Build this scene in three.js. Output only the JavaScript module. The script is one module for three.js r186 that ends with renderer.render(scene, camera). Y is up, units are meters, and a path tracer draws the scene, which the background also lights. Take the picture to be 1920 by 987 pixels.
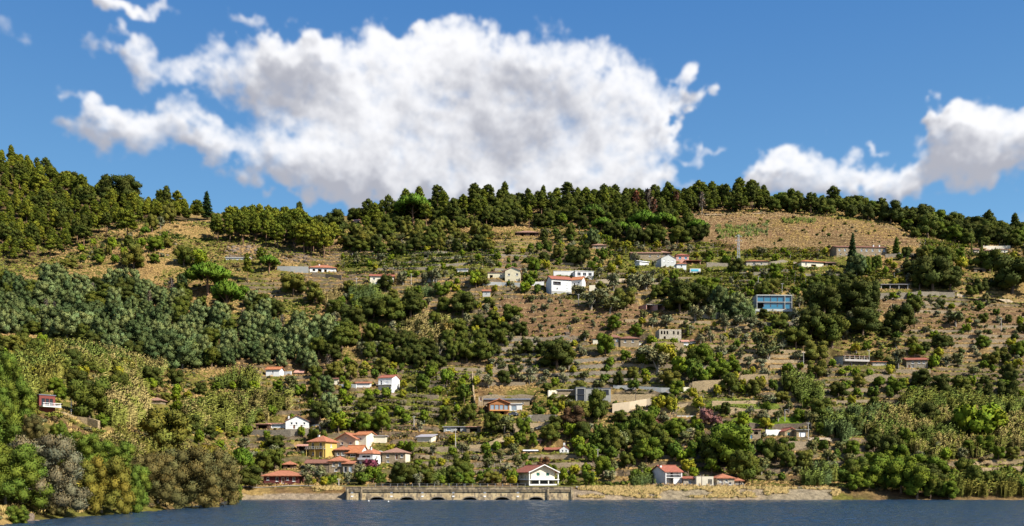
import * as THREE from 'three';
import { mergeGeometries } from 'three/addons/utils/BufferGeometryUtils.js';

// ---------------------------------------------------------------- camera, sun, exposure
const F = 1800, CX = 960, YH = 902, EYE = 6;            // focal length and horizon of the photograph, in its pixels; eye height in metres
const scene = new THREE.Scene();
const renderer = new THREE.WebGLRenderer({ antialias: true });
renderer.toneMapping = THREE.LinearToneMapping;
renderer.toneMappingExposure = 1.8;
renderer.shadowMap.enabled = true;
const camera = new THREE.PerspectiveCamera(2 * Math.atan(YH / F) * 180 / Math.PI, 1920 / (2 * YH), 0.5, 6000);
camera.setViewOffset(1920, 2 * YH, 0, 0, 1920, 987);    // a level camera with a rising lens
camera.position.set(0, EYE, 0);
camera.lookAt(0, EYE, -100);
camera.updateProjectionMatrix();
const SUN = new THREE.Vector3(0.64, 0.66, 0.42).normalize();
const sun = new THREE.DirectionalLight(new THREE.Color(1.0, 0.94, 0.84), 5);
sun.name = 'sun';
sun.position.copy(SUN).multiplyScalar(900).add(new THREE.Vector3(0, 60, -420));
sun.target.position.set(0, 60, -420);
sun.castShadow = true;
sun.shadow.mapSize.set(4096, 4096);
Object.assign(sun.shadow.camera, { left: -520, right: 520, top: 420, bottom: -420, near: 100, far: 2000 });
scene.add(sun, sun.target);

// ---------------------------------------------------------------- random numbers and noise
function rngOf(seed) { let a = (seed * 2654435761) >>> 0; return () => { a = (a + 0x6d2b79f5) | 0; let t = Math.imul(a ^ (a >>> 15), 1 | a); t = (t + Math.imul(t ^ (t >>> 7), 61 | t)) ^ t; return ((t ^ (t >>> 14)) >>> 0) / 4294967296; }; }
const clamp = (x, a = 0, b = 1) => (x < a ? a : x > b ? b : x), lerp = (a, b, t) => a + (b - a) * t;
const sstep = (a, b, x) => { const t = clamp((x - a) / (b - a)); return t * t * (3 - 2 * t); };
const NT = 512, noiseTab = (() => { const r = rngOf(77), t = new Float32Array(NT * NT); for (let i = 0; i < t.length; i++) t[i] = r(); return t; })();
function vnoise(x, y) {
  const ix = Math.floor(x), iy = Math.floor(y), fx = x - ix, fy = y - iy;
  const u = fx * fx * fx * (fx * (fx * 6 - 15) + 10), v = fy * fy * fy * (fy * (fy * 6 - 15) + 10);
  const a = ix & 511, b = (ix + 1) & 511, c = (iy & 511) * NT, d = ((iy + 1) & 511) * NT;
  const p = noiseTab[a + c], q = noiseTab[b + c], r = noiseTab[a + d], s = noiseTab[b + d];
  return p + (q - p) * u + (r - p) * v + (p - q - r + s) * u * v;
}
function fbm(x, y, o = 4, gain = 0.5) { let s = 0, a = 1, n = 0; for (let i = 0; i < o; i++) { s += a * vnoise(x, y); n += a; a *= gain; const t = x * 1.62 - y * 1.2 + 17.3; y = x * 1.2 + y * 1.62 + 5.1; x = t; } return s / n; }

// ---------------------------------------------------------------- the sky: blue air and cumulus, one equirectangular picture
(function makeSky() {
  const W = 4096, H = 2048, data = new Float32Array(W * H * 4);
  const toUV = (px, py) => { const a = Math.atan((px - CX) / F), el = Math.atan((YH - py) / F * Math.cos(a)); return [a, el]; };
  const E = [];
  const puff = (px, py, rx, ry, w = 1) => { const [a, el] = toUV(px, py); const k = Math.cos(a); E.push([a, el, rx / F * k * k * .9, ry / F * k * .9, w]); };
  // cumulus bank in the middle of the view
  for (const c of [[560, 125, 130, 46], [720, 116, 150, 52], [880, 118, 130, 52], [700, 178, 250, 70], [930, 190, 240, 110], [1080, 190, 150, 82], [1170, 232, 90, 66], [1080, 165, 70, 42],
    [640, 300, 210, 62], [860, 300, 230, 80], [1060, 300, 190, 80], [1180, 340, 92, 44], [760, 360, 200, 40], [980, 365, 240, 40], [560, 325, 110, 40],
    [330, 140, 120, 32, .62], [430, 112, 70, 32, .5], [255, 100, 60, 30, .4], [208, 84, 34, 24, .55], [480, 38, 56, 18, .55], [530, 150, 80, 46, .62],
    [290, 250, 160, 42, .72], [150, 205, 52, 24, .5], [400, 262, 66, 32, .62], [190, 228, 80, 28, .45], [330, 215, 90, 26, .5],
    [1288, 166, 34, 28, .8], [1262, 200, 32, 26, .7], [1240, 232, 36, 26, .7], [1332, 288, 44, 12, .55], [1300, 345, 50, 20, .45],
    [1485, 318, 78, 44], [1560, 345, 120, 36, .95], [1680, 340, 92, 32, .85], [1452, 350, 70, 30, .9], [1790, 285, 92, 56], [1762, 222, 36, 30], [1850, 262, 90, 58], [1925, 262, 90, 62], [1640, 276, 34, 10, .5],
    [205, 3, 112, 18, .9], [40, 60, 40, 20, .35]]) puff(...c);
  // more of the same weather round the rest of the sky
  const r = rngOf(5);
  for (let k = 0; k < 70; k++) {
    const a = -Math.PI + (k + r()) / 70 * 2 * Math.PI, el = 0.10 + 0.55 * r() * r(), s = 0.05 + 0.09 * r();
    if (Math.abs(a) < 0.66 && el < 0.6) continue;
    for (let j = 0; j < 6; j++) E.push([a + (r() - .5) * s * 3.2, el + (r() - .5) * s * 0.9, s * (0.6 + r()), s * (0.3 + .4 * r()), 0.75 + .3 * r()]);
  }
  const cell = 64, bins = Array.from({ length: (W / cell) * (H / cell) }, () => []), da = 2 * Math.PI / W;
  const aOf = (col) => { let a = ((col + .5) / W - .5) * 2 * Math.PI + Math.PI / 2; return a > Math.PI ? a - 2 * Math.PI : a; };
  const colOf = (a) => Math.floor(((a - Math.PI / 2) / (2 * Math.PI) + .5) * W), rowOf = (el) => Math.floor((el / Math.PI + .5) * H);
  for (const e of E) {
    const c0 = Math.floor(colOf(e[0] - e[2] * 1.7) / cell), c1 = Math.floor(colOf(e[0] + e[2] * 1.7) / cell), r0 = Math.floor(rowOf(e[1] - e[3] * 1.7) / cell), r1 = Math.floor(rowOf(e[1] + e[3] * 1.7) / cell);
    for (let y = r0; y <= r1; y++) for (let x = c0; x <= c1; x++) if (y >= 0 && y < H / cell) bins[y * (W / cell) + ((x + 2 * W / cell) % (W / cell))].push(e);
  }
  const den = new Float32Array(W * H);
  for (let row = H / 2; row < H; row++) {
    const el = ((row + .5) / H - .5) * Math.PI;
    for (let col = 0; col < W; col++) {
      const list = bins[Math.floor(row / cell) * (W / cell) + Math.floor(col / cell)];
      if (!list.length) continue;
      const a = aOf(col), u = a * 14, v = el * 14;
      const wx = (fbm(u * 3.1 + 9, v * 3.4, 4) - .5) * 0.062, wy = (fbm(u * 3.1 + 40, v * 3.4 + 11, 4) - .5) * 0.044;
      let best = 0;
      for (const e of list) { let dx = a + wx - e[0]; if (dx > Math.PI) dx -= 2 * Math.PI; if (dx < -Math.PI) dx += 2 * Math.PI; dx /= e[2]; const dy = (el + wy - e[1]) / e[3], q = dx * dx + dy * dy; if (q < 1.9) { const m = Math.min(1, e[4] * (1 - q / 1.9) * 1.25); best = best + m - best * m; } }
      if (best < 0.02) continue;
      const n = fbm(u * 2.6 + 3, v * 3.2 + 8, 6, 0.58), bil = 1 - Math.abs(2 * fbm(u * 4.2, v * 5 + 50, 5, 0.56) - 1) * 2.2;
      den[row * W + col] = clamp((best - .30) * 1.55 + (n - .5) * 1.25 * (1.1 - best * .35) + (bil - .5) * .2, 0, 1.6);
    }
  }
  for (let row = 0; row < H; row++) {
    const el = ((row + .5) / H - .5) * Math.PI, e = Math.max(el, 0), k = Math.min(.42, Math.exp(-e * 4.5));
    const air = [lerp(0.016, 0.500, k), lerp(0.124, 0.98, k), lerp(0.440, 1.26, k)];
    for (let col = 0; col < W; col++) {
      const i = row * W + col, d = den[i];
      let c0 = air[0], c1 = air[1], c2 = air[2];
      if (d > 0.01) {
        let sum = 0;
        for (let q = 1; q <= 7; q++) { const rr = Math.min(H - 1, row + Math.round(q * q * .5 + q * 1.6)), cc = (col + Math.round(q * 2.6)) % W; sum += den[rr * W + cc]; }
        const D = (dx, dy) => den[Math.min(H - 1, Math.max(0, row + dy)) * W + (col + dx + W) % W];
        const g1 = (D(3, 0) - D(-3, 0)) * .5 + (D(0, 3) - D(0, -3)) * .85, g2 = (D(13, 0) - D(-13, 0)) * .5 + (D(0, 13) - D(0, -13)) * .85;
        const aa = aOf(col), low = fbm(aa * 9 + 70, el * 15 + 8, 3, .45);
        const l = clamp(0.77 + (low - .5) * 1.05 - g1 * .26 - g2 * .42 - sum * .034 + .10 * Math.exp(-d * 2), 0, 1), w = l * l * (3 - 2 * l);
        const alpha = sstep(-0.06, 1.2, d) * 0.98;
        c0 = lerp(c0, lerp(0.44, 0.98, w), alpha); c1 = lerp(c1, lerp(0.45, 0.98, w), alpha); c2 = lerp(c2, lerp(0.51, 1.0, w), alpha);
      }
      data[i * 4] = c0; data[i * 4 + 1] = c1; data[i * 4 + 2] = c2; data[i * 4 + 3] = 1;
    }
  }
  const t = new THREE.DataTexture(data, W, H, THREE.RGBAFormat, THREE.FloatType);
  t.mapping = THREE.EquirectangularReflectionMapping; t.magFilter = THREE.LinearFilter; t.minFilter = THREE.LinearFilter; t.needsUpdate = true;
  scene.background = t; scene.environment = t;
  scene.environmentIntensity = scene.backgroundIntensity = 0.58;
})();

// ---------------------------------------------------------------- terrain heights
// For some directions (photo column), distances in metres and the photo row at which the ground lies there.
const COLS = [
  [-700, [[90, 990], [115, 930], [150, 800], [200, 700], [300, 600], [420, 540], [560, 440], [700, 330], [820, 250], [1000, 240]]],
  [-250, [[100, 1000], [118, 965], [145, 850], [190, 740], [280, 655], [400, 605], [460, 565], [570, 455], [700, 340], [820, 262], [1000, 250]]],
  [0, [[126, 992], [134, 972], [150, 925], [172, 850], [210, 778], [262, 715], [330, 668], [400, 634], [440, 612], [500, 545], [560, 492], [640, 412], [720, 350], [800, 303], [1000, 292]]],
  [100, [[148, 978], [158, 955], [185, 872], [222, 800], [270, 748], [330, 690], [400, 646], [440, 618], [500, 545], [560, 490], [640, 425], [700, 378], [780, 334], [1000, 322]]],
  [200, [[165, 970], [175, 950], [205, 876], [245, 815], [300, 752], [350, 706], [400, 668], [440, 636], [490, 560], [540, 500], [600, 450], [680, 398], [740, 371], [1000, 358]]],
  [300, [[190, 962], [200, 946], [232, 890], [285, 830], [330, 785], [370, 738], [410, 695], [440, 655], [490, 565], [530, 508], [580, 452], [640, 416], [700, 397], [1000, 380]]],
  [380, [[228, 954], [238, 940], [270, 900], [310, 858], [340, 820], [375, 768], [410, 710], [440, 655], [490, 570], [530, 510], [570, 462], [620, 425], [680, 406], [1000, 390]]],
  [450, [[298, 942], [307, 913], [318, 911], [345, 868], [370, 812], [400, 735], [430, 670], [460, 610], [500, 545], [535, 497], [570, 460], [600, 435], [650, 415], [1000, 398]]],
  [560, [[299, 942], [307, 914], [318, 911], [345, 866], [370, 812], [400, 742], [430, 680], [460, 620], [495, 555], [530, 500], [565, 466], [600, 440], [640, 424], [1000, 405]]],
  [660, [[299, 942], [307, 914], [318, 911], [345, 868], [370, 815], [400, 745], [430, 682], [460, 620], [492, 560], [525, 505], [560, 470], [600, 440], [640, 420], [1000, 402]]],
  [800, [[299, 942], [307, 914], [318, 911], [345, 870], [370, 820], [400, 750], [430, 685], [460, 622], [490, 560], [522, 505], [555, 466], [595, 430], [635, 405], [1000, 385]]],
  [950, [[299, 942], [307, 914], [318, 911], [345, 868], [370, 818], [400, 748], [430, 683], [460, 620], [490, 560], [522, 505], [555, 462], [595, 425], [640, 395], [1000, 378]]],
  [1100, [[299, 942], [307, 914], [318, 911], [345, 866], [370, 815], [400, 745], [430, 680], [460, 618], [490, 560], [522, 505], [555, 464], [595, 425], [645, 393], [1000, 374]]],
  [1250, [[299, 942], [307, 914], [318, 911], [345, 862], [370, 812], [400, 742], [430, 678], [460, 616], [490, 560], [522, 505], [555, 468], [595, 428], [645, 393], [1000, 373]]],
  [1400, [[299, 942], [307, 915], [318, 912], [345, 858], [370, 806], [400, 738], [430, 674], [460, 614], [490, 560], [522, 508], [555, 468], [595, 425], [640, 393], [1000, 376]]],
  [1550, [[299, 943], [307, 917], [318, 914], [345, 862], [370, 808], [400, 740], [430, 676], [460, 616], [490, 562], [522, 510], [555, 470], [590, 430], [630, 397], [1000, 381]]],
  [1700, [[299, 944], [307, 922], [318, 912], [345, 868], [370, 815], [400, 748], [430, 684], [460, 622], [490, 568], [522, 515], [555, 472], [590, 440], [620, 418], [1000, 402]]],
  [1820, [[299, 945], [307, 922], [318, 910], [345, 866], [370, 814], [400, 750], [430, 688], [460, 628], [490, 574], [522, 520], [555, 478], [590, 448], [615, 436], [1000, 418]]],
  [1920, [[299, 946], [307, 922], [318, 908], [345, 862], [370, 812], [400, 752], [430, 690], [460, 632], [490, 580], [522, 526], [555, 484], [585, 457], [612, 446], [1000, 430]]],
  [2300, [[299, 947], [307, 922], [318, 908], [345, 862], [370, 815], [400, 760], [430, 700], [460, 645], [490, 598], [522, 548], [555, 510], [585, 490], [612, 482], [1000, 465]]],
  [2900, [[299, 950], [307, 922], [318, 908], [345, 866], [370, 820], [400, 770], [430, 715], [460, 665], [490, 622], [522, 580], [555, 550], [585, 535], [612, 530], [1000, 510]]],
];
const yOf = (py, D) => EYE + (YH - py) * D / F;
const GT0 = -0.95, GDT = 0.004, GNT = 501, GD0 = 80, GDD = 2, GND = 481;
const baseGrid = (() => {
  const prof = COLS.map(([px, pts]) => {
    const n = pts.length, x = pts.map((p) => p[0]), y = pts.map((p) => yOf(p[1], p[0])), m = [];
    const d = x.slice(1).map((v, i) => (y[i + 1] - y[i]) / (v - x[i]));
    for (let i = 0; i < n; i++) m.push(i === 0 ? d[0] : i === n - 1 ? d[n - 2] : d[i - 1] * d[i] <= 0 ? 0 : 2 * d[i - 1] * d[i] / (d[i - 1] + d[i]));
    return { t: (px - CX) / F, f: (D) => {
      if (D <= x[0]) return Math.max(-4, y[0] - (x[0] - D) * 0.35);
      if (D >= x[n - 1]) return y[n - 1];
      let i = 0; while (D > x[i + 1]) i++;
      const h = x[i + 1] - x[i], s = (D - x[i]) / h, s2 = s * s, s3 = s2 * s;
      return (2 * s3 - 3 * s2 + 1) * y[i] + (s3 - 2 * s2 + s) * h * m[i] + (-2 * s3 + 3 * s2) * y[i + 1] + (s3 - s2) * h * m[i + 1];
    } };
  });
  const g = new Float32Array(GNT * GND);
  for (let j = 0; j < GND; j++) {
    const D = GD0 + j * GDD, ys = prof.map((p) => p.f(D));
    for (let i = 0; i < GNT; i++) {
      const t = GT0 + i * GDT; let k = 0; while (k < prof.length - 2 && t > prof[k + 1].t) k++;
      const s = clamp((t - prof[k].t) / (prof[k + 1].t - prof[k].t)), y1 = ys[k], y2 = ys[k + 1], y0 = ys[Math.max(0, k - 1)], y3 = ys[Math.min(prof.length - 1, k + 2)];
      const m1 = (y2 - y0) / 2 * .6, m2 = (y3 - y1) / 2 * .6, s2 = s * s, s3 = s2 * s;
      g[j * GNT + i] = (2 * s3 - 3 * s2 + 1) * y1 + (s3 - 2 * s2 + s) * m1 + (-2 * s3 + 3 * s2) * y2 + (s3 - s2) * m2;
    }
  }
  return g;
})();
function baseY(t, D) {
  const fx = clamp((t - GT0) / GDT, 0, GNT - 1.001), fy = clamp((D - GD0) / GDD, 0, GND - 1.001), i = Math.floor(fx), j = Math.floor(fy), u = fx - i, v = fy - j, o = j * GNT + i;
  return lerp(lerp(baseGrid[o], baseGrid[o + 1], u), lerp(baseGrid[o + GNT], baseGrid[o + GNT + 1], u), v);
}
const pads = [];                                       // level ground cut for houses: { x, z, y, r, e }
const pxOf = (x, D) => CX + F * x / D;
const STEP = 2.9;
function terrace(x, D, y, px) { const wild = Math.max(sstep(470, 420, px), sstep(.60, .74, fbm(x * .013 + 60, D * .013 + 9, 2)), sstep(560, 590, D)), q = (y + (vnoise(x * .02, D * .02) - .5) * 5) / STEP; return [q, q - Math.floor(q), (1 - wild) * .95]; }
const rough0 = (x, D) => (fbm(x * .018 + 3, D * .018, 3) - .5) * 7 * sstep(335, 400, D) * (1 - sstep(600, 640, D) * .5) + (fbm(x * .11, D * .11 + 7, 3) - .5) * 1.5 * sstep(318, 335, D);
function groundY(x, D) {
  const t = x / D; let y = baseY(t, D);
  if (D > 316) {
    const far = sstep(318, 335, D), px = pxOf(x, D);
    y += rough0(x, D);
    const [q, fr, w] = terrace(x, D, y, px);
    y = lerp(y, y + (Math.floor(q) + (fr < .72 ? fr * .2 : .144 + (fr - .72) / .28 * .856) - q) * STEP, far * w);
    y += (fbm(x * .5, D * .5, 2) - .5) * .35 * far;
  } else if (t < -0.27) y += (fbm(x * .09, D * .09 + 7, 3) - .5) * 2.2 * sstep(0.2, 2.5, y);
  else y += (fbm(x * .35, D * .35, 3) - .5) * .22 * sstep(-0.2, 1, y) * (1 - sstep(306, 308, D));
  const px = pxOf(x, D);
  if (px > 668 && px < 1062 && D < 309.5) y = Math.min(y, lerp(-1.6, y, sstep(307.6, 309.4, D)));   // the hollow behind the arches
  for (const p of pads) {
    const dx = x - p.x, dz = -D - p.z; if (Math.abs(dx) > p.r + p.e || Math.abs(dz) > p.r + p.e) continue;
    const c = Math.cos(p.a), s = Math.sin(p.a), lx = Math.abs(c * dx - s * dz) - p.w, lz = Math.abs(s * dx + c * dz) - p.d, o = Math.max(lx, lz, 0);
    if (o < p.e) y = lerp(p.y, y, sstep(0, p.e, o));
  }
  return y;
}
const terraceQ = (x, D) => terrace(x, D, baseY(x / D, D) + rough0(x, D), pxOf(x, D));
function walkContour(p0, len, frT, dir = 1, step = 2.2) {
  const [q0] = terraceQ(p0.x, -p0.z), goal = Math.floor(q0) + frT, out = []; let D = -p0.z;
  for (let k = 0; k <= len / step; k++) {
    const x = p0.x + dir * k * step; let a = D - 5, b = D + 5; if (terraceQ(x, a)[0] > goal || terraceQ(x, b)[0] < goal) { if (k) break; a = D - 14; b = D + 14; }
    for (let i = 0; i < 12; i++) { const m = (a + b) / 2; if (terraceQ(x, m)[0] < goal) a = m; else b = m; }
    D = (a + b) / 2; if (terraceQ(x, D)[2] < .3) { if (out.length > 3) break; continue; } out.push(new THREE.Vector3(x, groundY(x, D), -D));
  }
  return out;
}
// where the line of sight through a pixel of the photograph meets the ground
function at(px, py) {
  const t = (px - CX) / F; let D = 100, best = -1e9, bestD = 600;
  const over = (d) => EYE + (YH - py) * d / F - groundY(t * d, d);
  for (; D < 860; D += 1.5) {
    if (over(D) <= 0) { let a = D - 1.5, b = D; for (let i = 0; i < 12; i++) { const m = (a + b) / 2; if (over(m) <= 0) b = m; else a = m; } D = b; return new THREE.Vector3(t * D, groundY(t * D, D), -D); }
    const e = (groundY(t * D, D) - EYE) / D; if (e > best) { best = e; bestD = D; }
  }
  return new THREE.Vector3(t * bestD, groundY(t * bestD, bestD), -bestD);
}
const scaleAt = (p) => F / -p.z;                        // photo pixels per metre there
const project = (x, y, z) => [CX + F * x / -z, YH - F * (y - EYE) / -z];

// ---------------------------------------------------------------- naming
const taken = new Map();
function numbered(name) { const n = taken.get(name) ?? 0; taken.set(name, n + 1); return n ? name + '_' + String(n).padStart(3, '0') : name; }
function tag(o, name, label, category, group, kind) {
  o.name = numbered(name);
  if (label) o.userData.label = label;
  if (category) o.userData.category = category;
  if (group) o.userData.group = group;
  if (kind) o.userData.kind = kind;
  scene.add(o);
  return o;
}
function part(parent, name, geo, m) { const o = new THREE.Mesh(geo, m); o.name = name; parent.add(o); return o; }

// ---------------------------------------------------------------- textures and materials
function dataTex(n, f, srgb = false, rep = true) {
  const d = new Uint8Array(n * n * 4);
  for (let y = 0; y < n; y++) for (let x = 0; x < n; x++) { const c = f(x / n, y / n), i = (y * n + x) * 4; for (let k = 0; k < 3; k++) d[i + k] = clamp(Array.isArray(c) ? c[k] : c) * 255; d[i + 3] = 255; }
  const t = new THREE.DataTexture(d, n, n); t.magFilter = THREE.LinearFilter; t.minFilter = THREE.LinearMipmapLinearFilter; t.generateMipmaps = true;
  if (srgb) t.colorSpace = THREE.SRGBColorSpace;
  if (rep) t.wrapS = t.wrapT = THREE.RepeatWrapping;
  t.needsUpdate = true; return t;
}
// noise that closes on itself, period n cells
function tnoise(u, v, n, seed) { const x = u * n, y = v * n, ix = Math.floor(x), iy = Math.floor(y), fx = x - ix, fy = y - iy, a = fx * fx * (3 - 2 * fx), b = fy * fy * (3 - 2 * fy), h = (i, j) => noiseTab[(((i % n) + n) % n * 7 + seed * 31 & 511) + (((j % n) + n) % n * 13 + seed * 57 & 511) * NT]; return lerp(lerp(h(ix, iy), h(ix + 1, iy), a), lerp(h(ix, iy + 1), h(ix + 1, iy + 1), a), b); }
const tf = (u, v, n, seed, o = 4) => { let s = 0, a = 1, w = 0; for (let i = 0; i < o; i++) { s += a * tnoise(u, v, n << i, seed + i); w += a; a *= .55; } return s / w; };
const T = {
  soil: dataTex(512, (u, v) => { const n = tf(u, v, 8, 1, 6), s = tf(u, v, 64, 9, 2); const k = .62 + (n - .5) * .75 + (s - .5) * .5; return [k, k * .985, k * .96]; }),
  grain: dataTex(256, (u, v) => tf(u, v, 16, 3, 4)),
  stone: dataTex(512, (u, v) => {                          // dry stone: uneven courses of small blocks
    const rows = 16, y = v * rows, r = Math.floor(y), off = noiseTab[r * 5 + 9], n = 9 + (r % 3), x = (u + off) * n, c = Math.floor(x) % n;
    const e = Math.min((y - r), 1 - (y - r), (x - Math.floor(x)) * 1.5, (1 - x + Math.floor(x)) * 1.5), tone = .55 + .45 * noiseTab[(c * 17 + r * 131) & 511], j = sstep(.03, .16, e + (tf(u, v, 32, 4, 2) - .5) * .1);
    const k = lerp(.42, tone, j) * (.75 + .5 * tf(u, v, 16, 5, 4)); return [k, k * (.95 + .04 * noiseTab[c + 40]), k * (.86 + .1 * noiseTab[r + 90])];
  }),
  stoneBump: dataTex(512, (u, v) => { const rows = 16, y = v * rows, r = Math.floor(y), off = noiseTab[r * 5 + 9], n = 9 + (r % 3), x = (u + off) * n; const e = Math.min((y - r), 1 - (y - r), (x - Math.floor(x)) * 1.5, (1 - x + Math.floor(x)) * 1.5); return sstep(.02, .2, e + (tf(u, v, 32, 4, 2) - .5) * .1) * (.7 + .3 * tf(u, v, 16, 5, 3)); }),
  tile: dataTex(256, (u, v) => { const w = 12, x = u * w, c = Math.floor(x), fx = x - c, y = v * 10, r = Math.floor(y), t = .68 + .4 * noiseTab[(c * 13 + r * 57) & 511] * .8 + (tf(u, v, 8, 2, 3) - .5) * .5; return [t, t * (.92 + .1 * noiseTab[c + r * 9]), t * .95]; }),
  tileBump: dataTex(256, (u, v) => { const x = u * 12, y = v * 10; return Math.abs(Math.sin(Math.PI * x)) * .75 + (1 - (y - Math.floor(y))) * .25; }),
  plaster: dataTex(256, (u, v) => { const k = .87 + (tf(u, v, 4, 6, 5) - .5) * .28; return [k, k, k * .985]; }),
  streak: dataTex(512, (u, v) => {                         // old masonry with dark water stains running down
    const runs = sstep(.46, .66, tf(u, v * .12, 32, 11, 3)), n = tf(u, v, 16, 12, 4), top = sstep(.52, .62, tf(u, v * .3, 16, 15, 3)); const k = lerp(1, .34, runs * .85) * (.7 + .6 * n) * lerp(1, .7, top);
    const g = Math.floor(v * 7) , jt = Math.min(v * 7 - g, 1) < .05 ? .8 : 1; return [k * jt, k * jt * lerp(.93, .98, runs), k * jt * lerp(.76, .95, runs)];
  }),
  wood: dataTex(256, (u, v) => { const n = tf(u, v * .1, 16, 21, 4), p = u * 8 - Math.floor(u * 8) < .05 ? .55 : 1; const k = (.7 + .6 * n) * p; return [k, k * .95, k * .9]; }),
};
const col = (r, g, b) => new THREE.Color().setRGB(r, g, b);
function mat(r, g, b, o = {}) { const { rep, ...rest } = o; const m = new THREE.MeshPhysicalMaterial({ roughness: .9, metalness: 0, specularIntensity: .5, ...rest }); m.color.setRGB(r, g, b); return m; }
const rept = (t, x, y = x) => { const c = t.clone(); c.repeat.set(x, y); c.needsUpdate = true; return c; };
const plasterT = rept(T.plaster, .22), stoneT = rept(T.stone, .3), stoneB = rept(T.stoneBump, .3), tileT = rept(T.tile, .36), tileB = rept(T.tileBump, .36), woodT = rept(T.wood, .5);
const wall = (r, g, b) => mat(r, g, b, { map: plasterT, bumpMap: T.grain, bumpScale: .01 });
const stoneM = (r, g, b) => mat(r, g, b, { map: stoneT, bumpMap: stoneB, bumpScale: .06, roughness: .95 });
const roofM = (r, g, b) => mat(r, g, b, { map: tileT, bumpMap: tileB, bumpScale: .07, roughness: .85 });
const M = {
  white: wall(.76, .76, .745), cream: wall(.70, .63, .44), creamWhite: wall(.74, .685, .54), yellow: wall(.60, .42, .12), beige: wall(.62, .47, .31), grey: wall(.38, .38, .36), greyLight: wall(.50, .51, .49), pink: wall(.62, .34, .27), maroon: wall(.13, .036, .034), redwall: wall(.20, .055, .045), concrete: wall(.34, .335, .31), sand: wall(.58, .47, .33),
  stone: stoneM(.42, .34, .235), stoneGrey: stoneM(.35, .31, .25), stoneWarm: stoneM(.54, .42, .26), stonePale: stoneM(.60, .55, .46), stoneDark: stoneM(.23, .19, .145),
  roofOrange: roofM(.44, .18, .10), roofRed: roofM(.37, .132, .085), roofBrown: roofM(.27, .13, .09), roofBright: roofM(.50, .195, .085), roofOld: roofM(.36, .21, .15), roofPink: roofM(.60, .33, .25), roofGrey: roofM(.24, .22, .22), sheet: mat(.35, .33, .35, { roughness: .6, bumpMap: tileB, bumpScale: .05 }),
  glass: new THREE.MeshPhysicalMaterial({ color: col(.018, .022, .03), roughness: .08, specularIntensity: 1 }), blueGlass: new THREE.MeshPhysicalMaterial({ color: col(.02, .165, .275), roughness: .06, clearcoat: 1, clearcoatRoughness: .03 }), paleGlass: new THREE.MeshPhysicalMaterial({ color: col(.22, .28, .33), roughness: .15 }),
  frame: mat(.78, .78, .76, { roughness: .6 }), frameDark: mat(.05, .05, .055, { roughness: .5 }), shutter: mat(.015, .10, .07, { roughness: .6 }), shutterWhite: mat(.75, .76, .78, { roughness: .6 }), doorBlue: mat(.10, .22, .34), doorWood: mat(.16, .08, .045), dark: mat(.02, .02, .02), wood: mat(.34, .15, .06, { map: woodT }), woodPale: mat(.55, .27, .10, { map: woodT }), woodDark: mat(.10, .06, .04, { map: woodT }),
  metal: mat(.40, .41, .42, { metalness: .6, roughness: .5 }), pole: mat(.46, .43, .40), poleWood: mat(.16, .12, .09), rail: mat(.82, .82, .82, { roughness: .5 }), slate: mat(.13, .14, .17, { roughness: .7 }),
  bark: mat(.16, .11, .075, { bumpMap: T.grain, bumpScale: .04 }), barkGrey: mat(.24, .21, .17), barkPine: mat(.20, .115, .07),
  path: mat(.50, .40, .28, { map: rept(T.soil, .2) }), pool: mat(.10, .42, .55, { roughness: .1 }), green: mat(.05, .12, .05), rock: mat(.24, .185, .14, { map: T.soil, roughness: .95 }),
};

// ---------------------------------------------------------------- building kit
const bx = (w, h, d, x = 0, y = 0, z = 0) => new THREE.BoxGeometry(w, h, d).translate(x, y + h / 2, z);
function boxUV(g) { const p = g.attributes.position, n = g.attributes.normal, uv = g.attributes.uv; for (let i = 0; i < p.count; i++) { const ax = Math.abs(n.getX(i)), ay = Math.abs(n.getY(i)); if (ay > .7) uv.setXY(i, p.getX(i), p.getZ(i)); else if (ax > .7) uv.setXY(i, p.getZ(i), p.getY(i)); else uv.setXY(i, p.getX(i), p.getY(i)); } return g; }
const box = (...a) => boxUV(bx(...a));
// a plate of even thickness under a polygon; the texture runs in metres along its first edge
function slab(pts, th) {
  const P = pts.map((p) => new THREE.Vector3(...p)), Q = P.map((p) => p.clone().setY(p.y - th)), pos = [], uv = [];
  const e = P[1].clone().sub(P[0]).normalize(), nrm = e.clone().cross(P[P.length - 1].clone().sub(P[0])).normalize(), f = nrm.clone().cross(e);
  const put = (v) => { pos.push(v.x, v.y, v.z); const d = v.clone().sub(P[0]); uv.push(d.dot(e), d.dot(f)); };
  for (let i = 1; i < P.length - 1; i++) { [P[0], P[i], P[i + 1]].forEach(put); [Q[0], Q[i + 1], Q[i]].forEach(put); }
  for (let i = 0; i < P.length; i++) { const j = (i + 1) % P.length; [P[i], Q[i], Q[j], P[i], Q[j], P[j]].forEach(put); }
  const g = new THREE.BufferGeometry(); g.setAttribute('position', new THREE.Float32BufferAttribute(pos, 3)); g.setAttribute('uv', new THREE.Float32BufferAttribute(uv, 2)); g.computeVertexNormals(); return g;
}
const extr = (shape, d) => new THREE.ExtrudeGeometry(shape, { depth: d, bevelEnabled: false, curveSegments: 8 });
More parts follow.
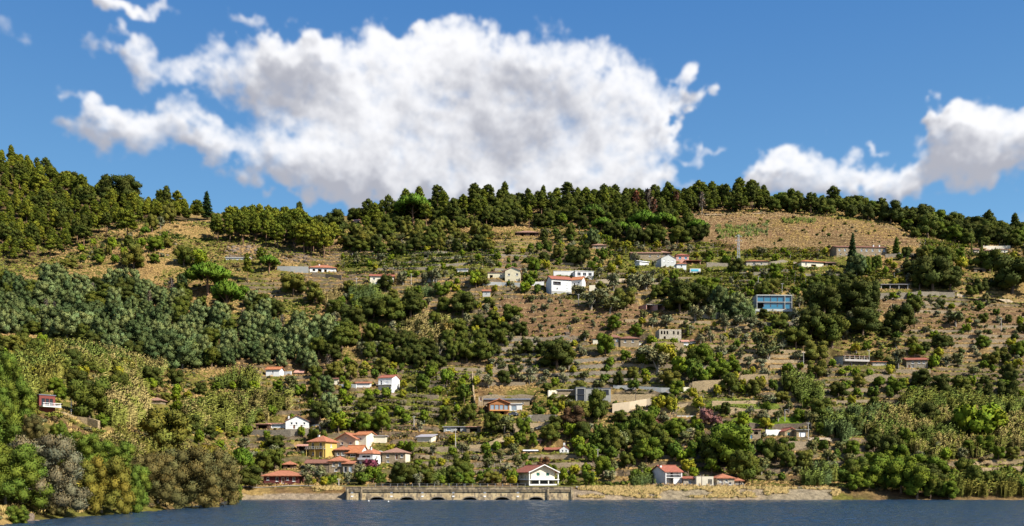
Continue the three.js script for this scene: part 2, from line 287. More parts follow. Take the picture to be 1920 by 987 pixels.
function roofParts(type, W, D, y, rh, ov, th = .22, ridge = 'x') {
  const x0 = -W / 2 - ov, x1 = W / 2 + ov, z0 = ov, z1 = -D - ov, out = [];
  if (type === 'flat') out.push(slab([[x0, y + th, z0], [x1, y + th, z0], [x1, y + th, z1], [x0, y + th, z1]], th));
  else if (type === 'shed') { const k = rh / D; out.push(slab([[x0, y + th - k * ov, z0], [x1, y + th - k * ov, z0], [x1, y + rh + th + k * ov, z1], [x0, y + rh + th + k * ov, z1]], th)); }
  else if (type === 'gable' && ridge === 'x') { const k = rh / (D / 2) * ov, zm = -D / 2; out.push(slab([[x0, y + th - k, z0], [x1, y + th - k, z0], [x1, y + rh + th, zm], [x0, y + rh + th, zm]], th), slab([[x1, y + th - k, z1], [x0, y + th - k, z1], [x0, y + rh + th, zm], [x1, y + rh + th, zm]], th)); }
  else if (type === 'gable') { const k = rh / (W / 2) * ov; out.push(slab([[x0, y + th - k, z1], [x0, y + th - k, z0], [0, y + rh + th, z0], [0, y + rh + th, z1]], th), slab([[x1, y + th - k, z0], [x1, y + th - k, z1], [0, y + rh + th, z1], [0, y + rh + th, z0]], th)); }
  else { const L = Math.max(0.02, (W - D) / 2), zm = W > D ? -D / 2 : -W / 2, a = W > D ? L : .02, k = rh / (D / 2) * ov * .8, e = y + th - k, zb = W > D ? -D / 2 : -D + W / 2, t = y + rh + th;
    out.push(slab([[x0, e, z0], [x1, e, z0], [a, t, zm], [-a, t, zm]], th), slab([[x1, e, z1], [x0, e, z1], [-a, t, zb], [a, t, zb]], th), slab([[x1, e, z0], [x1, e, z1], [a, t, zb], [a, t, zm]], th), slab([[x0, e, z1], [x0, e, z0], [-a, t, zm], [-a, t, zb]], th)); }
  return out;
}
const marks = [];                                      // places that labels of trees and plants can refer to
const blockers = [];                                   // parts of the photo where a house must stay in view: [x0, y0, x1, y1, distance]
const openings = new Map();
function openingGeo(w, h) { const k = w.toFixed(2) + h.toFixed(2); if (!openings.has(k)) { const s = new THREE.Shape([new THREE.Vector2(-w / 2, 0), new THREE.Vector2(w / 2, 0), new THREE.Vector2(w / 2, h), new THREE.Vector2(-w / 2, h)]), b = Math.min(.1, w * .12); s.holes.push(new THREE.Path([new THREE.Vector2(-w / 2 + b, b), new THREE.Vector2(-w / 2 + b, h - b), new THREE.Vector2(w / 2 - b, h - b), new THREE.Vector2(w / 2 - b, b)])); openings.set(k, [extr(s, .08), bx(w - .02, h - .02, .04, 0, .01, -.03), bx(w + .3, .1, .3, 0, -.1, .06), bx(.05, h - .1, .05, 0, .05, .02)]); } return openings.get(k); }
const PANES = { w: ['window', 'pane', 'glass'], p: ['window', 'pane', 'paleGlass'], B: ['window', 'pane', 'blueGlass'], s: ['window', 'shutter', 'shutter'], S: ['window', 'shutter', 'shutterWhite'], d: ['door', 'leaf', 'doorWood'], b: ['door', 'leaf', 'doorBlue'], G: ['garage_door', 'leaf', 'shutterWhite'], k: ['door', 'leaf', 'glass'] };
// one wall, seen from outside, standing on y = -foot; holes at openings [u 0..1, y, w, h, kind]
function wallPart(g, W, H, gable, ops, m, place, foot, frameM, th = .28) {
  const s = new THREE.Shape([new THREE.Vector2(-W / 2, -foot), new THREE.Vector2(W / 2, -foot), new THREE.Vector2(W / 2, H)].concat(gable ? [new THREE.Vector2(gable[0], H + gable[1])] : [], [new THREE.Vector2(-W / 2, H)]));
  for (const [u, y, w, h] of ops) { const x = (u - .5) * W; s.holes.push(new THREE.Path([new THREE.Vector2(x - w / 2, y), new THREE.Vector2(x - w / 2, y + h), new THREE.Vector2(x + w / 2, y + h), new THREE.Vector2(x + w / 2, y)])); }
  const o = part(g, 'wall', extr(s, th), m); place(o); o.translateZ(-th);
  for (const [u, y, w, h, kind] of ops) {
    if (!PANES[kind]) continue;
    const [n, inner, pm] = PANES[kind], [fg, pg, sg, mg] = openingGeo(w, h), f = part(g, n, fg, frameM); place(f); f.translateX((u - .5) * W); f.translateY(y); f.translateZ(-th * .6);
    part(f, inner, pg, M[pm]);
    if (n === 'window') { const sl = part(f, 'sill', sg, frameM); sl.position.z = th * .6 - .06; if (kind === 'w' && w > .8) part(f, 'mullion', mg, frameM); }
  }
  return o;
}
function house(o) {
  const p = o.at ?? at(o.px, o.py), S = scaleAt(p), rot = o.rot ?? 0, W = o.w / S / Math.cos(rot), H = o.h / S, D = o.d ?? Math.max(5, W * .7), rh = (o.rh ?? 0) / S, g = new THREE.Group(), foot = o.foot ?? 2.5, m = o.m, fm = o.fm ?? M.frame;
  g.position.copy(p); g.rotation.y = rot;
  const ridge = o.ridge ?? 'x', type = o.roof ?? 'gable';
  const gz = type === 'gable' && ridge === 'z' ? [0, rh] : null, gx = type === 'gable' && ridge === 'x' ? [0, rh] : type === 'shed' ? 'shed' : null;
  const ops = (k) => (o.win ?? []).filter((q) => q[0] === k).map(([, u, y, w, h, kind]) => [u, y < 0 ? -y : y * H, w, h, kind]);
  if (!o.open) wallPart(g, W, H, gz, ops('f'), o.mf ?? m, (q) => q.position.set(0, 0, 0), foot, fm);
  const th = .28, L = D - 2 * th, side = (sx) => (q) => { q.position.set(sx * W / 2, 0, -D / 2); q.rotation.y = sx * Math.PI / 2; };
  const sg = (sx) => (gx === 'shed' ? [-sx * -L / 2 * 1, rh] : gx);
  wallPart(g, L, H, gx === 'shed' ? [L / 2 * .999, rh] : gx, ops('r'), o.mr ?? m, side(1), foot, fm);
  wallPart(g, L, H, gx === 'shed' ? [-L / 2 * .999, rh] : gx, ops('l'), o.ml ?? m, side(-1), foot, fm);
  wallPart(g, W, type === 'shed' ? H + rh : H, gz, [], m, (q) => { q.position.set(0, 0, -D); q.rotation.y = Math.PI; }, foot, fm);
  if (type !== 'none') {
    const rp = roofParts(type, W, D, H, rh, o.over ?? .5, o.rt ?? .22, ridge);
    for (const r of rp) part(g, 'roof', r, o.rm ?? M.roofOrange);
    if (type === 'gable' || type === 'hip') { const len = type === 'hip' ? Math.max(.3, Math.abs(W - D)) : (ridge === 'x' ? W : D) + 1, alongX = type === 'hip' ? W > D : ridge === 'x', c = new THREE.CylinderGeometry(.16, .16, len, 6).rotateZ(Math.PI / 2); if (!alongX) c.rotateY(Math.PI / 2); part(g, 'ridge_cap', c.translate(0, H + rh + .24, -D / 2), o.rm ?? M.roofOrange); }
  }
  for (const [u, v, h] of o.chim ?? []) { const q = part(g, 'chimney', box(.6, h, .6, (u - .5) * W, H + rh * .3, -v * D), o.cm ?? M.white); part(q, 'chimney_cap', bx(.85, .12, .85, (u - .5) * W, H + rh * .3 + h, -v * D), M.roofBrown); }
  if (o.extra) o.extra(g, { W, H, D, rh, S });
  tag(g, o.name ?? 'house', o.label, o.cat ?? 'house', o.group);
  const c = Math.cos(rot), s = Math.sin(rot);
  pads.push({ x: p.x - s * D / 2, z: p.z - c * D / 2, y: p.y - .05, w: W / 2 + .6, d: D / 2 + .7, r: Math.hypot(W, D) / 2 + 1.4, e: o.e ?? 2.2, a: -rot });
  const tx = o.px, tb = o.py;
  blockers.push([tx - o.w / 2 - 2, tb - o.h - (o.rh ?? 0), tx + o.w / 2 + 2, tb - (o.hide ?? 4), -p.z]);
  if (o.phrase) marks.push({ px: tx, py: tb - o.h / 2, phrase: o.phrase });
  return g;
}
// a wall that follows the ground along photo pixels; top edge above the ground by h metres
function pathPoints(px, step = 2.5) {
  const pts = px.map(([x, y]) => at(x, y)), out = [];
  for (let i = 0; i < pts.length - 1; i++) { const a = pts[i], b = pts[i + 1], n = Math.max(1, Math.round(a.distanceTo(b) / step)); for (let k = 0; k < n; k++) out.push(a.clone().lerp(b, k / n)); }
  out.push(pts[pts.length - 1]);
  return out;
}
function wallAlong(name, px, h, m, label, cat = 'wall', th = .5, opt = {}) {
  const pts = px[0].isVector3 ? px : pathPoints(px), n = pts.length, pos = [], uv = [], idx = []; let run = 0;
  const ys = pts.map((p) => groundY(p.x, -p.z)), sm = ys.map((_, i) => { let s = 0, c = 0; for (let k = -3; k <= 3; k++) if (ys[i + k] !== undefined) { s += ys[i + k]; c++; } return s / c; });
  for (let i = 0; i < n; i++) {
    const a = pts[Math.max(0, i - 1)], b = pts[Math.min(n - 1, i + 1)], dx = b.x - a.x, dz = b.z - a.z, l = Math.hypot(dx, dz) || 1, nx = -dz / l, nz = dx / l, hh = h * (opt.even ? 1 : .92 + .16 * vnoise(i * .7, n)), top = sm[i] + hh, p = pts[i];
    if (i) run += Math.hypot(p.x - pts[i - 1].x, p.z - pts[i - 1].z);
    const f = th / 2;
    for (const [o, y, v] of [[f, sm[i] - 1.5, -1.5], [f, top, hh], [-f, top, hh + th], [-f, sm[i] - 1.5, hh * 2 + th + 1.5]]) { pos.push(p.x + nx * o, y, p.z + nz * o); uv.push(run, v); }
    if (i) for (let k = 0; k < 3; k++) { const q = (i - 1) * 4 + k, r = i * 4 + k; idx.push(q, r, q + 1, r, r + 1, q + 1); }
  }
  const e = (n - 1) * 4; idx.push(0, 1, 2, 0, 2, 3, e, e + 2, e + 1, e, e + 3, e + 2);
  let g = new THREE.BufferGeometry(); g.setAttribute('position', new THREE.Float32BufferAttribute(pos, 3)); g.setAttribute('uv', new THREE.Float32BufferAttribute(uv, 2)); g.setIndex(idx); g = g.toNonIndexed(); g.computeVertexNormals();
  const o = new THREE.Mesh(g, m); tag(o, name, label, cat, opt.group, 'thing'); if (opt.phrase && !px[0].isVector3) marks.push({ px: px[px.length >> 1][0], py: px[px.length >> 1][1], phrase: opt.phrase }); return o;
}

// ---------------------------------------------------------------- the houses
// --- by the water
house({ px: 1018, py: 911, w: 45, h: 27, rh: 11, d: 13, rot: .38, ridge: 'z', over: 1.3, m: M.creamWhite, rm: M.roofRed, open: true, e: 1.2, hide: 0, phrase: 'the white riverside villa with pillars', label: 'white riverside villa with gable front on slim pillars behind the arched wall', win: [['l', .3, .45, 1, 1.4, 'w'], ['l', .6, .45, 1, 1.4, 'w']], extra(g, { W, H, D, rh }) {
  const y1 = H * .44, s = new THREE.Shape([[-W / 2, y1], [W / 2, y1], [W / 2, H], [0, H + rh], [-W / 2, H]].map((q) => new THREE.Vector2(...q)));
  for (const x of [-1.75, 1.75]) { s.holes.push(new THREE.Path([[x - .65, y1 + 1], [x - .65, y1 + 2.2], [x + .65, y1 + 2.2], [x + .65, y1 + 1]].map((q) => new THREE.Vector2(...q)))); const [fg, pg, sg] = openingGeo(1.3, 1.2), f = part(g, 'window', fg, M.frame); f.position.set(x, y1 + 1, -.18); part(f, 'shutter', pg, M.shutter); part(f, 'sill', sg, M.frame).position.z = .12; }
  part(g, 'front_wall', extr(s, .28).translate(0, 0, -.28), M.creamWhite);
  part(g, 'floor_slab', box(W + 2.4, .3, D + 1, 0, y1 - .3, -D / 2 + .6), M.white);
  for (const x of [-W / 2 - .9, -W / 6 - .2, W / 6 + .2, W / 2 + .9]) part(g, 'pillar', box(.34, y1 - .3, .34, x, 0, .75), M.white);
  for (const x of [-W / 2 - .9, W / 2 + .9]) part(g, 'pillar', box(.3, H - y1 - .1, .3, x, y1, .75), M.white);
  part(g, 'inner_wall', box(W, y1 - .32, .25, 0, 0, -4), M.grey); part(g, 'rail', box(W + 1.4, .5, .12, 0, 0, .8), M.white);
  for (const sx of [-1, 1]) part(g, 'fascia', slab([[sx * (W / 2 + 1.32), H + .3 - rh / (W / 2) * 1.3, 1.42], [0, H + rh + .3, 1.42], [0, H + rh + .3, 1.3], [sx * (W / 2 + 1.32), H + .3 - rh / (W / 2) * 1.3, 1.3]], .32), M.white);
} });
house({ px: 1263, py: 908, w: 34, h: 23, rh: 11, d: 9, rot: .42, m: M.white, rm: M.roofRed, open: true, e: 1.2, hide: 0, chim: [[.04, .35, 1.6]], phrase: 'the white balcony house by the water', label: 'white two-storey house with recessed balcony and red roof near the waterside embankment', extra(g, { W, H, D }) {
  const f = H * .5; part(g, 'front_wall', box(W * .5, f, .28, W * .25, 0, -.14), M.white); part(g, 'balcony_floor', box(W, .2, 2.2, 0, f, -.9), M.white); part(g, 'back_wall', box(W - .6, H, .2, 0, 0, -2.2), M.white);
  for (const x of [-W / 2 + .2, W / 2 - .2]) part(g, 'pillar', box(.3, H, .3, x, 0, .1), M.white);
  part(g, 'balcony_rail', box(W, .08, .08, 0, f + 1, .1), M.rail); part(g, 'garage_door', box(W * .42, f * .8, .1, -W * .26, 0, -2.05), M.shutterWhite); const w = part(g, 'door', box(1, 2, .1, W * .1, f + .2, -2.06), M.frameDark);
} });
house({ name: 'lean_to', px: 1293, py: 909, w: 22, h: 11, rh: 3, d: 5, roof: 'shed', m: M.stonePale, rm: M.roofRed, label: 'small red-roofed lean-to right of the white balcony house', cat: 'shed', win: [['f', .5, .2, .9, 1.1, 'w']] });
house({ name: 'roofless_building', px: 1322, py: 911, w: 32, h: 17, d: 6, roof: 'none', m: M.creamWhite, label: 'pale roofless walls between the balcony house and the small hipped house', cat: 'ruin', win: [['f', .8, .1, 1.4, 1.8, 'o']] });
house({ px: 1361, py: 911, w: 33, h: 14, rh: 7, d: 7, rot: .1, roof: 'hip', m: M.stonePale, rm: M.roofOrange, label: 'small pale house with orange hipped roof near the shore', phrase: 'the small hipped house by the shore', win: [['f', .2, .45, .9, 1, 'w'], ['f', .55, .45, .9, 1, 'w'], ['f', .25, 0, 1, 1.7, 'd'], ['f', .75, .1, .8, .9, 'w']] });
house({ name: 'lean_to', px: 1386, py: 910, w: 15, h: 8, rh: 4, d: 5, roof: 'hip', m: M.stonePale, rm: M.roofOrange, label: 'low orange-roofed annexe at the right end of the shore houses', cat: 'shed', win: [['f', .3, .05, .9, 1.5, 'o'], ['f', .75, .05, .7, 1.5, 'o']] });
house({ px: 527, py: 908, w: 66, h: 16, rh: 8, d: 8, roof: 'hip', over: .9, m: M.maroon, rm: M.roofOrange, label: 'long low dark red house with orange hipped roof on the embankment', phrase: 'the long dark red house', fm: M.frame, win: [['f', .12, .45, .8, 1, 'w'], ['f', .38, .3, .8, 1.5, 'w'], ['f', .55, .05, 1, 2, 'd'], ['f', .68, .45, .7, 1, 'w'], ['f', .86, .3, .9, 1.5, 'w']] });
house({ name: 'hut', px: 541, py: 880, w: 20, h: 9, rh: 5, d: 4, roof: 'hip', m: M.woodDark, rm: M.roofOrange, label: 'small dark hut with orange hipped roof above the long dark red house', cat: 'hut', win: [['f', .5, .1, .9, 1.4, 'o']] });
house({ name: 'barn', px: 597, py: 884, w: 50, h: 15, rh: 6, d: 9, roof: 'gable', m: M.stoneDark, rm: M.roofBrown, label: 'dark stone barn with brown roof left of the stone house with hipped roof', cat: 'barn', win: [['f', .6, .25, .8, .8, 'w'], ['f', .3, 0, 1.1, 1.8, 'd']] });
house({ name: 'stone_house', px: 631, py: 887, w: 30, h: 22, rh: 8, d: 8, rot: -.1, roof: 'hip', m: M.stone, rm: M.roofOrange, label: 'stone house with orange hipped roof at the foot of the village', phrase: 'the lowest stone house of the village', win: [['f', .3, .55, .9, 1.2, 'w'], ['f', .7, .55, 1, 1.3, 'p'], ['f', .45, .12, 1, 1, 'w']] });
house({ name: 'veranda', px: 652, py: 888, w: 19, h: 18, rh: 4, d: 4, roof: 'shed', m: M.stoneDark, rm: M.roofOrange, label: 'glazed veranda with small orange roof beside the lowest stone house', cat: 'veranda', win: [['f', .25, .1, 1.1, 2, 'k'], ['f', .75, .1, 1.1, 2, 'p']] });
house({ px: 594, py: 858, w: 35, h: 30, rh: 10, d: 7, rot: -.45, roof: 'hip', over: .7, m: M.yellow, rm: M.roofOrange, label: 'yellow two-storey house with orange hipped roof and balcony', phrase: 'the yellow house', chim: [[.2, .6, 2]], win: [['f', .25, .56, 1, 2, 'k'], ['f', .72, .56, 1, 2, 'k'], ['f', .28, .15, 1, 1, 'w'], ['f', .72, 0, 1.1, 2, 'd'], ['r', .5, .62, .9, 1.2, 'p']], extra(g, { W, H, D }) { part(g, 'balcony', box(W + .5, .18, 1.4, 0, H * .5, .7), M.concrete); const r = part(g, 'balcony_rail', box(W + .5, .06, .06, 0, H * .5 + 1, 1.35), M.rail); for (let i = 0; i <= 10; i++) part(r, 'baluster', bx(.04, 1, .04, (i / 10 - .5) * (W + .4), H * .5, 1.35), M.rail); for (const x of [-W / 2, 0, W / 2]) part(g, 'post', box(.2, H * .5, .2, x, 0, 1.3), M.yellow); } });
house({ px: 675, py: 838, w: 24, h: 22, rh: 6, d: 8, rot: -.35, m: M.creamWhite, rm: M.roofBright, label: 'cream house wing with bright orange roof behind the beige gabled house', cat: 'house', win: [['f', .5, .55, 1.1, 1, 'w']] });
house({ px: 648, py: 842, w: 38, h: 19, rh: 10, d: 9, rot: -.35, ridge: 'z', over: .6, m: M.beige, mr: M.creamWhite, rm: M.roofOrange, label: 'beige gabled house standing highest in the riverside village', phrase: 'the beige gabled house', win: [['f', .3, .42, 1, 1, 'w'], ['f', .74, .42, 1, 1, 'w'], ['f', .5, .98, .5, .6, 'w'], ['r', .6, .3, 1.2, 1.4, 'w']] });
house({ px: 640, py: 857, w: 26, h: 13, rh: 6, d: 7, rot: -.05, roof: 'hip', m: M.stoneDark, rm: M.roofOrange, label: 'low stone house with hipped roof below the beige gabled house', win: [['f', .6, .2, 1, 1.2, 'w'], ['f', .25, .2, .8, 1, 'w']] });
house({ px: 661, py: 858, w: 29, h: 9, rh: 13, d: 8, rot: -.25, m: M.woodDark, mr: M.white, rm: M.roofBright, label: 'house with broad bright orange roof and white gable in mid village', phrase: 'the broad orange roof', win: [['f', .5, .1, 2, 1, 'w']] });
house({ px: 686, py: 873, w: 27, h: 22, rh: 8, d: 8, rot: -.42, roof: 'hip', m: M.white, rm: M.roofOrange, label: 'white house with deep balcony and orange hipped roof beside pink blossom', phrase: 'the white balcony house of the village', chim: [[.6, .3, 2]], win: [['f', .5, .5, 3.6, 1.5, 'w'], ['f', .35, .12, 2, .9, 'w'], ['r', .35, .5, 1, 1.2, 'w'], ['r', .75, .5, 1, 1.2, 'w']], extra(g, { W, H }) { part(g, 'balcony', box(W, .16, 1.2, 0, H * .46, .6), M.white); part(g, 'balcony_rail', box(W, .7, .06, 0, H * .48, 1.15), M.rail); } });
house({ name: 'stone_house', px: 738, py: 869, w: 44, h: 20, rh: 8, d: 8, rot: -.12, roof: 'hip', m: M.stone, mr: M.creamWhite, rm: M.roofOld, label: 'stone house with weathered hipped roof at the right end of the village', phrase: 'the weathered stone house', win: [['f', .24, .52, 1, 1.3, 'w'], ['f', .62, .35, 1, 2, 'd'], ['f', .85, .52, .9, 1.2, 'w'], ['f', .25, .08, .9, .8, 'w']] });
house({ name: 'annexe', px: 707, py: 863, w: 9, h: 16, d: 4, roof: 'flat', m: M.white, rm: M.white, label: 'narrow white annexe between the balcony house and the weathered stone house', cat: 'annexe' });
house({ name: 'carport', px: 565, py: 846, w: 18, h: 9, rh: 3, d: 4, roof: 'shed', m: M.woodDark, rm: M.roofPink, label: 'small open shed left of the yellow house', cat: 'shed', win: [['f', .5, .05, 2, 1.4, 'o']] });
// --- white house above the stone wall
house({ px: 557, py: 805, w: 42, h: 15, rh: 10, d: 9, rot: .16, ridge: 'z', over: .45, m: M.white, rm: M.roofBrown, label: 'bright white gabled house above the stone wall over the village', phrase: 'the bright white gabled house', chim: [[.12, .3, 1.6]], win: [['f', .25, .55, .8, .9, 'w'], ['f', .46, .55, .8, .9, 'w'], ['f', .8, .55, .8, .9, 'w'], ['f', .36, 0, .9, 1.6, 'd'], ['f', .68, 0, .9, 1.6, 'd']] });
house({ name: 'annexe', px: 519, py: 805, w: 33, h: 10, d: 6, roof: 'shed', rh: 2, m: M.white, rm: M.roofPink, label: 'low white wing with pink roof joined to the bright white gabled house', cat: 'annexe', win: [['f', .5, .3, 4.5, 1, 'p']] });
house({ name: 'pergola_shed', px: 492, py: 806, w: 24, h: 10, d: 4, roof: 'flat', m: M.woodDark, rm: M.roofPink, label: 'dark open shed with pink roof left of the white wing', cat: 'shed', win: [['f', .5, 0, 3.4, 1.6, 'o']] });
wallAlong('stone_wall', [[470, 818], [500, 818], [545, 817], [590, 816]], 2.2, M.stoneGrey, 'dry stone retaining wall under the bright white gabled house', 'wall', .8, { phrase: 'the retaining wall under the white gabled house' });
wallAlong('garden_wall', [[578, 805], [600, 804]], 1.4, M.white, 'white garden wall right of the bright white gabled house', 'wall', .4);
// --- white tower house
house({ px: 722, py: 734, w: 27, h: 25, rh: 6, d: 8, rot: -.3, over: .3, m: M.white, rm: M.roofRed, label: 'tall white house with upper balcony and red roof over the vine terraces', phrase: 'the tall white terrace house', win: [['f', .2, .48, .9, 1.9, 'k'], ['f', .6, .55, 1.8, 1, 'S'], ['f', .35, .12, 1.7, 1.1, 'w'], ['f', .78, .12, 1.7, 1.1, 'w']], extra(g, { W, H, D }) { part(g, 'balcony', box(W + .6, .18, 1.4, 0, H * .45, .7), M.white); part(g, 'balcony_rail', box(W + .6, .06, .06, 0, H * .45 + .95, 1.35), M.rail); part(g, 'stair_wall', slab([[W / 2 + .3, H * .5, 1], [W / 2 + 2.6, H * .5, 1], [W / 2 + 1.4, -4.5, 4.2], [W / 2 + .3, -4.5, 4.2]], .35), M.white); } });
house({ name: 'annexe', px: 680, py: 727, w: 26, h: 8, rh: 4, d: 5, roof: 'shed', m: M.white, rm: M.roofOrange, label: 'low white annexe with orange roof left of the tall white terrace house', cat: 'annexe' });
wallAlong('terrace_wall', [[632, 727], [668, 728]], 1.6, M.white, 'long low white wall running left from the tall terrace house', 'wall', .4);
house({ name: 'hut', px: 628, py: 722, w: 8, h: 11, rh: 3, d: 4, roof: 'shed', m: M.creamWhite, rm: M.roofBrown, label: 'tiny cream hut among canes left of the long white wall', cat: 'hut' });
house({ px: 511, py: 706, w: 26, h: 13, rh: 5, d: 6, rot: -.08, roof: 'gable', m: M.white, rm: M.roofBright, label: 'small white house with orange roof under the blue-green grove', phrase: 'the small white house under the grove', win: [['f', .5, .4, .6, 1.2, 'w']] });
wallAlong('garden_wall', [[526, 703], [546, 702]], 1.7, M.white, 'white wall beside the small house under the grove', 'wall', .4);
house({ name: 'hut', px: 560, py: 705, w: 15, h: 6, rh: 4, d: 4, m: M.stone, rm: M.roofPink, label: 'low hut with pale roof right of the small white house under the grove', cat: 'hut' });
// --- chalet, garage and walls in the middle
house({ name: 'chalet', px: 936, py: 778, w: 36, h: 22, rh: 7, d: 9, rot: .14, ridge: 'z', over: .7, m: M.wood, rm: M.roofBright, label: 'timber chalet with glazed front and low orange gable', phrase: 'the timber chalet', fm: M.frameDark, win: [['f', .14, .4, 1.6, 2.1, 'p'], ['f', .38, .4, 1.6, 2.1, 'p'], ['f', .62, .4, 1.6, 2.1, 'p'], ['f', .86, .4, 1.6, 2.1, 'p'], ['f', .35, 0, 1.2, 1.7, 'o'], ['f', .65, 0, 1.6, 1.7, 'o']], extra(g, { W, H }) { part(g, 'balcony', box(W + .2, .5, 1.3, 0, H * .3, .65), M.woodPale); } });
house({ name: 'garage', px: 967, py: 771, w: 24, h: 13, d: 5, roof: 'flat', m: M.white, rm: M.white, over: .4, label: 'white flat-roofed garage with pale blue door right of the chalet', cat: 'garage', win: [['f', .35, .05, 2.2, 2.1, 'p']] });
house({ name: 'stone_building', px: 950, py: 762, w: 86, h: 12, rh: 4, d: 7, roof: 'shed', m: M.stone, rm: M.slate, hide: 0, label: 'long low stone building with slate roof behind the chalet', cat: 'building', win: [['f', .85, .3, .8, .8, 'w']] });
house({ name: 'stone_niche', px: 901, py: 763, w: 9, h: 19, d: 3, roof: 'flat', m: M.stoneWarm, rm: M.stoneWarm, over: .05, label: 'narrow stone tower with arched niche left of the chalet', cat: 'tower', win: [['f', .5, .55, 1, 1.5, 'd']] });
wallAlong('retaining_wall', [[978, 789], [1000, 790], [1022, 791], [1046, 792]], 2.6, M.stoneGrey, 'tall grey retaining wall right of the parked car by the chalet', 'wall', .7, { phrase: 'the retaining walls below the chalet' });
wallAlong('retaining_wall', [[962, 811], [985, 810], [1010, 806], [1040, 803]], 3.0, M.stoneWarm, 'pale stone retaining wall of the lower lane under the chalet', 'wall', .7);
house({ name: 'modern_house', px: 1089, py: 754, w: 18, h: 27, d: 9, roof: 'flat', over: .1, m: M.concrete, rm: M.slate, label: 'modern grey concrete house with two large dark openings', phrase: 'the modern concrete house', fm: M.frameDark, win: [['f', .5, .52, 2.9, 2.3, 'w'], ['f', .5, .1, 2.9, 2.2, 'w']] });
house({ name: 'modern_wing', px: 1122, py: 754, w: 47, h: 25, d: 8, roof: 'flat', over: .15, m: M.concrete, rm: M.slate, label: 'concrete wing of the modern house half hidden by a big dark tree', cat: 'house', fm: M.frameDark, win: [['f', .8, .55, 2.4, 2, 'w'], ['f', .35, .3, 2, 2.4, 'w']] });
house({ name: 'terrace_block', px: 1187, py: 755, w: 84, h: 15, d: 4, roof: 'none', m: M.stoneWarm, label: 'long pale stone terrace wall with doorway right of the modern house', cat: 'wall', win: [['f', .12, .25, 1.6, 1.6, 'o'], ['f', .32, .2, 1, 1.7, 'o']] });
wallAlong('retaining_wall', [[1148, 775], [1180, 770], [1212, 764], [1236, 759]], 3.6, M.sand, 'smooth cream retaining wall below the modern house', 'wall', .5, { even: 1, phrase: 'the cream retaining wall of the modern house' });
house({ name: 'modern_shed', px: 1062, py: 742, w: 32, h: 10, d: 5, roof: 'flat', m: M.stone, rm: M.sheet, label: 'low stone shed with flat roof left of the modern concrete house', cat: 'shed' });
wallAlong('ramp_wall', [[1028, 747], [1040, 741], [1052, 736]], 1.8, M.creamWhite, 'short cream wall climbing beside the ramp left of the modern house', 'wall', .4);
wallAlong('terrace_wall', [[1150, 726], [1190, 732], [1240, 736], [1272, 737]], 1.6, M.greyLight, 'long pale terrace wall under the hedge above the modern house', 'wall', .4, { even: 1 });
wallAlong('terrace_wall', [[1272, 737], [1298, 732]], 2.0, M.creamWhite, 'bright end of the terrace wall beside the ruined stone wall', 'wall', .4, { even: 1 });
wallAlong('ruined_wall', [[1298, 737], [1320, 735], [1345, 731], [1366, 725]], 4.0, M.stoneWarm, 'tall ruined stone wall with sunlit face on the terraces', 'wall', .8, { phrase: 'the tall ruined wall' });
wallAlong('ruined_wall', [[1388, 718], [1410, 716], [1440, 714]], 3.0, M.stoneWarm, 'stretch of broken stone wall right of the tall ruined wall', 'wall', .8);
// --- chapel and shacks
house({ name: 'chapel', px: 1058, py: 851, w: 17, h: 8, rh: 6, d: 5, ridge: 'z', over: .15, m: M.white, rm: M.roofRed, label: 'tiny white chapel-like house with two windows above the riverside villa', phrase: 'the tiny white chapel', cat: 'chapel', win: [['f', .3, .35, .6, .8, 'w'], ['f', .7, .35, .6, .8, 'w']], extra(g, { H, rh }) { part(g, 'bell_gable', box(.7, 1.3, .5, 0, H + rh * .9, -.2), M.white); } });
house({ name: 'shack', px: 1038, py: 849, w: 30, h: 5, rh: 4, d: 5, roof: 'shed', m: M.woodDark, rm: M.roofRed, label: 'low red-roofed shack left of the tiny white chapel', cat: 'shack', win: [['f', .6, .1, 1, 1, 'o']] });
house({ name: 'shack', px: 995, py: 851, w: 24, h: 5, rh: 1.5, d: 4, roof: 'shed', m: M.stoneDark, rm: M.shutterWhite, label: 'shack under white tarpaulin sheets left of the tiny chapel', cat: 'shack' });
house({ name: 'hut', px: 1009, py: 833, w: 11, h: 6, rh: 2, d: 3, roof: 'shed', m: M.pink, rm: M.roofPink, label: 'small pink hut on the grass below the retaining wall', cat: 'hut', win: [['f', .5, .1, .8, 1, 'o']] });
// --- pale yellow sheds and lane
house({ name: 'shed', px: 795, py: 829, w: 28, h: 9, rh: 5, d: 5, roof: 'shed', rot: -.3, m: M.creamWhite, rm: M.sheet, label: 'pale yellow shed with slanting grey roof among vines right of the village', cat: 'shed' });
house({ name: 'shed', px: 712, py: 831, w: 22, h: 13, d: 5, roof: 'flat', m: M.creamWhite, rm: M.sheet, label: 'cream wall of a shed just right of the beige gabled house', cat: 'shed' });
house({ name: 'shed', px: 855, py: 811, w: 46, h: 10, d: 5, roof: 'shed', rh: 1, m: M.grey, rm: M.sheet, label: 'long grey shed with flat sheet roof above the vine trellis', cat: 'shed', phrase: 'the long grey shed', win: [['f', .2, .3, 1.8, 1.2, 'p'], ['f', .6, 0, 1.4, 1.8, 'o']] });
house({ name: 'shed', px: 888, py: 812, w: 26, h: 11, d: 5, roof: 'flat', m: M.stoneDark, rm: M.roofPink, label: 'open shed with pink roof right of the long grey shed', cat: 'shed', win: [['f', .5, .05, 3, 1.6, 'o']] });
wallAlong('lane_wall', [[880, 846], [905, 845], [925, 840], [938, 830], [944, 820]], 2.0, M.stoneWarm, 'curving stone wall along the pale lane', 'wall', .6, { phrase: 'the curving lane' });
wallAlong('terrace_wall', [[785, 848], [830, 848], [880, 848]], 2.0, M.stone, 'straight dry stone terrace wall left of the curving lane', 'wall', .6);
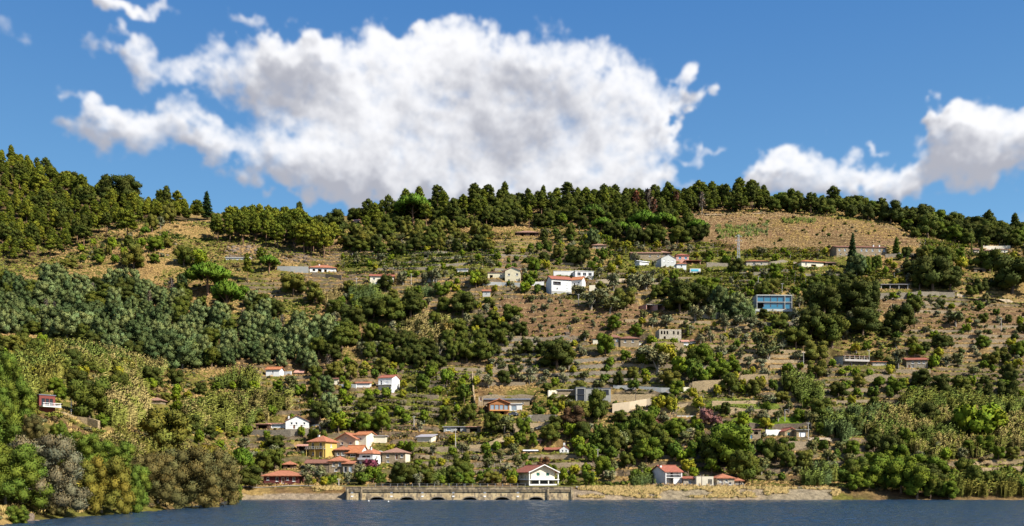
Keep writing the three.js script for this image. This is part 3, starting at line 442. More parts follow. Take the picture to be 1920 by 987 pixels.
wallAlong('terrace_wall', [[762, 884], [800, 884], [850, 886]], 1.8, M.stone, 'dry stone terrace wall right of the weathered stone house', 'wall', .6);
wallAlong('terrace_wall', [[960, 864], [1000, 862], [1040, 862]], 1.4, M.stone, 'dry stone terrace wall above the riverside villa', 'wall', .6);
// --- upper middle: white and orange house with modern block
house({ px: 1053, py: 552, w: 38, h: 28, rh: 8, d: 9, rot: .28, over: .5, m: M.white, rm: M.roofRed, label: 'white two-storey house with red roof and dark balcony recess high on the slope', phrase: 'the high white house', win: [['f', .27, .58, 4.2, 1.9, 'o'], ['f', .75, .64, .9, .9, 'S'], ['f', .28, .32, 1, .8, 'w'], ['f', .76, .3, 1.1, .9, 'S'], ['l', .5, .1, .9, 1.6, 'd']], extra(g, { W, H, D }) { part(g, 'balcony_rail', box(4.2, .9, .06, -.23 * W, H * .58, -.2), M.frameDark); part(g, 'balcony_back', box(4.6, 2.2, .1, -.23 * W, H * .56, -1.6), M.pink); part(g, 'plinth', box(W + .12, H * .3, .3, 0, -.8, -.02), M.grey); for (const x of [-.33, -.14]) part(g, 'balcony_window', box(1, 1.3, .1, x * W, H * .62, -1.5), M.shutterWhite); } });
house({ px: 1081, py: 538, w: 20, h: 13, rh: 7, d: 7, rot: -.35, over: .4, m: M.white, rm: M.roofBright, label: 'small white annexe with bright orange roof right of the high white house', cat: 'annexe', name: 'annexe', win: [['f', .3, .1, .9, 1.7, 'k'], ['f', .7, .45, 1, .9, 'w']] });
house({ name: 'modern_house', px: 1096, py: 526, w: 35, h: 17, d: 8, roof: 'flat', over: .25, rot: .2, m: M.white, rm: M.white, label: 'modern white flat-roofed block with wide dark windows behind the high white house', phrase: 'the modern white block', fm: M.frame, win: [['f', .2, .5, 1.9, 1.7, 'w'], ['f', .5, .5, 1.9, 1.7, 'w'], ['f', .8, .5, 1.9, 1.7, 'w'], ['f', .5, 0, 5, 1.5, 'o']] });
house({ name: 'modern_wing', px: 1058, py: 518, w: 40, h: 9, d: 6, roof: 'flat', over: .1, m: M.white, rm: M.white, label: 'low white wing left of the modern white block', cat: 'house', win: [['f', .85, .1, 1, 1.4, 'k']] });
wallAlong('drive_wall', [[1105, 546], [1122, 545], [1138, 543]], 2.6, M.creamWhite, 'cream retaining wall below the modern white block', 'wall', .4, { even: 1 });
wallAlong('drive_wall', [[1120, 530], [1140, 531], [1160, 528], [1172, 525]], 1.6, M.sand, 'pale wall curving along the drive right of the modern white block', 'wall', .4, { even: 1 });
wallAlong('garden_wall', [[985, 537], [1005, 535], [1020, 534]], 1.7, M.white, 'white garden wall left of the high white house', 'wall', .4, { even: 1 });
house({ px: 961, py: 529, w: 28, h: 22, rh: 6, d: 9, rot: -.05, ridge: 'z', over: .5, m: M.cream, rm: M.roofPink, label: 'cream two-storey gabled house on the upper slope', phrase: 'the cream gabled house', win: [['f', .25, .55, 1.2, 1, 'w'], ['f', .8, .55, 1.2, 1.1, 'w'], ['f', .25, .12, 1.2, .6, 'w'], ['f', .8, .12, 1.2, .6, 'w']] });
house({ name: 'annexe', px: 931, py: 523, w: 33, h: 12, rh: 3, d: 8, roof: 'shed', m: M.cream, rm: M.roofPink, label: 'lower cream wing with porch left of the cream gabled house', cat: 'annexe', win: [['f', .2, .05, 1.6, 1.8, 'o'], ['f', .75, .4, 1.4, 1, 'w']] });
wallAlong('garden_wall', [[905, 536], [940, 537], [975, 539]], 2.0, M.greyLight, 'pale garden wall with lawn below the cream gabled house', 'wall', .4, { even: 1 });
house({ name: 'shed', px: 867, py: 511, w: 20, h: 6, rh: 2, d: 5, roof: 'shed', m: M.white, rm: M.sheet, label: 'small white shed behind a dark hedge left of the cream house', cat: 'shed' });
house({ name: 'hut', px: 912, py: 557, w: 14, h: 11, rh: 3, d: 4, m: M.greyLight, rm: M.roofOrange, label: 'small grey hut with orange roof on rocks below the cream house', cat: 'hut', phrase: 'the small grey hut', win: [['f', .5, .5, .5, .6, 'w'], ['f', .3, 0, 2.4, 1, 'o']] });
house({ px: 605, py: 511, w: 48, h: 9, rh: 7, d: 9, rot: .12, roof: 'hip', over: .6, m: M.white, rm: M.roofOrange, label: 'white bungalow with arched porch and broad tiled roof below the pine wood', phrase: 'the white bungalow', chim: [[.35, .4, 2]], win: [['f', .16, .2, 1.4, 1.2, 'o'], ['f', .38, .05, 2, 1.6, 'o'], ['f', .6, .05, 1.4, 1.5, 'o'], ['f', .85, .3, 1.6, 1, 'S']] });
wallAlong('terrace_wall', [[520, 509], [545, 510], [578, 511]], 3.0, M.grey, 'plain grey retaining wall left of the white bungalow', 'wall', .5, { even: 1 });
wallAlong('terrace_wall', [[585, 515], [610, 518], [640, 525]], 1.6, M.stoneDark, 'dark stone wall sloping down in front of the white bungalow', 'wall', .5);
house({ name: 'hut', px: 528, py: 507, w: 14, h: 4, rh: 3, d: 3, roof: 'shed', m: M.stoneDark, rm: M.roofOrange, label: 'tiny lean-to with orange roof against the plain grey wall', cat: 'hut' });
house({ px: 716, py: 531, w: 44, h: 13, rh: 5, d: 8, rot: .12, roof: 'gable', over: .6, m: M.creamWhite, rm: M.roofRed, label: 'pale house with long red roof half hidden by trees on the left slope', phrase: 'the pale house with the long red roof', win: [['f', .16, .45, 1.2, 1, 'w'], ['f', .5, .2, 1.8, 1.9, 'o'], ['f', .8, .35, 2, 1.2, 'w']] });
house({ name: 'hut', px: 806, py: 530, w: 12, h: 12, rh: 3, d: 4, m: M.white, rm: M.roofPink, label: 'narrow white hut between olive trees left of the white shed', cat: 'hut' });
house({ name: 'hut', px: 445, py: 488, w: 44, h: 4, d: 4, roof: 'flat', m: M.white, rm: M.white, label: 'long low white wall of a shed under the rock outcrop', cat: 'shed' });
house({ name: 'shed', px: 345, py: 490, w: 40, h: 3, d: 4, roof: 'flat', m: M.grey, rm: M.slate, label: 'low slate-roofed shed at the top edge of the blue-green grove', cat: 'shed' });
house({ name: 'stone_barn', px: 988, py: 444, w: 40, h: 8, rh: 5, d: 8, roof: 'hip', over: .8, m: M.woodDark, rm: M.roofOld, label: 'dark open barn with brown hipped roof below the ridge wood', cat: 'barn', phrase: 'the dark barn below the ridge', win: [['f', .3, .05, 3.4, 1.7, 'o'], ['f', .75, .05, 3, 1.7, 'o']] });
house({ name: 'hut', px: 668, py: 419, w: 10, h: 5, rh: 3, d: 4, m: M.beige, rm: M.roofPink, label: 'tiny pale hut in the saddle of the skyline', cat: 'hut' });
// --- hamlet right of centre
house({ name: 'stone_house', px: 1212, py: 489, w: 56, h: 14, rh: 4, d: 8, roof: 'gable', m: M.stone, rm: M.roofOld, label: 'long stone house with dark roof at the left of the upper hamlet', phrase: 'the upper hamlet', win: [['f', .62, .5, .9, 1, 'w'], ['f', .9, .5, .8, .9, 'w']] });
house({ name: 'stone_house', px: 1238, py: 483, w: 34, h: 9, rh: 6, d: 8, roof: 'hip', over: .7, m: M.stoneGrey, rm: M.roofOld, label: 'stone house with hipped dark roof at the top of the upper hamlet', win: [['f', .5, .3, 1, 1.2, 'w'], ['f', .85, .2, 1.2, 1.4, 'o']] });
house({ px: 1254, py: 502, w: 29, h: 17, rh: 7, d: 11, rot: .3, ridge: 'z', over: .25, m: M.greyLight, rm: M.roofGrey, label: 'pale grey gabled house with three small square windows in the hamlet', phrase: 'the grey gabled house of the hamlet', fm: M.white, win: [['f', .2, .62, .9, 1, 'S'], ['f', .48, .62, .6, .8, 'S'], ['f', .78, .62, .9, 1, 'S'], ['f', .3, .15, .5, .7, 'w']] });
house({ px: 1280, py: 491, w: 24, h: 12, rh: 5, d: 7, roof: 'hip', m: M.pink, rm: M.roofRed, label: 'reddish house with blue windows behind the grey gabled house', win: [['f', .3, .4, 1.5, 1.3, 'B'], ['f', .75, .4, 1.5, 1.3, 'B']] });
house({ px: 1278, py: 504, w: 18, h: 9, rh: 4, d: 6, roof: 'hip', m: M.white, rm: M.roofOrange, label: 'small white cottage with orange roof right of the grey gabled house', name: 'cottage', cat: 'cottage', win: [['f', .5, .4, .8, 1, 'w']] });
house({ name: 'pergola', px: 1300, py: 497, w: 28, h: 8, rh: 2, d: 6, roof: 'shed', open: true, m: M.pink, rm: M.roofRed, label: 'open red-roofed porch right of the hamlet', cat: 'porch' });
house({ name: 'swimming_pool', px: 1304, py: 512, w: 20, h: 8, d: 6, roof: 'none', m: M.white, label: 'white raised swimming pool block with blue front in the hamlet', cat: 'pool', extra(g, { W, H, D }) { part(g, 'pool_water', box(W - .8, .1, D - .8, 0, H - .3, -D / 2), M.pool); part(g, 'blue_panel', box(W * .7, H * .5, .12, -W * .05, H * .35, .07), M.pool); } });
house({ name: 'shed', px: 1208, py: 499, w: 18, h: 8, rh: 2, d: 5, roof: 'gable', rot: .4, m: M.white, rm: M.shutterWhite, label: 'small bright white shed left of the grey gabled house', cat: 'shed' });
house({ name: 'stone_house', px: 1124, py: 468, w: 26, h: 8, rh: 4, d: 6, roof: 'hip', m: M.stone, rm: M.roofOld, label: 'small isolated stone house above left of the upper hamlet', win: [['f', .3, .3, .8, .9, 'w'], ['f', .7, .3, .8, .9, 'w']] });
house({ px: 1420, py: 499, w: 40, h: 9, rh: 4, d: 8, roof: 'hip', m: M.stonePale, rm: M.roofOrange, label: 'low house with orange hipped roof right of the steel pylon', phrase: 'the low house by the pylon', win: [['f', .35, .2, 1.4, 1.2, 'w'], ['f', .7, .25, 1, 1, 'w']] });
house({ px: 1524, py: 502, w: 44, h: 11, rh: 5, d: 9, rot: .2, roof: 'hip', over: .7, m: M.creamWhite, rm: M.roofBright, label: 'low pale house with bright orange roof below the long stone manor', phrase: 'the bright orange roof below the manor', win: [['f', .2, .35, 1, 1.1, 'w'], ['f', .55, .05, 3, 1.6, 'o']] });
house({ name: 'shed', px: 1557, py: 500, w: 20, h: 7, rh: 3, d: 6, m: M.stoneDark, rm: M.roofOld, label: 'dark shed right of the bright orange roof', cat: 'shed', win: [['f', .5, .05, 2.4, 1.4, 'o']] });
house({ name: 'manor', px: 1616, py: 481, w: 96, h: 17, rh: 5, d: 10, rot: .06, roof: 'gable', over: .4, m: M.stone, rm: M.roofBrown, label: 'long stone manor with two rows of windows and brown roof', phrase: 'the long stone manor', chim: [[.78, .3, 1.8], [.9, .3, 1.8]], win: [...[.06, .17, .5, .6, .72, .86, .95].map((u) => ['f', u, .55, 1, 1.4, 'p']), ...[.08, .2, .42, .78, .88].map((u) => ['f', u, .15, .8, .8, 'w'])] });
house({ name: 'stone_hut', px: 1600, py: 514, w: 24, h: 9, rh: 2, d: 5, roof: 'shed', m: M.stoneWarm, rm: M.roofRed, label: 'small stone hut with red roof below the manor trees', cat: 'hut', win: [['f', .25, .3, .7, .9, 'w'], ['f', .75, .2, .7, 1.2, 'd']] });
house({ name: 'trellis_shed', px: 1678, py: 543, w: 52, h: 9, d: 4, roof: 'flat', open: true, m: M.stoneGrey, rm: M.sheet, label: 'long open trellis shelter with pale posts below the manor vineyard', cat: 'shelter', extra(g, { W, H }) { for (let i = 0; i < 4; i++) part(g, 'post', box(.3, H, .3, (i / 3 - .5) * (W - .6), 0, -.2), M.pole); } });
wallAlong('manor_wall', [[1660, 484], [1700, 483], [1740, 482]], 2.0, M.stoneGrey, 'stone wall right of the manor behind the parked white car', 'wall', .6);
wallAlong('road_wall', [[1650, 561], [1680, 560], [1720, 558], [1760, 557], [1790, 559]], 2.8, M.stoneGrey, 'long curved grey wall holding the upper road on the right', 'wall', .8, { phrase: 'the long curved road wall' });
wallAlong('field_wall', [[1400, 497], [1445, 497], [1495, 500]], 1.8, M.stoneGrey, 'dark field wall left of the bright orange roof', 'wall', .6);
wallAlong('field_wall', [[1325, 500], [1355, 500], [1382, 501]], 2.0, M.stoneGrey, 'stone wall between the hamlet and the steel pylon', 'wall', .6);
house({ px: 1880, py: 475, w: 20, h: 7, rh: 3, d: 6, roof: 'hip', m: M.creamWhite, rm: M.roofOld, label: 'small cream house with dark hipped roof near the right edge', phrase: 'the cypress house at the right edge', win: [['f', .35, .2, .8, 1, 'w'], ['f', .72, .15, .9, 1.2, 'w']] });
house({ name: 'annexe', px: 1858, py: 475, w: 24, h: 5, rh: 3, d: 6, roof: 'hip', m: M.stone, rm: M.roofOld, label: 'low dark-roofed wing left of the small cream house', cat: 'annexe', win: [['f', .3, .1, .8, 1, 'o']] });
house({ name: 'hut', px: 1832, py: 475, w: 10, h: 7, rh: 2, d: 3, m: M.stonePale, rm: M.roofOld, label: 'tiny pale hut between the two cypresses', cat: 'hut', win: [['f', .6, .3, .7, .7, 'w']] });
wallAlong('pale_wall', [[1844, 466], [1870, 466], [1895, 467]], 1.8, M.creamWhite, 'long cream wall behind the small house near the right edge', 'wall', .5, { even: 1 });
wallAlong('manor_lane_wall', [[1722, 470], [1760, 471], [1800, 474]], 1.4, M.stoneGrey, 'low stone wall along the lane between manor and cypresses', 'wall', .5);
// --- glass house
house({ name: 'glass_house', px: 1452, py: 581, w: 66, h: 27, d: 9, rot: .03, roof: 'flat', over: .12, m: M.greyLight, mf: M.slate, rm: M.greyLight, label: 'modern house with blue glass front over two storeys', phrase: 'the blue glass house', hide: 6, fm: M.frameDark, win: [['f', .11, .55, 3.2, 2.7, 'B'], ['f', .305, .55, 3.2, 2.7, 'B'], ['f', .50, .55, 3.2, 2.7, 'B'], ['f', .695, .55, 3.2, 2.7, 'B'], ['f', .90, .55, 3.0, 2.7, 'B'], ['f', .305, .06, 3.2, 2.9, 'B'], ['f', .50, .06, 3.2, 2.9, 'B'], ['f', .695, .06, 3.2, 2.9, 'B'], ['f', .90, .06, 3.0, 2.9, 'B'], ['f', .11, .06, 3.1, 2.8, 'o']], extra(g, { W, H }) {
  part(g, 'frame_band', box(W + .3, .26, .5, 0, H * .495, .25), M.greyLight); part(g, 'frame_band', box(W + .3, .26, .5, 0, H - .26, .25), M.greyLight); for (const x of [-W / 2, W * .3, W / 2]) part(g, 'frame_post', box(.22, H - .3, .46, x, 0, .23), M.greyLight);
  part(g, 'terrace', box(W + 1.6, 1.2, 2.6, -.6, -1.3, 1.2), M.greyLight); part(g, 'glass_rail', bx(W * .5, .9, .05, -W * .12, -.1, 2.4), M.blueGlass); for (const x of [W / 2 + .1, -W / 2 - 1.2]) part(g, 'pillar', box(.35, 3, .4, x, -3.4, 2.2), M.greyLight); } });
wallAlong('terrace_wall', [[1300, 594], [1340, 597], [1400, 600]], 1.8, M.stonePale, 'pale terrace wall left of the blue glass house', 'wall', .6, { even: 1 });
wallAlong('terrace_wall', [[1420, 616], [1460, 612], [1500, 612]], 2.2, M.stoneGrey, 'grey stone wall under the trees below the blue glass house', 'wall', .6);
// --- concrete frames, ruin, farm
house({ name: 'concrete_frame', px: 1221, py: 583, w: 18, h: 11, d: 7, roof: 'flat', open: true, rot: .45, over: .1, m: M.pink, rm: M.concrete, label: 'left cube of the unfinished concrete frame on the dry slope', cat: 'building', group: 'unfinished concrete frame house' });
house({ name: 'concrete_frame', px: 1240, py: 583, w: 15, h: 11, d: 7, roof: 'flat', open: true, rot: .4, over: .1, m: M.pink, rm: M.concrete, label: 'right cube of the unfinished concrete frame on the dry slope', cat: 'building', group: 'unfinished concrete frame house', phrase: 'the unfinished concrete frame', extra(g, { W, H }) { part(g, 'beam', box(10, .5, .6, W / 2 + 5.2, H - .3, -.4), M.concrete); part(g, 'post', box(.4, H, .4, W / 2 + 9.8, -.3, -.4), M.concrete); } });
house({ name: 'ruin', px: 1257, py: 636, w: 42, h: 18, d: 8, rot: .08, roof: 'none', m: M.stonePale, label: 'roofless pale stone ruin with a row of dark window holes', phrase: 'the pale roofless ruin', cat: 'ruin', win: [['f', .11, .48, .8, 1.6, 'o'], ['f', .24, .48, .8, 1.6, 'o'], ['f', .37, .48, .8, 1.6, 'o'], ['f', .66, .48, .8, 1.6, 'o'], ['f', .85, .45, .8, 1.6, 'o'], ['f', .25, 0, 1, 1.2, 'o']], extra(g, { W, H, D }) { part(g, 'added_shade_slab', box(W - .7, .3, D - .7, 0, H * .9, -D / 2), M.roofOld); } });  // unseen slab added under the wall tops to shade the inside and darken the window holes
wallAlong('terrace_wall', [[1222, 652], [1250, 655], [1282, 657]], 2.8, M.stoneWarm, 'sunlit terrace wall below the pale roofless ruin', 'wall', .7);
house({ name: 'stone_house', px: 1152, py: 653, w: 22, h: 20, rh: 7, d: 7, roof: 'hip', m: M.stone, rm: M.roofBrown, label: 'left half of the stone farmhouse with higher hipped roof', phrase: 'the stone farmhouse', win: [['f', .3, .58, .9, 1.2, 'p'], ['f', .72, .58, .9, 1.2, 'p'], ['f', .5, 0, 1, 1.9, 'b']] });
house({ name: 'stone_house', px: 1181, py: 652, w: 35, h: 17, rh: 5, d: 7, roof: 'hip', m: M.stone, rm: M.roofBrown, label: 'right half of the stone farmhouse with lower red-brown roof', win: [['f', .25, .55, 1, 1.2, 'w'], ['f', .66, .55, 1, 1.2, 'w']] });
house({ name: 'veranda', px: 1201, py: 648, w: 12, h: 9, d: 3, roof: 'shed', rh: 1, foot: 4, m: M.white, rm: M.roofOld, label: 'small white veranda on posts at the right end of the stone farmhouse', cat: 'veranda', win: [['f', .5, .55, 1.4, .8, 'w']] });
house({ name: 'shed', px: 1120, py: 647, w: 16, h: 12, rh: 3, d: 5, roof: 'shed', m: M.creamWhite, rm: M.roofOrange, label: 'small cream shed with orange roof left of the stone farmhouse', cat: 'shed' });
house({ name: 'hut', px: 1285, py: 649, w: 12, h: 8, rh: 3, d: 4, m: M.white, rm: M.roofPink, label: 'left of two white huts right of the roofless ruin', cat: 'hut' });
house({ name: 'hut', px: 1299, py: 646, w: 10, h: 6, rh: 4, d: 4, roof: 'hip', m: M.white, rm: M.roofBrown, label: 'right of two white huts right of the roofless ruin', cat: 'hut' });
// --- right: farm with porch
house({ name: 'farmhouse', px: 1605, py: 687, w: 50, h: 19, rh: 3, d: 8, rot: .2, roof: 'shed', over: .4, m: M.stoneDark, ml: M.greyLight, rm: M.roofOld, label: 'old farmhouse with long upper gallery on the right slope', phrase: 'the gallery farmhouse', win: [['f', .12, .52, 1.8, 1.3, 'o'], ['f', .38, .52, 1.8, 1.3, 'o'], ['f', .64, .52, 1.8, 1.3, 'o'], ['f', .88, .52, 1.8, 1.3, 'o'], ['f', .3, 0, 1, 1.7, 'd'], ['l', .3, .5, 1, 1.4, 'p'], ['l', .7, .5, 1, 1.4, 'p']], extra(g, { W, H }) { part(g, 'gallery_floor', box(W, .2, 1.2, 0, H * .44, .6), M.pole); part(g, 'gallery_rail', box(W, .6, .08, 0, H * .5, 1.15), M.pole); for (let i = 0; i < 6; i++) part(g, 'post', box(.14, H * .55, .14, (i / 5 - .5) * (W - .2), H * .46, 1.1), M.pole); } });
house({ name: 'shed', px: 1650, py: 687, w: 27, h: 8, rh: 3, d: 5, roof: 'shed', m: M.stonePale, rm: M.roofBright, label: 'low shed with orange roof right of the gallery farmhouse', cat: 'shed', win: [['f', .3, .4, .7, .7, 'w'], ['f', .8, .4, .7, .7, 'w']] });
house({ name: 'stone_house', px: 1720, py: 691, w: 38, h: 16, rh: 4, d: 7, rot: -.1, roof: 'gable', m: M.stoneGrey, rm: M.roofRed, label: 'grey stone house with red roof and black windows on the right slope', phrase: 'the grey stone house on the right', win: [['f', .3, .55, .9, 1.1, 'w'], ['f', .6, .55, .9, 1.1, 'w'], ['f', .82, .55, .9, 1.1, 'w'], ['f', .3, .05, .9, 1.2, 'w'], ['f', .12, 0, 1, 1.7, 'd']] });
wallAlong('terrace_wall', [[1680, 697], [1710, 698], [1745, 698]], 1.2, M.stone, 'dry stone wall in front of the grey stone house on the right', 'wall', .5);
wallAlong('terrace_wall', [[1618, 715], [1645, 714], [1668, 713]], 2.2, M.stone, 'dry stone wall under the yellow-green tree below the farmhouse', 'wall', .5);
house({ name: 'stone_shelter', px: 1838, py: 512, w: 22, h: 8, d: 4, roof: 'flat', m: M.stoneDark, rm: M.stone, label: 'dark stone shelter in the slope below the cypresses', cat: 'shelter', win: [['f', .5, .05, 3, 1.6, 'o']] });
// --- lower right cottage by the lawn
house({ name: 'cottage', px: 1484, py: 820, w: 26, h: 11, rh: 6, d: 6, rot: .2, ridge: 'z', m: M.stoneWarm, rm: M.roofRed, label: 'stone cottage with red gable and green door below the lawn', phrase: 'the cottage below the lawn', cat: 'cottage', win: [['f', .3, .05, 1.1, 1.7, 's']] });
house({ name: 'garage', px: 1505, py: 821, w: 22, h: 14, d: 5, roof: 'flat', m: M.stoneWarm, rm: M.concrete, label: 'garage with white shutter right of the cottage below the lawn', cat: 'garage', win: [['f', .5, .08, 2.6, 1.9, 'G']] });
wallAlong('white_wall', [[1436, 818], [1455, 817], [1472, 817]], 2.4, M.white, 'whitewashed wall left of the cottage below the lawn', 'wall', .5, { even: 1 });
house({ name: 'stone_house', px: 1412, py: 824, w: 30, h: 18, d: 6, roof: 'flat', rh: 1, m: M.stone, rm: M.roofPink, label: 'flat-roofed stone house with pale blue door left of the whitewashed wall', phrase: 'the flat-roofed stone house', win: [['f', .4, 0, .9, 1.6, 'b'], ['f', .7, .5, 1.6, 1, 'o'], ['f', .25, .55, 1.2, 1, 'o']] });
wallAlong('retaining_wall', [[1405, 805], [1440, 803], [1480, 803], [1515, 804]], 2.4, M.stoneDark, 'dark stone retaining wall behind the cottage under the lawn', 'wall', .6, { phrase: 'the lawn above the cottage' });
wallAlong('retaining_wall', [[1462, 846], [1490, 843], [1515, 836]], 2.6, M.stone, 'rough stone retaining wall in front of the cottage below the lawn', 'wall', .6);
wallAlong('terrace_wall', [[1335, 760], [1390, 758], [1430, 757]], 1.4, M.stoneWarm, 'upper of the two pale terrace walls above the lawn', 'wall', .6);
wallAlong('terrace_wall', [[1368, 776], [1410, 775], [1465, 774]], 1.8, M.stoneWarm, 'lower of the two pale terrace walls above the lawn', 'wall', .6);
wallAlong('lane_wall', [[1190, 784], [1225, 776], [1262, 766], [1290, 762]], 1.6, M.stoneWarm, 'pale lane wall slanting up below the cream retaining wall', 'wall', .5);
house({ name: 'swimming_pool', px: 1286, py: 783, w: 32, h: 3, d: 4, roof: 'none', m: M.white, label: 'narrow pool basin with pale rim among the orchard trees', cat: 'pool', extra(g, { W, D }) { part(g, 'pool_water', box(W - .6, .1, D - .6, 0, .5, -D / 2), M.pool); } });
wallAlong('field_wall', [[886, 692], [886, 712], [888, 740], [890, 762]], 1.4, M.stoneWarm, 'stone wall running straight down the slope left of the olive terraces', 'wall', .6);
for (const [i, [x0, x1, y]] of [[900, 1000, 694], [895, 1060, 708], [893, 985, 724], [896, 1010, 738], [910, 1000, 658], [930, 1090, 640]].entries()) wallAlong('terrace_wall', [[x0, y], [(x0 + x1) / 2, y - 1], [x1, y]], 1.5, M.stone, ['uppermost dry stone wall of the olive terraces above the chalet', 'second dry stone wall of the olive terraces above the chalet', 'third dry stone wall of the olive terraces above the chalet', 'lowest dry stone wall of the olive terraces above the chalet', 'dry stone wall at the bottom of the bare brown slope', 'dry stone wall across the middle of the bare brown slope'][i], 'wall', .6);
// --- red house close on the left
house({ name: 'red_house', px: 88, py: 774, w: 18, h: 32, d: 10, rot: .95, roof: 'flat', over: .15, e: 1, m: M.redwall, rm: M.slate, label: 'dark red modern house with white balcony rail on the near left bank', phrase: 'the dark red house on the near bank', fm: M.frameDark, win: [['f', .25, .42, .9, 1.7, 'w'], ['f', .5, .42, .9, 1.7, 'w'], ['f', .75, .42, .9, 1.7, 'w']], extra(g, { W, H }) { part(g, 'balcony', box(W + .6, .3, 1.8, .3, H * .3, .9), M.white); for (const y of [.5, .95]) part(g, 'balcony_rail', box(W + .6, .09, .07, .3, H * .3 + y, 1.75), M.rail); for (let i = 0; i < 4; i++) part(g, 'rail_post', box(.07, 1, .07, (i / 3 - .5) * W + .3, H * .3, 1.75), M.rail); } });
house({ name: 'hut', px: 290, py: 758, w: 22, h: 7, rh: 5, d: 5, roof: 'hip', m: M.stone, rm: M.roofOld, label: 'small tiled hut half buried in reeds above the near bank', cat: 'hut' });
wallAlong('stone_wall', [[116, 778], [138, 784], [165, 798], [185, 808]], 1.4, M.stoneWarm, 'dry bank wall with straw top right of the dark red house', 'wall', .7);

// ---------------------------------------------------------------- the arched river wall, its deck and parapet
(function viaduct() {
  const g = new THREE.Group(), D0 = 299.6, S = F / D0, X = (px) => (px - CX) / S, x0 = X(648), x1 = X(1075), top = 3.2;
  g.position.set(0, 0, -D0);
  const s = new THREE.Shape([[x0, -2], [x1, -2], [x1, top], [x0, top]].map((q) => new THREE.Vector2(...q)));
  const arches = [707, 763, 821, 881, 942, 1005].map(X);
  for (const x of arches) { const h = new THREE.Path(), w = 2.2, r = .95; h.moveTo(x - w, -1.9); h.lineTo(x - w, -.1); h.absellipse(x, -.1, w, r, Math.PI, 0, true); h.lineTo(x + w, -1.9); h.lineTo(x - w, -1.9); s.holes.push(h); }
  const geo = extr(s, .9).translate(0, 0, -.9), uv = geo.attributes.uv, p = geo.attributes.position;
  for (let i = 0; i < uv.count; i++) uv.setXY(i, p.getX(i) / 22, (p.getY(i) + p.getZ(i)) / 5.6);
  const stained = mat(.52, .425, .29, { map: T.streak, bumpMap: T.grain, bumpScale: .05 }), capM = mat(.40, .335, .25, { map: rept(T.streak, .05, .2), bumpMap: T.grain, bumpScale: .05 });
  part(g, 'wall', geo, stained);
  for (const x of arches) { const r = new THREE.Shape(), n = 14; for (let k = 0; k <= n; k++) r[k ? 'lineTo' : 'moveTo'](x + 2.5 * Math.cos(Math.PI * k / n), -.1 + 1.3 * Math.sin(Math.PI * k / n)); for (let k = n; k >= 0; k--) r.lineTo(x + 2.22 * Math.cos(Math.PI * k / n), -.1 + .97 * Math.sin(Math.PI * k / n)); part(g, 'arch_ring', extr(r, .14).translate(0, 0, .001), M.stoneGrey); }
  part(g, 'ledge', box(x1 - x0, .28, .5, (x0 + x1) / 2, top - .55, .1), capM);
  part(g, 'deck', box(x1 - x0, .35, 9.4, (x0 + x1) / 2, top, -4.3), capM);
  part(g, 'parapet', box(x1 - x0, .36, .4, (x0 + x1) / 2, top + .35, .18), capM);
  for (let i = 0; i <= 42; i++) part(g, 'coping_stone', box((x1 - x0) / 43 - .12, .22, .62, x0 + (i + .5) * (x1 - x0) / 43, top + .71, .18), capM);
  for (const px of [652, 678, 1028, 1072]) part(g, 'pier', box(.5, top + 1.5, .5, X(px), -.6, .28), capM);
  for (const px of [660, 734, 792, 850, 909, 971]) for (const y of [2.1, .9]) part(g, 'gauge_plate', box(.75, .42, .06, X(px), y, .04), M.frame);
  tag(g, 'arched_wall', 'long stained stone river wall with six low arches at the waterline', 'wall', null, 'thing'); marks.push({ px: 860, py: 925, phrase: 'the arched river wall' });
})();
(function fences() {
  for (const [a, b, D, h, label] of [[690, 870, 309, 1.9, 'left stretch of the wire fence behind the arched wall'], [872, 985, 309, 1.9, 'right stretch of the wire fence behind the arched wall'], [1225, 1395, 314, 1.2, 'dark post fence below the shore houses on the right']]) {
    const g = new THREE.Group(), X = (px) => (px - CX) / F * D, x0 = X(a), x1 = X(b), n = Math.round((x1 - x0) / 2.4), y = groundY((x0 + x1) / 2, D);
    g.position.set(x0, y, -D);
    for (let i = 0; i <= n; i++) part(g, 'post', bx(.1, h, .1, i * (x1 - x0) / n, -.2, 0), M.metal);
    for (const k of [.35, .65, .95]) part(g, 'wire', bx(x1 - x0, .03, .03, (x1 - x0) / 2, h * k - .2, 0), M.metal);
    tag(g, 'fence', label, 'fence');
  }
})();

// ---------------------------------------------------------------- poles, lamps, the pylon, cars
function pole(px, py, h, label, lamp, m = M.pole) {
  const p = at(px, py), H = h / scaleAt(p), g = new THREE.Group(); g.position.copy(p);
  part(g, 'shaft', new THREE.CylinderGeometry(.09, .15, H + .8, 8).translate(0, H / 2 - .4, 0), m);
  if (lamp) { part(g, 'arm', bx(1.1, .08, .08, .5, H - .15, 0), M.metal); part(g, 'lamp_head', bx(.5, .12, .22, 1, H - .22, 0), M.metal); }
  else { const c = part(g, 'crossarm', bx(1.2, .1, .1, 0, H - .5, 0), m); for (const x of [-.5, 0, .5]) part(c, 'insulator', new THREE.CylinderGeometry(.05, .06, .2, 6).translate(x, H - .3, 0), M.frame); }
  tag(g, lamp ? 'street_lamp' : 'utility_pole', label, lamp ? 'lamp' : 'pole');
}
pole(460, 911, 42, 'dark wooden pole on the embankment left of the long dark red house', 0, M.poleWood);
pole(635, 913, 16, 'short pole where the embankment meets the arched wall', 0);
pole(854, 842, 38, 'thin pole rising above the pale sheds and vine trellis', 0);
pole(1085, 573, 22, 'pale pole on the bare slope below the high white house', 0);
pole(1316, 914, 24, 'dark pole standing in front of the pale roofless walls', 0, M.poleWood);
pole(1507, 692, 32, 'pale tall pole beside the large dark trees right of centre', 0);
pole(1422, 548, 30, 'lamp post with pale shaft above the blue glass house', 1);
pole(1467, 549, 18, 'thin mast beside the box above the blue glass house', 0, M.metal);
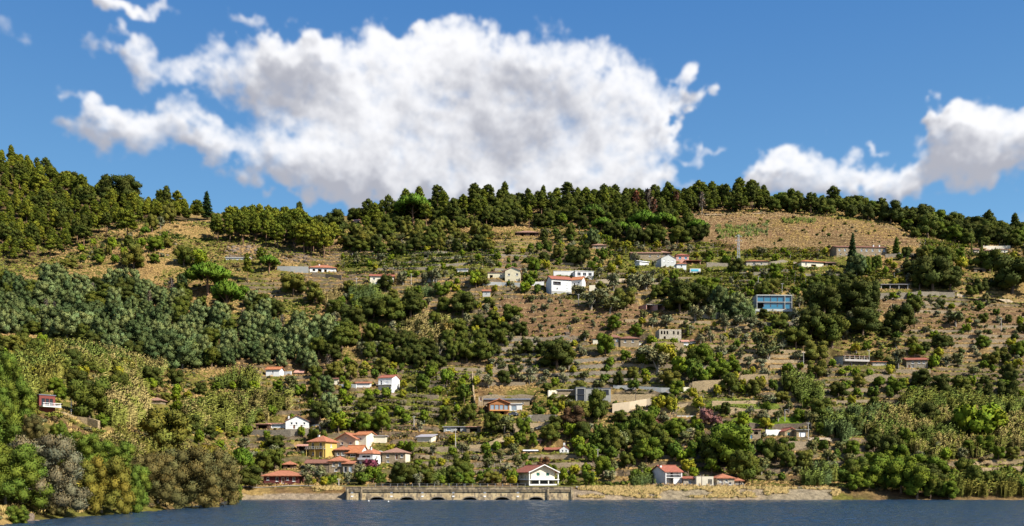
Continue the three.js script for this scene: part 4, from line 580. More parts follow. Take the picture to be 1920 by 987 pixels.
pole(1387, 820, 22, 'pale street lamp left of the flat-roofed stone house', 1);
pole(1472, 790, 22, 'slim lamp post standing on the lawn', 1, M.metal);
pole(1516, 822, 30, 'concrete pole at the corner of the garage below the lawn', 0);
pole(1192, 761, 32, 'dark pole in front of the cream retaining wall', 0, M.poleWood);
pole(995, 800, 22, 'thin pole before the grey retaining wall by the chalet', 0);
pole(1407, 780, 16, 'thin pole behind the flat-roofed stone house', 0);
pole(133, 776, 46, 'white pole on the near left bank beside the dark tree', 0, M.rail);
pole(668, 545, 24, 'pale pole left of the house with the long red roof', 0);
pole(771, 533, 20, 'thin pole right of the house with the long red roof', 0);
pole(1606, 664, 20, 'pale pole behind the gallery farmhouse', 0);
pole(1630, 672, 16, 'thin pole at the right end of the gallery farmhouse', 0);
pole(1878, 622, 26, 'thin pole on the dry slope at the right', 0);
pole(1121, 868, 26, 'thin pole among the orchard trees above the shore', 0);
pole(776, 800, 20, 'short pole on the vine terraces right of the village', 0);
pole(635, 798, 26, 'pale twin-stemmed pole above the beige gabled house', 0);
pole(1320, 705, 18, 'thin pole above the tall ruined wall', 0);
(function pylon() {
  const p = at(1385, 500), H = 60 / scaleAt(p), g = new THREE.Group(); g.position.copy(p);
  const bar = (a, b, r = .05) => { const A = new THREE.Vector3(...a), B = new THREE.Vector3(...b), d = B.clone().sub(A), c = new THREE.CylinderGeometry(r, r, d.length(), 5); c.applyQuaternion(new THREE.Quaternion().setFromUnitVectors(new THREE.Vector3(0, 1, 0), d.normalize())); return c.translate(...A.add(B).multiplyScalar(.5).toArray()); };
  const w = (y) => lerp(.85, .3, y / H), C = [[-1, -1], [1, -1], [1, 1], [-1, 1]];
  for (const [a, b] of C) part(g, 'leg', bar([a * .85, -.5, b * .85], [a * .3, H, b * .3], .07), M.metal);
  for (let i = 0; i < 8; i++) { const y0 = H * i / 8, y1 = H * (i + 1) / 8, gs = []; for (let k = 0; k < 4; k++) { const [a, b] = C[k], [c, d] = C[(k + 1) % 4]; gs.push(bar([a * w(y0), y0, b * w(y0)], [c * w(y1), y1, d * w(y1)]), bar([c * w(y0), y0, d * w(y0)], [a * w(y1), y1, b * w(y1)])); } part(g, 'lattice_panel', mergeGeometries(gs), M.metal); }
  for (const y of [H * .82, H * .95]) { const c = part(g, 'crossarm', bx(3.2, .12, .12, 0, y, 0), M.metal); for (const x of [-1.5, 1.5]) part(c, 'insulator', bx(.12, .6, .12, x, y - .6, 0), M.frame); }
  tag(g, 'steel_pylon', 'steel lattice pylon on the vineyard slope right of the hamlet', 'pylon'); marks.push({ px: 1385, py: 480, phrase: 'the steel pylon' });
})();
function car(px, py, rot, m, label) {
  const p = at(px, py), g = new THREE.Group(); g.position.copy(p); g.rotation.y = rot;
  const prof = new THREE.Shape([[-2.1, .3], [-2.1, .75], [-1.9, .9], [-1.1, .95], [-.55, 1.42], [.85, 1.45], [1.5, .98], [2.05, .85], [2.12, .3]].map((q) => new THREE.Vector2(...q)));
  part(g, 'body', new THREE.ExtrudeGeometry(prof, { depth: 1.5, bevelEnabled: true, bevelSize: .08, bevelThickness: .1, bevelSegments: 2 }).translate(0, 0, -.75), m);
  for (const z of [-.87, .87]) part(g, 'side_window', extr(new THREE.Shape([[-.95, .95], [-.5, 1.34], [.8, 1.36], [1.25, .98]].map((q) => new THREE.Vector2(...q))), .02).translate(0, 0, z), M.glass);
  for (const x of [-1.3, 1.3]) for (const z of [-.78, .78]) { const w = part(g, 'wheel', new THREE.CylinderGeometry(.32, .32, .22, 14).rotateX(Math.PI / 2).translate(x, .32, z), M.dark); part(w, 'rim', new THREE.CylinderGeometry(.18, .18, .24, 10).rotateX(Math.PI / 2).translate(x, .32, z), M.metal); }
  for (const z of [-.6, .6]) part(g, 'headlight', bx(.06, .16, .3, 2.12, .6, z), M.frame);
  tag(g, 'parked_car', label, 'car');
}
const carDark = new THREE.MeshPhysicalMaterial({ color: col(.02, .022, .03), roughness: .3, clearcoat: 1 }), carWhite = new THREE.MeshPhysicalMaterial({ color: col(.75, .75, .75), roughness: .35, clearcoat: 1 });
car(962, 780, .1, carDark, 'dark car parked in front of the chalet');
car(1012, 806, .2, carDark, 'dark car parked on the lower lane beneath the retaining wall');
car(1684, 480, .1, carWhite, 'white car parked at the right end of the manor');
car(708, 535, -.1, carWhite, 'white car parked below the house with the long red roof');
car(452, 909, .1, carWhite, 'white car parked at the left end of the embankment');
for (const [px, D, label] of [[691, 277, 'white buoy afloat before the first arch'], [728, 270, 'smaller white buoy right of the first arch']]) { const g = new THREE.Group(); g.position.set((px - CX) / F * D, 0, -D); part(g, 'float', new THREE.SphereGeometry(.24, 12, 8).translate(0, .12, 0), M.white); part(g, 'ring', new THREE.TorusGeometry(.16, .03, 6, 12).rotateX(Math.PI / 2).translate(0, .37, 0), M.metal); tag(g, 'buoy', label, 'buoy'); }

// ---------------------------------------------------------------- land cover: what grows and lies where, as outlines on the ground
const plan = (pts) => pts.map(([x, y]) => { const p = at(x, y); return [p.x, p.z]; });
const inside = (poly, x, z) => { let c = false; for (let i = 0, j = poly.length - 1; i < poly.length; j = i++) { const [xi, zi] = poly[i], [xj, zj] = poly[j]; if ((zi > z) !== (zj > z) && x < (xj - xi) * (z - zi) / (zj - zi) + xi) c = !c; } return c; };
const Z = {
  pineLeft: [[-150, 300], [0, 304], [60, 322], [150, 360], [260, 394], [330, 405], [400, 412], [330, 420], [250, 428], [190, 442], [150, 468], [80, 488], [-150, 498]],
  pineClump: [[395, 446], [440, 430], [520, 430], [600, 442], [630, 470], [606, 488], [560, 474], [500, 460], [430, 456], [400, 458]],
  ridgePines: [[1062, 408], [1100, 400], [1250, 397], [1390, 394], [1430, 393], [1430, 402], [1300, 404], [1290, 412], [1190, 425], [1100, 420]],
  ridgeLeft: [[664, 430], [700, 418], [760, 408], [900, 398], [1062, 402], [1062, 414], [960, 422], [900, 422], [760, 428], [680, 434]],
  oakBelt: [[600, 446], [700, 446], [900, 440], [925, 455], [900, 472], [720, 482], [630, 474]],
  ridgeOaks: [[1110, 428], [1200, 428], [1290, 430], [1320, 452], [1290, 460], [1200, 462], [1130, 446]],
  ridgeRight: [[1420, 394], [1500, 398], [1600, 406], [1700, 422], [1715, 446], [1800, 452], [1920, 464], [2060, 470], [2060, 448], [1920, 444], [1800, 434], [1700, 412], [1600, 398], [1500, 390]],
  mimosa: [[-120, 540], [100, 538], [250, 542], [330, 562], [350, 600], [450, 606], [560, 615], [640, 650], [645, 694], [600, 706], [500, 703], [400, 694], [330, 694], [250, 684], [170, 660], [110, 630], [-120, 622]],
  mimosaTop: [[330, 530], [420, 560], [470, 575], [520, 575], [540, 600], [450, 603], [355, 598], [335, 560]],
  darkMid: [[615, 585], [700, 592], [800, 600], [900, 600], [960, 598], [985, 640], [900, 685], [800, 695], [700, 680], [640, 650]],
  darkRight: [[1225, 560], [1300, 560], [1345, 580], [1345, 598], [1290, 600], [1240, 595]],
  darkRight2: [[1490, 590], [1520, 545], [1600, 540], [1650, 560], [1640, 600], [1600, 610], [1560, 690], [1500, 690], [1480, 640]],
  darkFarRight: [[1700, 510], [1790, 500], [1800, 545], [1720, 550]],
  orchard: [[1060, 800], [1130, 790], [1230, 785], [1300, 800], [1370, 800], [1400, 830], [1450, 860], [1440, 895], [1350, 885], [1240, 870], [1160, 890], [1080, 860]],
  shoreRight: [[1580, 900], [1640, 875], [1740, 890], [1840, 905], [1960, 900], [1960, 938], [1600, 934]],
  reedRight: [[1535, 800], [1560, 775], [1640, 770], [1690, 745], [1800, 750], [1900, 770], [1960, 790], [1960, 850], [1850, 850], [1730, 850], [1690, 820], [1600, 800]],
  bareTop: [[1300, 402], [1430, 398], [1560, 408], [1700, 432], [1730, 462], [1640, 462], [1560, 470], [1400, 470], [1320, 452], [1300, 425]],
  bareMid: [[940, 560], [1060, 560], [1110, 580], [1200, 580], [1210, 620], [1100, 640], [1010, 650], [940, 600]],
  olivesMid: [[890, 600], [1010, 650], [1100, 660], [1060, 720], [900, 730]],
  olivesRight: [[1180, 585], [1300, 600], [1420, 610], [1480, 650], [1440, 700], [1320, 680], [1290, 640], [1210, 615]],
  dryRight: [[1640, 560], [1760, 570], [1940, 580], [1960, 640], [1800, 640], [1680, 620]],
  dryRight2: [[1780, 520], [1920, 525], [1960, 570], [1800, 556]],
  vinesUpper: [[640, 478], [930, 478], [940, 520], [860, 520], [640, 508]],
  vinesMid: [[760, 690], [886, 690], [890, 790], [640, 800], [560, 760], [740, 745]],
  vinesLow: [[560, 735], [700, 740], [880, 770], [900, 800], [640, 800]],
  vinesRight: [[1160, 470], [1340, 475], [1560, 480], [1680, 520], [1560, 540], [1330, 545], [1130, 520]],
  grassLawn: [[1372, 790], [1420, 785], [1510, 788], [1516, 801], [1410, 801]],
  grassLawn2: [[1320, 752], [1440, 748], [1465, 768], [1330, 772]],
  grassMid: [[750, 836], [890, 834], [935, 836], [920, 846], [760, 846]],
  leftScrub: [[130, 480], [200, 440], [300, 425], [330, 470], [300, 500], [130, 505]],
  leftField: [[250, 425], [400, 412], [395, 440], [340, 455], [290, 490], [270, 470]],
  leftSlope: [[-100, 650], [130, 660], [250, 700], [400, 710], [500, 730], [470, 800], [420, 850], [330, 830], [200, 790], [0, 720]],
  soilRight: [[1690, 872], [1760, 876], [1850, 866], [1960, 868], [1960, 896], [1760, 898]], rock: [[420, 465], [470, 455], [500, 465], [500, 482], [430, 486]], rock2: [[500, 470], [560, 470], [590, 482], [580, 494], [510, 492]],
  embank: [[432, 938], [432, 913], [1560, 917], [1560, 941]],
};
const ZP = Object.fromEntries(Object.entries(Z).map(([k, v]) => [k, plan(v)]));
const planD = (pts) => pts.map(([px, D]) => [(px - CX) / F * D, -D]);
ZP.ridgePines = planD([[1058, 600], [1100, 592], [1290, 590], [1300, 622], [1440, 622], [1440, 668], [1058, 668]]);
ZP.ridgeLeft = planD([[664, 585], [760, 592], [900, 596], [1058, 600], [1058, 665], [660, 660]]);
ZP.ridgeRight = planD([[1430, 622], [1560, 612], [1690, 592], [1720, 575], [1800, 578], [2080, 572], [2080, 640], [1700, 650], [1430, 665]]);
const ZB = Object.fromEntries(Object.entries(ZP).map(([k, v]) => [k, [Math.min(...v.map((q) => q[0])), Math.max(...v.map((q) => q[0])), Math.min(...v.map((q) => q[1])), Math.max(...v.map((q) => q[1]))]]));
const inZ = (k, x, z) => { const b = ZB[k]; return x > b[0] && x < b[1] && z > b[2] && z < b[3] && inside(ZP[k], x, z); };
const EARTH = { straw: [.37, .258, .100], soil: [.195, .122, .058], red: [.240, .144, .080], green: [.140, .150, .028], litter: [.13, .085, .05], lawn: [.15, .23, .02], grey: [.36, .30, .23], rockc: [.17, .125, .095], pale: [.42, .32, .2] };
const cover = [['embank', 'grey', .8], ['pineLeft', 'litter', .75], ['pineClump', 'litter', .7], ['ridgePines', 'litter', .8], ['ridgeOaks', 'litter', .8], ['ridgeLeft', 'litter', .6], ['mimosa', 'litter', .8], ['darkMid', 'litter', .6], ['darkRight2', 'litter', .6], ['orchard', 'litter', .45], ['shoreRight', 'litter', .5], ['bareTop', 'red', .75], ['bareMid', 'red', .85], ['dryRight', 'red', .75], ['dryRight2', 'straw', .6], ['olivesMid', 'red', .4], ['olivesRight', 'red', .5], ['leftField', 'straw', .6], ['grassLawn', 'lawn', 1], ['grassLawn2', 'lawn', .75], ['grassMid', 'green', .75], ['vinesUpper', 'green', .85], ['vinesMid', 'green', .7], ['vinesRight', 'green', .8], ['leftSlope', 'green', .6], ['olivesRight', 'straw', .3], ['soilRight', 'pale', .7], ['rock', 'rockc', .9], ['rock2', 'rockc', .7]];
function earth(x, D, out) {
  const a = fbm(x * .03 + 11, D * .03, 3), b = fbm(x * .16 + 4, D * .16 + 31, 3), c = fbm(x * .9, D * .9 + 3, 2);
  let w = sstep(.38, .62, a * .55 + b * .45); let r = lerp(EARTH.soil[0], EARTH.straw[0], w), g = lerp(EARTH.soil[1], EARTH.straw[1], w), bl = lerp(EARTH.soil[2], EARTH.straw[2], w);
  w = sstep(.42, .58, fbm(x * .07 + 90, D * .07 + 2, 4)) * .82; r = lerp(r, EARTH.green[0], w); g = lerp(g, EARTH.green[1], w); bl = lerp(bl, EARTH.green[2], w);
  if (D > 322 && D < 600) { const [, fr, tw] = terrace(x, D, baseY(x / D, D) + rough0(x, D), pxOf(x, D)); const st = sstep(.66, .76, fr) * tw * sstep(322, 335, D) * sstep(.25, .5, .2 + b * .6), gr = sstep(.30, .52, fr) * (1 - sstep(.64, .70, fr)) * tw * sstep(.36, .50, fbm(x * .05 + 33, D * .05, 3)) * .85; r = lerp(r, EARTH.green[0] * 1.25, gr); g = lerp(g, EARTH.green[1] * 1.25, gr); bl = lerp(bl, EARTH.green[2], gr); r = lerp(r, .190, st); g = lerp(g, .150, st); bl = lerp(bl, .105, st); }
  for (const [k, e, s] of cover) if (inZ(k, x, -D)) { const q = s * sstep(.2, .5, .25 + b * .5 + c * .25), E = EARTH[e]; r = lerp(r, E[0], q); g = lerp(g, E[1], q); bl = lerp(bl, E[2], q); }
  const k = .72 + c * .55; out[0] = r * k; out[1] = g * k; out[2] = bl * k;
}
(function terrain() {
  const Ds = []; for (let D = 96; D < 296; D += 2) Ds.push(D); for (let D = 296; D < 330; D += .8) Ds.push(D); for (let D = 330; D < 560; D += .62) Ds.push(D); for (let D = 560; D < 660; D += 1.3) Ds.push(D); for (let D = 660; D < 1000; D += 5) Ds.push(D); for (let D = 1000; D <= 2600; D += 80) Ds.push(D);
  const nt = 640, t0 = -.86, t1 = .86, n = nt + 1, m = Ds.length, pos = new Float32Array(n * m * 3), uv = new Float32Array(n * m * 2), colr = new Float32Array(n * m * 3), c = [0, 0, 0];
  for (let j = 0; j < m; j++) for (let i = 0; i < n; i++) {
    const D = Ds[j], s = i / nt * 2 - 1, t = (Math.abs(s) < .8 ? s * .7 : Math.sign(s) * (.56 + (Math.abs(s) - .8) * 1.5)), x = t * D, o = j * n + i;
    let y = groundY(x, Math.min(D, 999)); if (D > 720) y -= (D - 720) * .12 * sstep(720, 1000, D);
    pos[o * 3] = x; pos[o * 3 + 1] = y; pos[o * 3 + 2] = -D; uv[o * 2] = x / 9; uv[o * 2 + 1] = (D + y * .8) / 9;
    earth(x, D, c); colr.set(c, o * 3);
  }
  const idx = [];
  for (let j = 0; j < m - 1; j++) for (let i = 0; i < nt; i++) { const a = j * n + i, b = a + 1, d = a + n, e = d + 1; if (Math.max(pos[a * 3 + 1], pos[b * 3 + 1], pos[d * 3 + 1], pos[e * 3 + 1]) < -1.2) continue; idx.push(a, b, d, b, e, d); }
  const g = new THREE.BufferGeometry(); g.setAttribute('position', new THREE.BufferAttribute(pos, 3)); g.setAttribute('uv', new THREE.BufferAttribute(uv, 2)); g.setAttribute('color', new THREE.BufferAttribute(colr, 3)); g.setIndex(idx); g.computeVertexNormals();
  const o = new THREE.Mesh(g, new THREE.MeshPhysicalMaterial({ vertexColors: true, map: T.soil, bumpMap: T.soil, bumpScale: .35, roughness: 1, specularIntensity: .15 }));
  o.material.color.setRGB(1.14, 1.12, 1.06);
  tag(o, 'hillside', 'terraced dry hillside rising from the river to the wooded ridge', 'hillside', null, 'structure');
})();
(function river() {
  // waves as real relief near the view, a plain sheet of water round it
  const nt = 520, Ds = []; for (let D = 100, s = .42; D < 312; D += s) { Ds.push(D); s = .30 + D * .0011; }
  const n = nt + 1, m = Ds.length, pos = new Float32Array(n * m * 3), uv = new Float32Array(n * m * 2), idx = [];
  for (let j = 0; j < m; j++) for (let i = 0; i < n; i++) { const D = Ds[j], x = (i / nt * 2 - 1) * .66 * D, o = j * n + i; const y = (fbm(x * .30 + 5, D * .75, 3, .6) - .5) * .36 + (fbm(x * .05, D * .12 + 4, 2) - .5) * .16; pos.set([x, y, -D], o * 3); uv.set([x / 5, D / 3], o * 2); if (j && i) { const a = o - n - 1, b = o - n, d = o - 1; idx.push(a, b, d, b, o, d); } }
  const g = new THREE.BufferGeometry(); g.setAttribute('position', new THREE.BufferAttribute(pos, 3)); g.setAttribute('uv', new THREE.BufferAttribute(uv, 2)); g.setIndex(idx); g.computeVertexNormals();
  const wm = new THREE.MeshPhysicalMaterial({ color: col(.020, .044, .078), roughness: .15, ior: 1.33, bumpMap: dataTex(256, (u, v) => tf(u, v, 8, 31, 5)), bumpScale: .22 });
  tag(new THREE.Mesh(g, wm), 'river', 'dark blue rippled river across the foreground', 'river', null, 'structure');
  const far = new THREE.PlaneGeometry(3000, 1100).rotateX(-Math.PI / 2).translate(0, -.45, 240); tag(new THREE.Mesh(far, wm), 'river', 'open river water round the rippled foreground', 'river', null, 'structure');
})();
// lanes and tracks laid over the ground
function lane(px, w, m, label, name = 'lane') {
  const pts = pathPoints(px, 1.5), pos = [], uv = [], idx = [], K = 5; let run = 0;
  pts.forEach((p, i) => { const a = pts[Math.max(0, i - 1)], b = pts[Math.min(pts.length - 1, i + 1)], l = Math.hypot(b.x - a.x, b.z - a.z) || 1, nx = -(b.z - a.z) / l, nz = (b.x - a.x) / l; if (i) run += p.distanceTo(pts[i - 1]); for (let k = 0; k < K; k++) { const o = (k / (K - 1) - .5) * w, x = p.x + nx * o, z = p.z + nz * o; pos.push(x, Math.max(groundY(x, -z), groundY(p.x, -p.z) - .3) + .14, z); uv.push(o, run); } if (i) for (let k = 0; k < K - 1; k++) { const q = (i - 1) * K + k, r = i * K + k; idx.push(q, r, q + 1, r, r + 1, q + 1); } });
  const g = new THREE.BufferGeometry(); g.setAttribute('position', new THREE.Float32BufferAttribute(pos, 3)); g.setAttribute('uv', new THREE.Float32BufferAttribute(uv, 2)); g.setIndex(idx); g.computeVertexNormals();
  tag(new THREE.Mesh(g, m), name, label, name, null, 'structure');
}
lane([[870, 850], [900, 849], [925, 845], [940, 834], [948, 821], [958, 812]], 3, M.path, 'pale lane curving up between stone walls', 'lane');
lane([[1795, 559], [1830, 562], [1880, 566], [1940, 570]], 3.4, M.path, 'straight pale track across the dry slope on the right', 'track');
lane([[1040, 746], [1062, 744], [1075, 757]], 2.4, M.path, 'short ramp beside the modern house', 'ramp');
lane([[1116, 533], [1140, 536], [1165, 528], [1180, 521]], 3, M.path, 'drive right of the modern white block', 'drive');
lane([[1516, 826], [1540, 824], [1560, 828]], 3.4, M.path, 'drive in front of the garage', 'drive');
lane([[1300, 404], [1370, 402], [1440, 401]], 3, M.path, 'pale ridge track under the pines', 'track');
lane([[440, 912], [540, 912], [645, 913]], 5, mat(.50, .44, .36, { map: rept(T.soil, .2) }), 'gravel quay road on the left embankment', 'road');
lane([[1080, 914], [1230, 914], [1400, 914], [1560, 915]], 5, mat(.46, .42, .36, { map: rept(T.soil, .2) }), 'gravel quay road on the right embankment', 'road');

// ---------------------------------------------------------------- plants
// Leaves are small folded blades set round clumps; each blade has its own tint.
class Leaves {
  constructor() { this.p = []; this.n = []; this.c = []; this.i = []; }
  blade(x, y, z, ax, bx_, nx, ny, nz, tint) {            // centre, half axis a, half axis b, shading normal
    const o = this.p.length / 3, [r, g, b] = tint;
    for (const [s, t] of [[1, 0], [0, 1], [-1, 0], [0, -1]]) { this.p.push(x + ax[0] * s + bx_[0] * t, y + ax[1] * s + bx_[1] * t, z + ax[2] * s + bx_[2] * t); this.n.push(nx, ny, nz); this.c.push(r, g, b); }
    this.i.push(o, o + 1, o + 2, o, o + 2, o + 3);
  }
  clump(rnd, cx, cy, cz, r, ry, n, size, o = {}) {
    const { elong = 1.5, align = .55, up = .25, hue = .13, core = .64, shade = .72 } = o, ct = .8 + .4 * rnd(), cy_ = 1 + (rnd() - .5) * (o.patch ?? .22);
    for (let k = 0; k < n; k++) {
      let u = rnd() * 2 - 1, f = rnd() * 6.2832, s = Math.sqrt(1 - u * u), dx = s * Math.cos(f), dy = u, dz = s * Math.sin(f);
      if (dy < -.35 && rnd() < .5) dy = -dy;
      const q = .72 + .4 * rnd() * rnd() + .12 * (rnd() - .5), x = cx + dx * r * q, y = cy + dy * ry * q, z = cz + dz * r * q;
      // long axis: outwards and up for feathery plants, else any way along the surface
      let lx = rnd() - .5, ly = rnd() - .5, lz = rnd() - .5; const ou = o.out ?? 0; lx = lerp(lx, dx, ou); ly = lerp(ly, dy + up, ou); lz = lerp(lz, dz, ou);
      let l = Math.hypot(lx, ly, lz) || 1; lx /= l; ly /= l; lz /= l;
      let nx = lerp(rnd() - .5, dx, align), ny = lerp(rnd() - .2, dy, align), nz = lerp(rnd() - .5, dz, align); const d = nx * lx + ny * ly + nz * lz; nx -= d * lx; ny -= d * ly; nz -= d * lz; l = Math.hypot(nx, ny, nz) || 1; nx /= l; ny /= l; nz /= l;
      const wx = ny * lz - nz * ly, wy = nz * lx - nx * lz, wz = nx * ly - ny * lx, sz = size * (.6 + .8 * rnd()), a = sz * elong * .6, b = sz * .6 / Math.sqrt(elong);
      let sx = lerp(nx, dx, shade), sy = lerp(ny, dy, shade), s2 = lerp(nz, dz, shade); l = Math.hypot(sx, sy, s2) || 1;
      const v = ct * (1 - hue + 2 * hue * rnd()), yl = cy_ * (1 + (rnd() - .5) * hue * 1.4);
      this.blade(x, y, z, [lx * a, ly * a, lz * a], [wx * b, wy * b, wz * b], sx / l, sy / l, s2 / l, [v * yl, v, v * (2 - yl) * .95]);
    }
    if (core) {                                            // the close twigs and leaves inside a clump
      const g = new THREE.IcosahedronGeometry(1, 1), P = g.attributes.position;
      for (let k = 0; k < P.count; k += 3) { const base = this.p.length / 3; for (let j = 0; j < 3; j++) { const x = P.getX(k + j), y = P.getY(k + j), z = P.getZ(k + j), w = core * (.85 + .3 * vnoise(x * 3 + cx, y * 3 + z * 2 + cy)); this.p.push(cx + x * r * w, cy + y * ry * w, cz + z * r * w); this.n.push(x, y, z); this.c.push(ct * cy_, ct, ct * .95); } this.i.push(base, base + 1, base + 2); }
    }
  }
  geo() { const g = new THREE.BufferGeometry(); g.setAttribute('position', new THREE.Float32BufferAttribute(this.p, 3)); g.setAttribute('normal', new THREE.Float32BufferAttribute(this.n, 3)); g.setAttribute('color', new THREE.Float32BufferAttribute(this.c, 3)); g.setIndex(this.i); return g; }
}
function limb(a, b, r0, r1, seg = 6) { const A = new THREE.Vector3(...a), B = new THREE.Vector3(...b), d = B.clone().sub(A), l = d.length(), c = new THREE.CylinderGeometry(r1, r0, l, seg, 1, true); c.translate(0, l / 2, 0).applyQuaternion(new THREE.Quaternion().setFromUnitVectors(new THREE.Vector3(0, 1, 0), d.normalize())).translate(...A.toArray()); return c; }
function trunkGeo(rnd, h, r, clumps, k = 5) {
  const gs = [], bendx = (rnd() - .5) * h * .08, bendz = (rnd() - .5) * h * .08, top = [bendx * 2, h, bendz * 2], mid = [bendx, h * .5, bendz];
  gs.push(limb([0, -1, 0], mid, r, r * .72, 7), limb(mid, top, r * .72, r * .35, 6));
  for (let i = 0; i < k && clumps.length; i++) { const c = clumps[Math.floor(rnd() * clumps.length)], y = lerp(h * .35, h * .9, rnd()); gs.push(limb([bendx * y / h * 2, y, bendz * y / h * 2], [c[0] * .8, c[1], c[2] * .8], r * .4, r * .12, 5)); }
  return mergeGeometries(gs);
}
const SP = {};                                           // species: variants of { crown, trunk, h, w }, tones
function species(key, name, noun, n, make, tones, bark) {
  SP[key] = { name, noun, bark, tones: tones.map(([adj, r, g, b, rough], i) => ({ adj, i, m: new THREE.MeshPhysicalMaterial({ color: col(r, g, b), vertexColors: true, roughness: rough ?? .8, specularIntensity: .22 }) })), v: [] };
  for (let i = 0; i < n; i++) SP[key].v.push(make(rngOf(1000 + key.length * 131 + key.charCodeAt(0) * 17 + i * 7), i));
}
const build = (rnd, clumps, n, size, o, trunk) => { const L = new Leaves(); for (const c of clumps) L.clump(rnd, c[0], c[1], c[2], c[3], c[4] ?? c[3], Math.round(n * (c[3] * c[3]) / 2), size, o); return { crown: L.geo(), trunk }; };
species('pine', 'pine_tree', 'pine', 6, (r, i) => {
  const h = 13, lo = 4.2 + r() * 2, C = []; for (let k = 0; k < 24; k++) { const y = lerp(lo, h - .6, Math.pow((k + r()) / 24, .85)), q = (y - lo) / (h - lo), R = (i % 3 === 1 ? 2.2 * (1.15 - q) + .3 : 3.3 * Math.sin(Math.PI * (.2 + .72 * q))), a = k * 2.4 + r() * .9, d = R * (.35 + .6 * r()); C.push([Math.cos(a) * d, y, Math.sin(a) * d, .85 + .65 * (1 - q) + r() * .3, .62 + .3 * r()]); }
  C.push([0, h - .4, 0, .8, 1]); return { ...build(r, C, 190, .29, { elong: 2.2, out: .55, align: .3, up: .5, core: .55, shade: .68 }, trunkGeo(r, h - .6, .24, C, 9)), h, w: 6.4 };
}, [['dark green', .092, .112, .014], ['green', .124, .146, .016], ['yellowish green', .162, .172, .018], ['dusky green', .076, .092, .016]], M.barkPine);
species('stone', 'stone_pine', 'umbrella pine', 3, (r) => {
  const h = 9.5, C = []; for (let k = 0; k < 26; k++) { const a = k * 2.4, d = 4.4 * Math.sqrt((k + .5) / 26), y = h - 1.1 - d * d * .15 + (r() - .5) * .5; C.push([Math.cos(a) * d, y, Math.sin(a) * d, 1.35 + .4 * r(), 1.2 + .3 * r()]); }
  return { ...build(r, C, 110, .4, { elong: 1.8, out: .5, align: .4, up: .7, core: .62 }, trunkGeo(r, h - 2, .34, C, 9)), h, w: 10.5 };
}, [['bright green', .086, .145, .014], ['deep green', .066, .108, .014]], M.barkPine);
species('oak', 'oak_tree', 'oak', 6, (r) => {
  const h = 8, C = []; for (let k = 0; k < 17; k++) { const a = k * 2.4 + r() * 1.6, y = lerp(1.7, 6.9, (k + .5) / 17), R = (2.5 + r() * 1.3) * Math.sqrt(Math.max(.08, 1 - Math.pow((y - 3.7) / 4.0, 2))), d = R * (.55 + .5 * r()); C.push([Math.cos(a) * d, y + (r() - .5) * .6, Math.sin(a) * d, 1.25 + .75 * r(), 1.05 + .5 * r()]); }
  C.push([(r() - .5) * 1.5, 4, (r() - .5) * 1.5, 2.2, 2.2]); return { ...build(r, C, 175, .28, { elong: 1.4, align: .5, core: .68, hue: .14 }, trunkGeo(r, 4.4, .36, C, 6)), h, w: 8 };
}, [['blackish green', .054, .064, .011], ['dark green', .078, .092, .013], ['olive green', .122, .120, .020], ['rich green', .094, .128, .011]], M.bark);
species('olive', 'olive_tree', 'olive tree', 5, (r) => {
  const h = 4.4, C = []; for (let k = 0; k < 11; k++) { const a = k * 2.4 + r(), y = lerp(1.5, 3.9, r()), d = (1.5 - Math.abs(y - 2.6) * .4) * (.4 + .75 * r()); C.push([Math.cos(a) * d, y, Math.sin(a) * d, .62 + .42 * r(), .55 + .35 * r()]); }
  const t = mergeGeometries([limb([0, -.6, 0], [.3, 1.3, .1], .26, .16), limb([.1, .2, 0], [-.7, 2.2, .3], .18, .07), limb([.3, 1.3, .1], [.9, 2.6, -.3], .14, .05), limb([.2, 1, 0], [.1, 2.9, .6], .12, .05)]);
  return { ...build(r, C, 220, .27, { elong: 2.4, out: .35, align: .25, up: .2, core: .46, hue: .18 }, t), h, w: 4.4 };
}, [['grey-green', .190, .186, .092], ['silvery', .235, .228, .128], ['dull green', .145, .148, .052]], M.barkGrey);
species('mimosa', 'mimosa_tree', 'mimosa', 6, (r) => {
  const h = 9.5, C = []; for (let k = 0; k < 24; k++) { const a = k * 2.4 + r() * .8, y = lerp(.9, 8.3, Math.pow((k + .5) / 24, .9)), R = 3.9 * Math.sqrt(Math.max(.05, 1 - Math.pow((y - 2.6) / 6.6, 2))), d = R * (.6 + .42 * r()); C.push([Math.cos(a) * d, y, Math.sin(a) * d, 1.05 + .7 * r(), 1.1 + .6 * r()]); }
  C.push([0, 3.5, 0, 2.8, 3]); return { ...build(r, C, 200, .27, { elong: 1.9, out: .4, align: .35, up: .7, core: .66, hue: .14 }, trunkGeo(r, 6, .28, C, 5)), h, w: 9.4 };
}, [['blue-green', .094, .124, .042], ['pale blue-green', .138, .168, .062], ['deep blue-green', .062, .088, .030]], M.barkGrey);
species('fruit', 'fruit_tree', 'fruit tree', 5, (r) => {
  const h = 4.2, C = []; for (let k = 0; k < 10; k++) { const a = k * 2.4 + r(), y = lerp(1.4, 3.5, (k + .5) / 10), d = 1.25 * (.45 + .6 * r()); C.push([Math.cos(a) * d, y, Math.sin(a) * d, .8 + .4 * r(), .7 + .35 * r()]); }
  return { ...build(r, C, 190, .30, { elong: 1.4, align: .45, core: .64, hue: .16 }, trunkGeo(r, 2, .15, C, 5)), h, w: 4.2 };
}, [['bright green', .150, .195, .012], ['yellow-green', .245, .232, .018], ['leafy green', .108, .150, .012], ['deep green', .070, .104, .012]], M.bark);
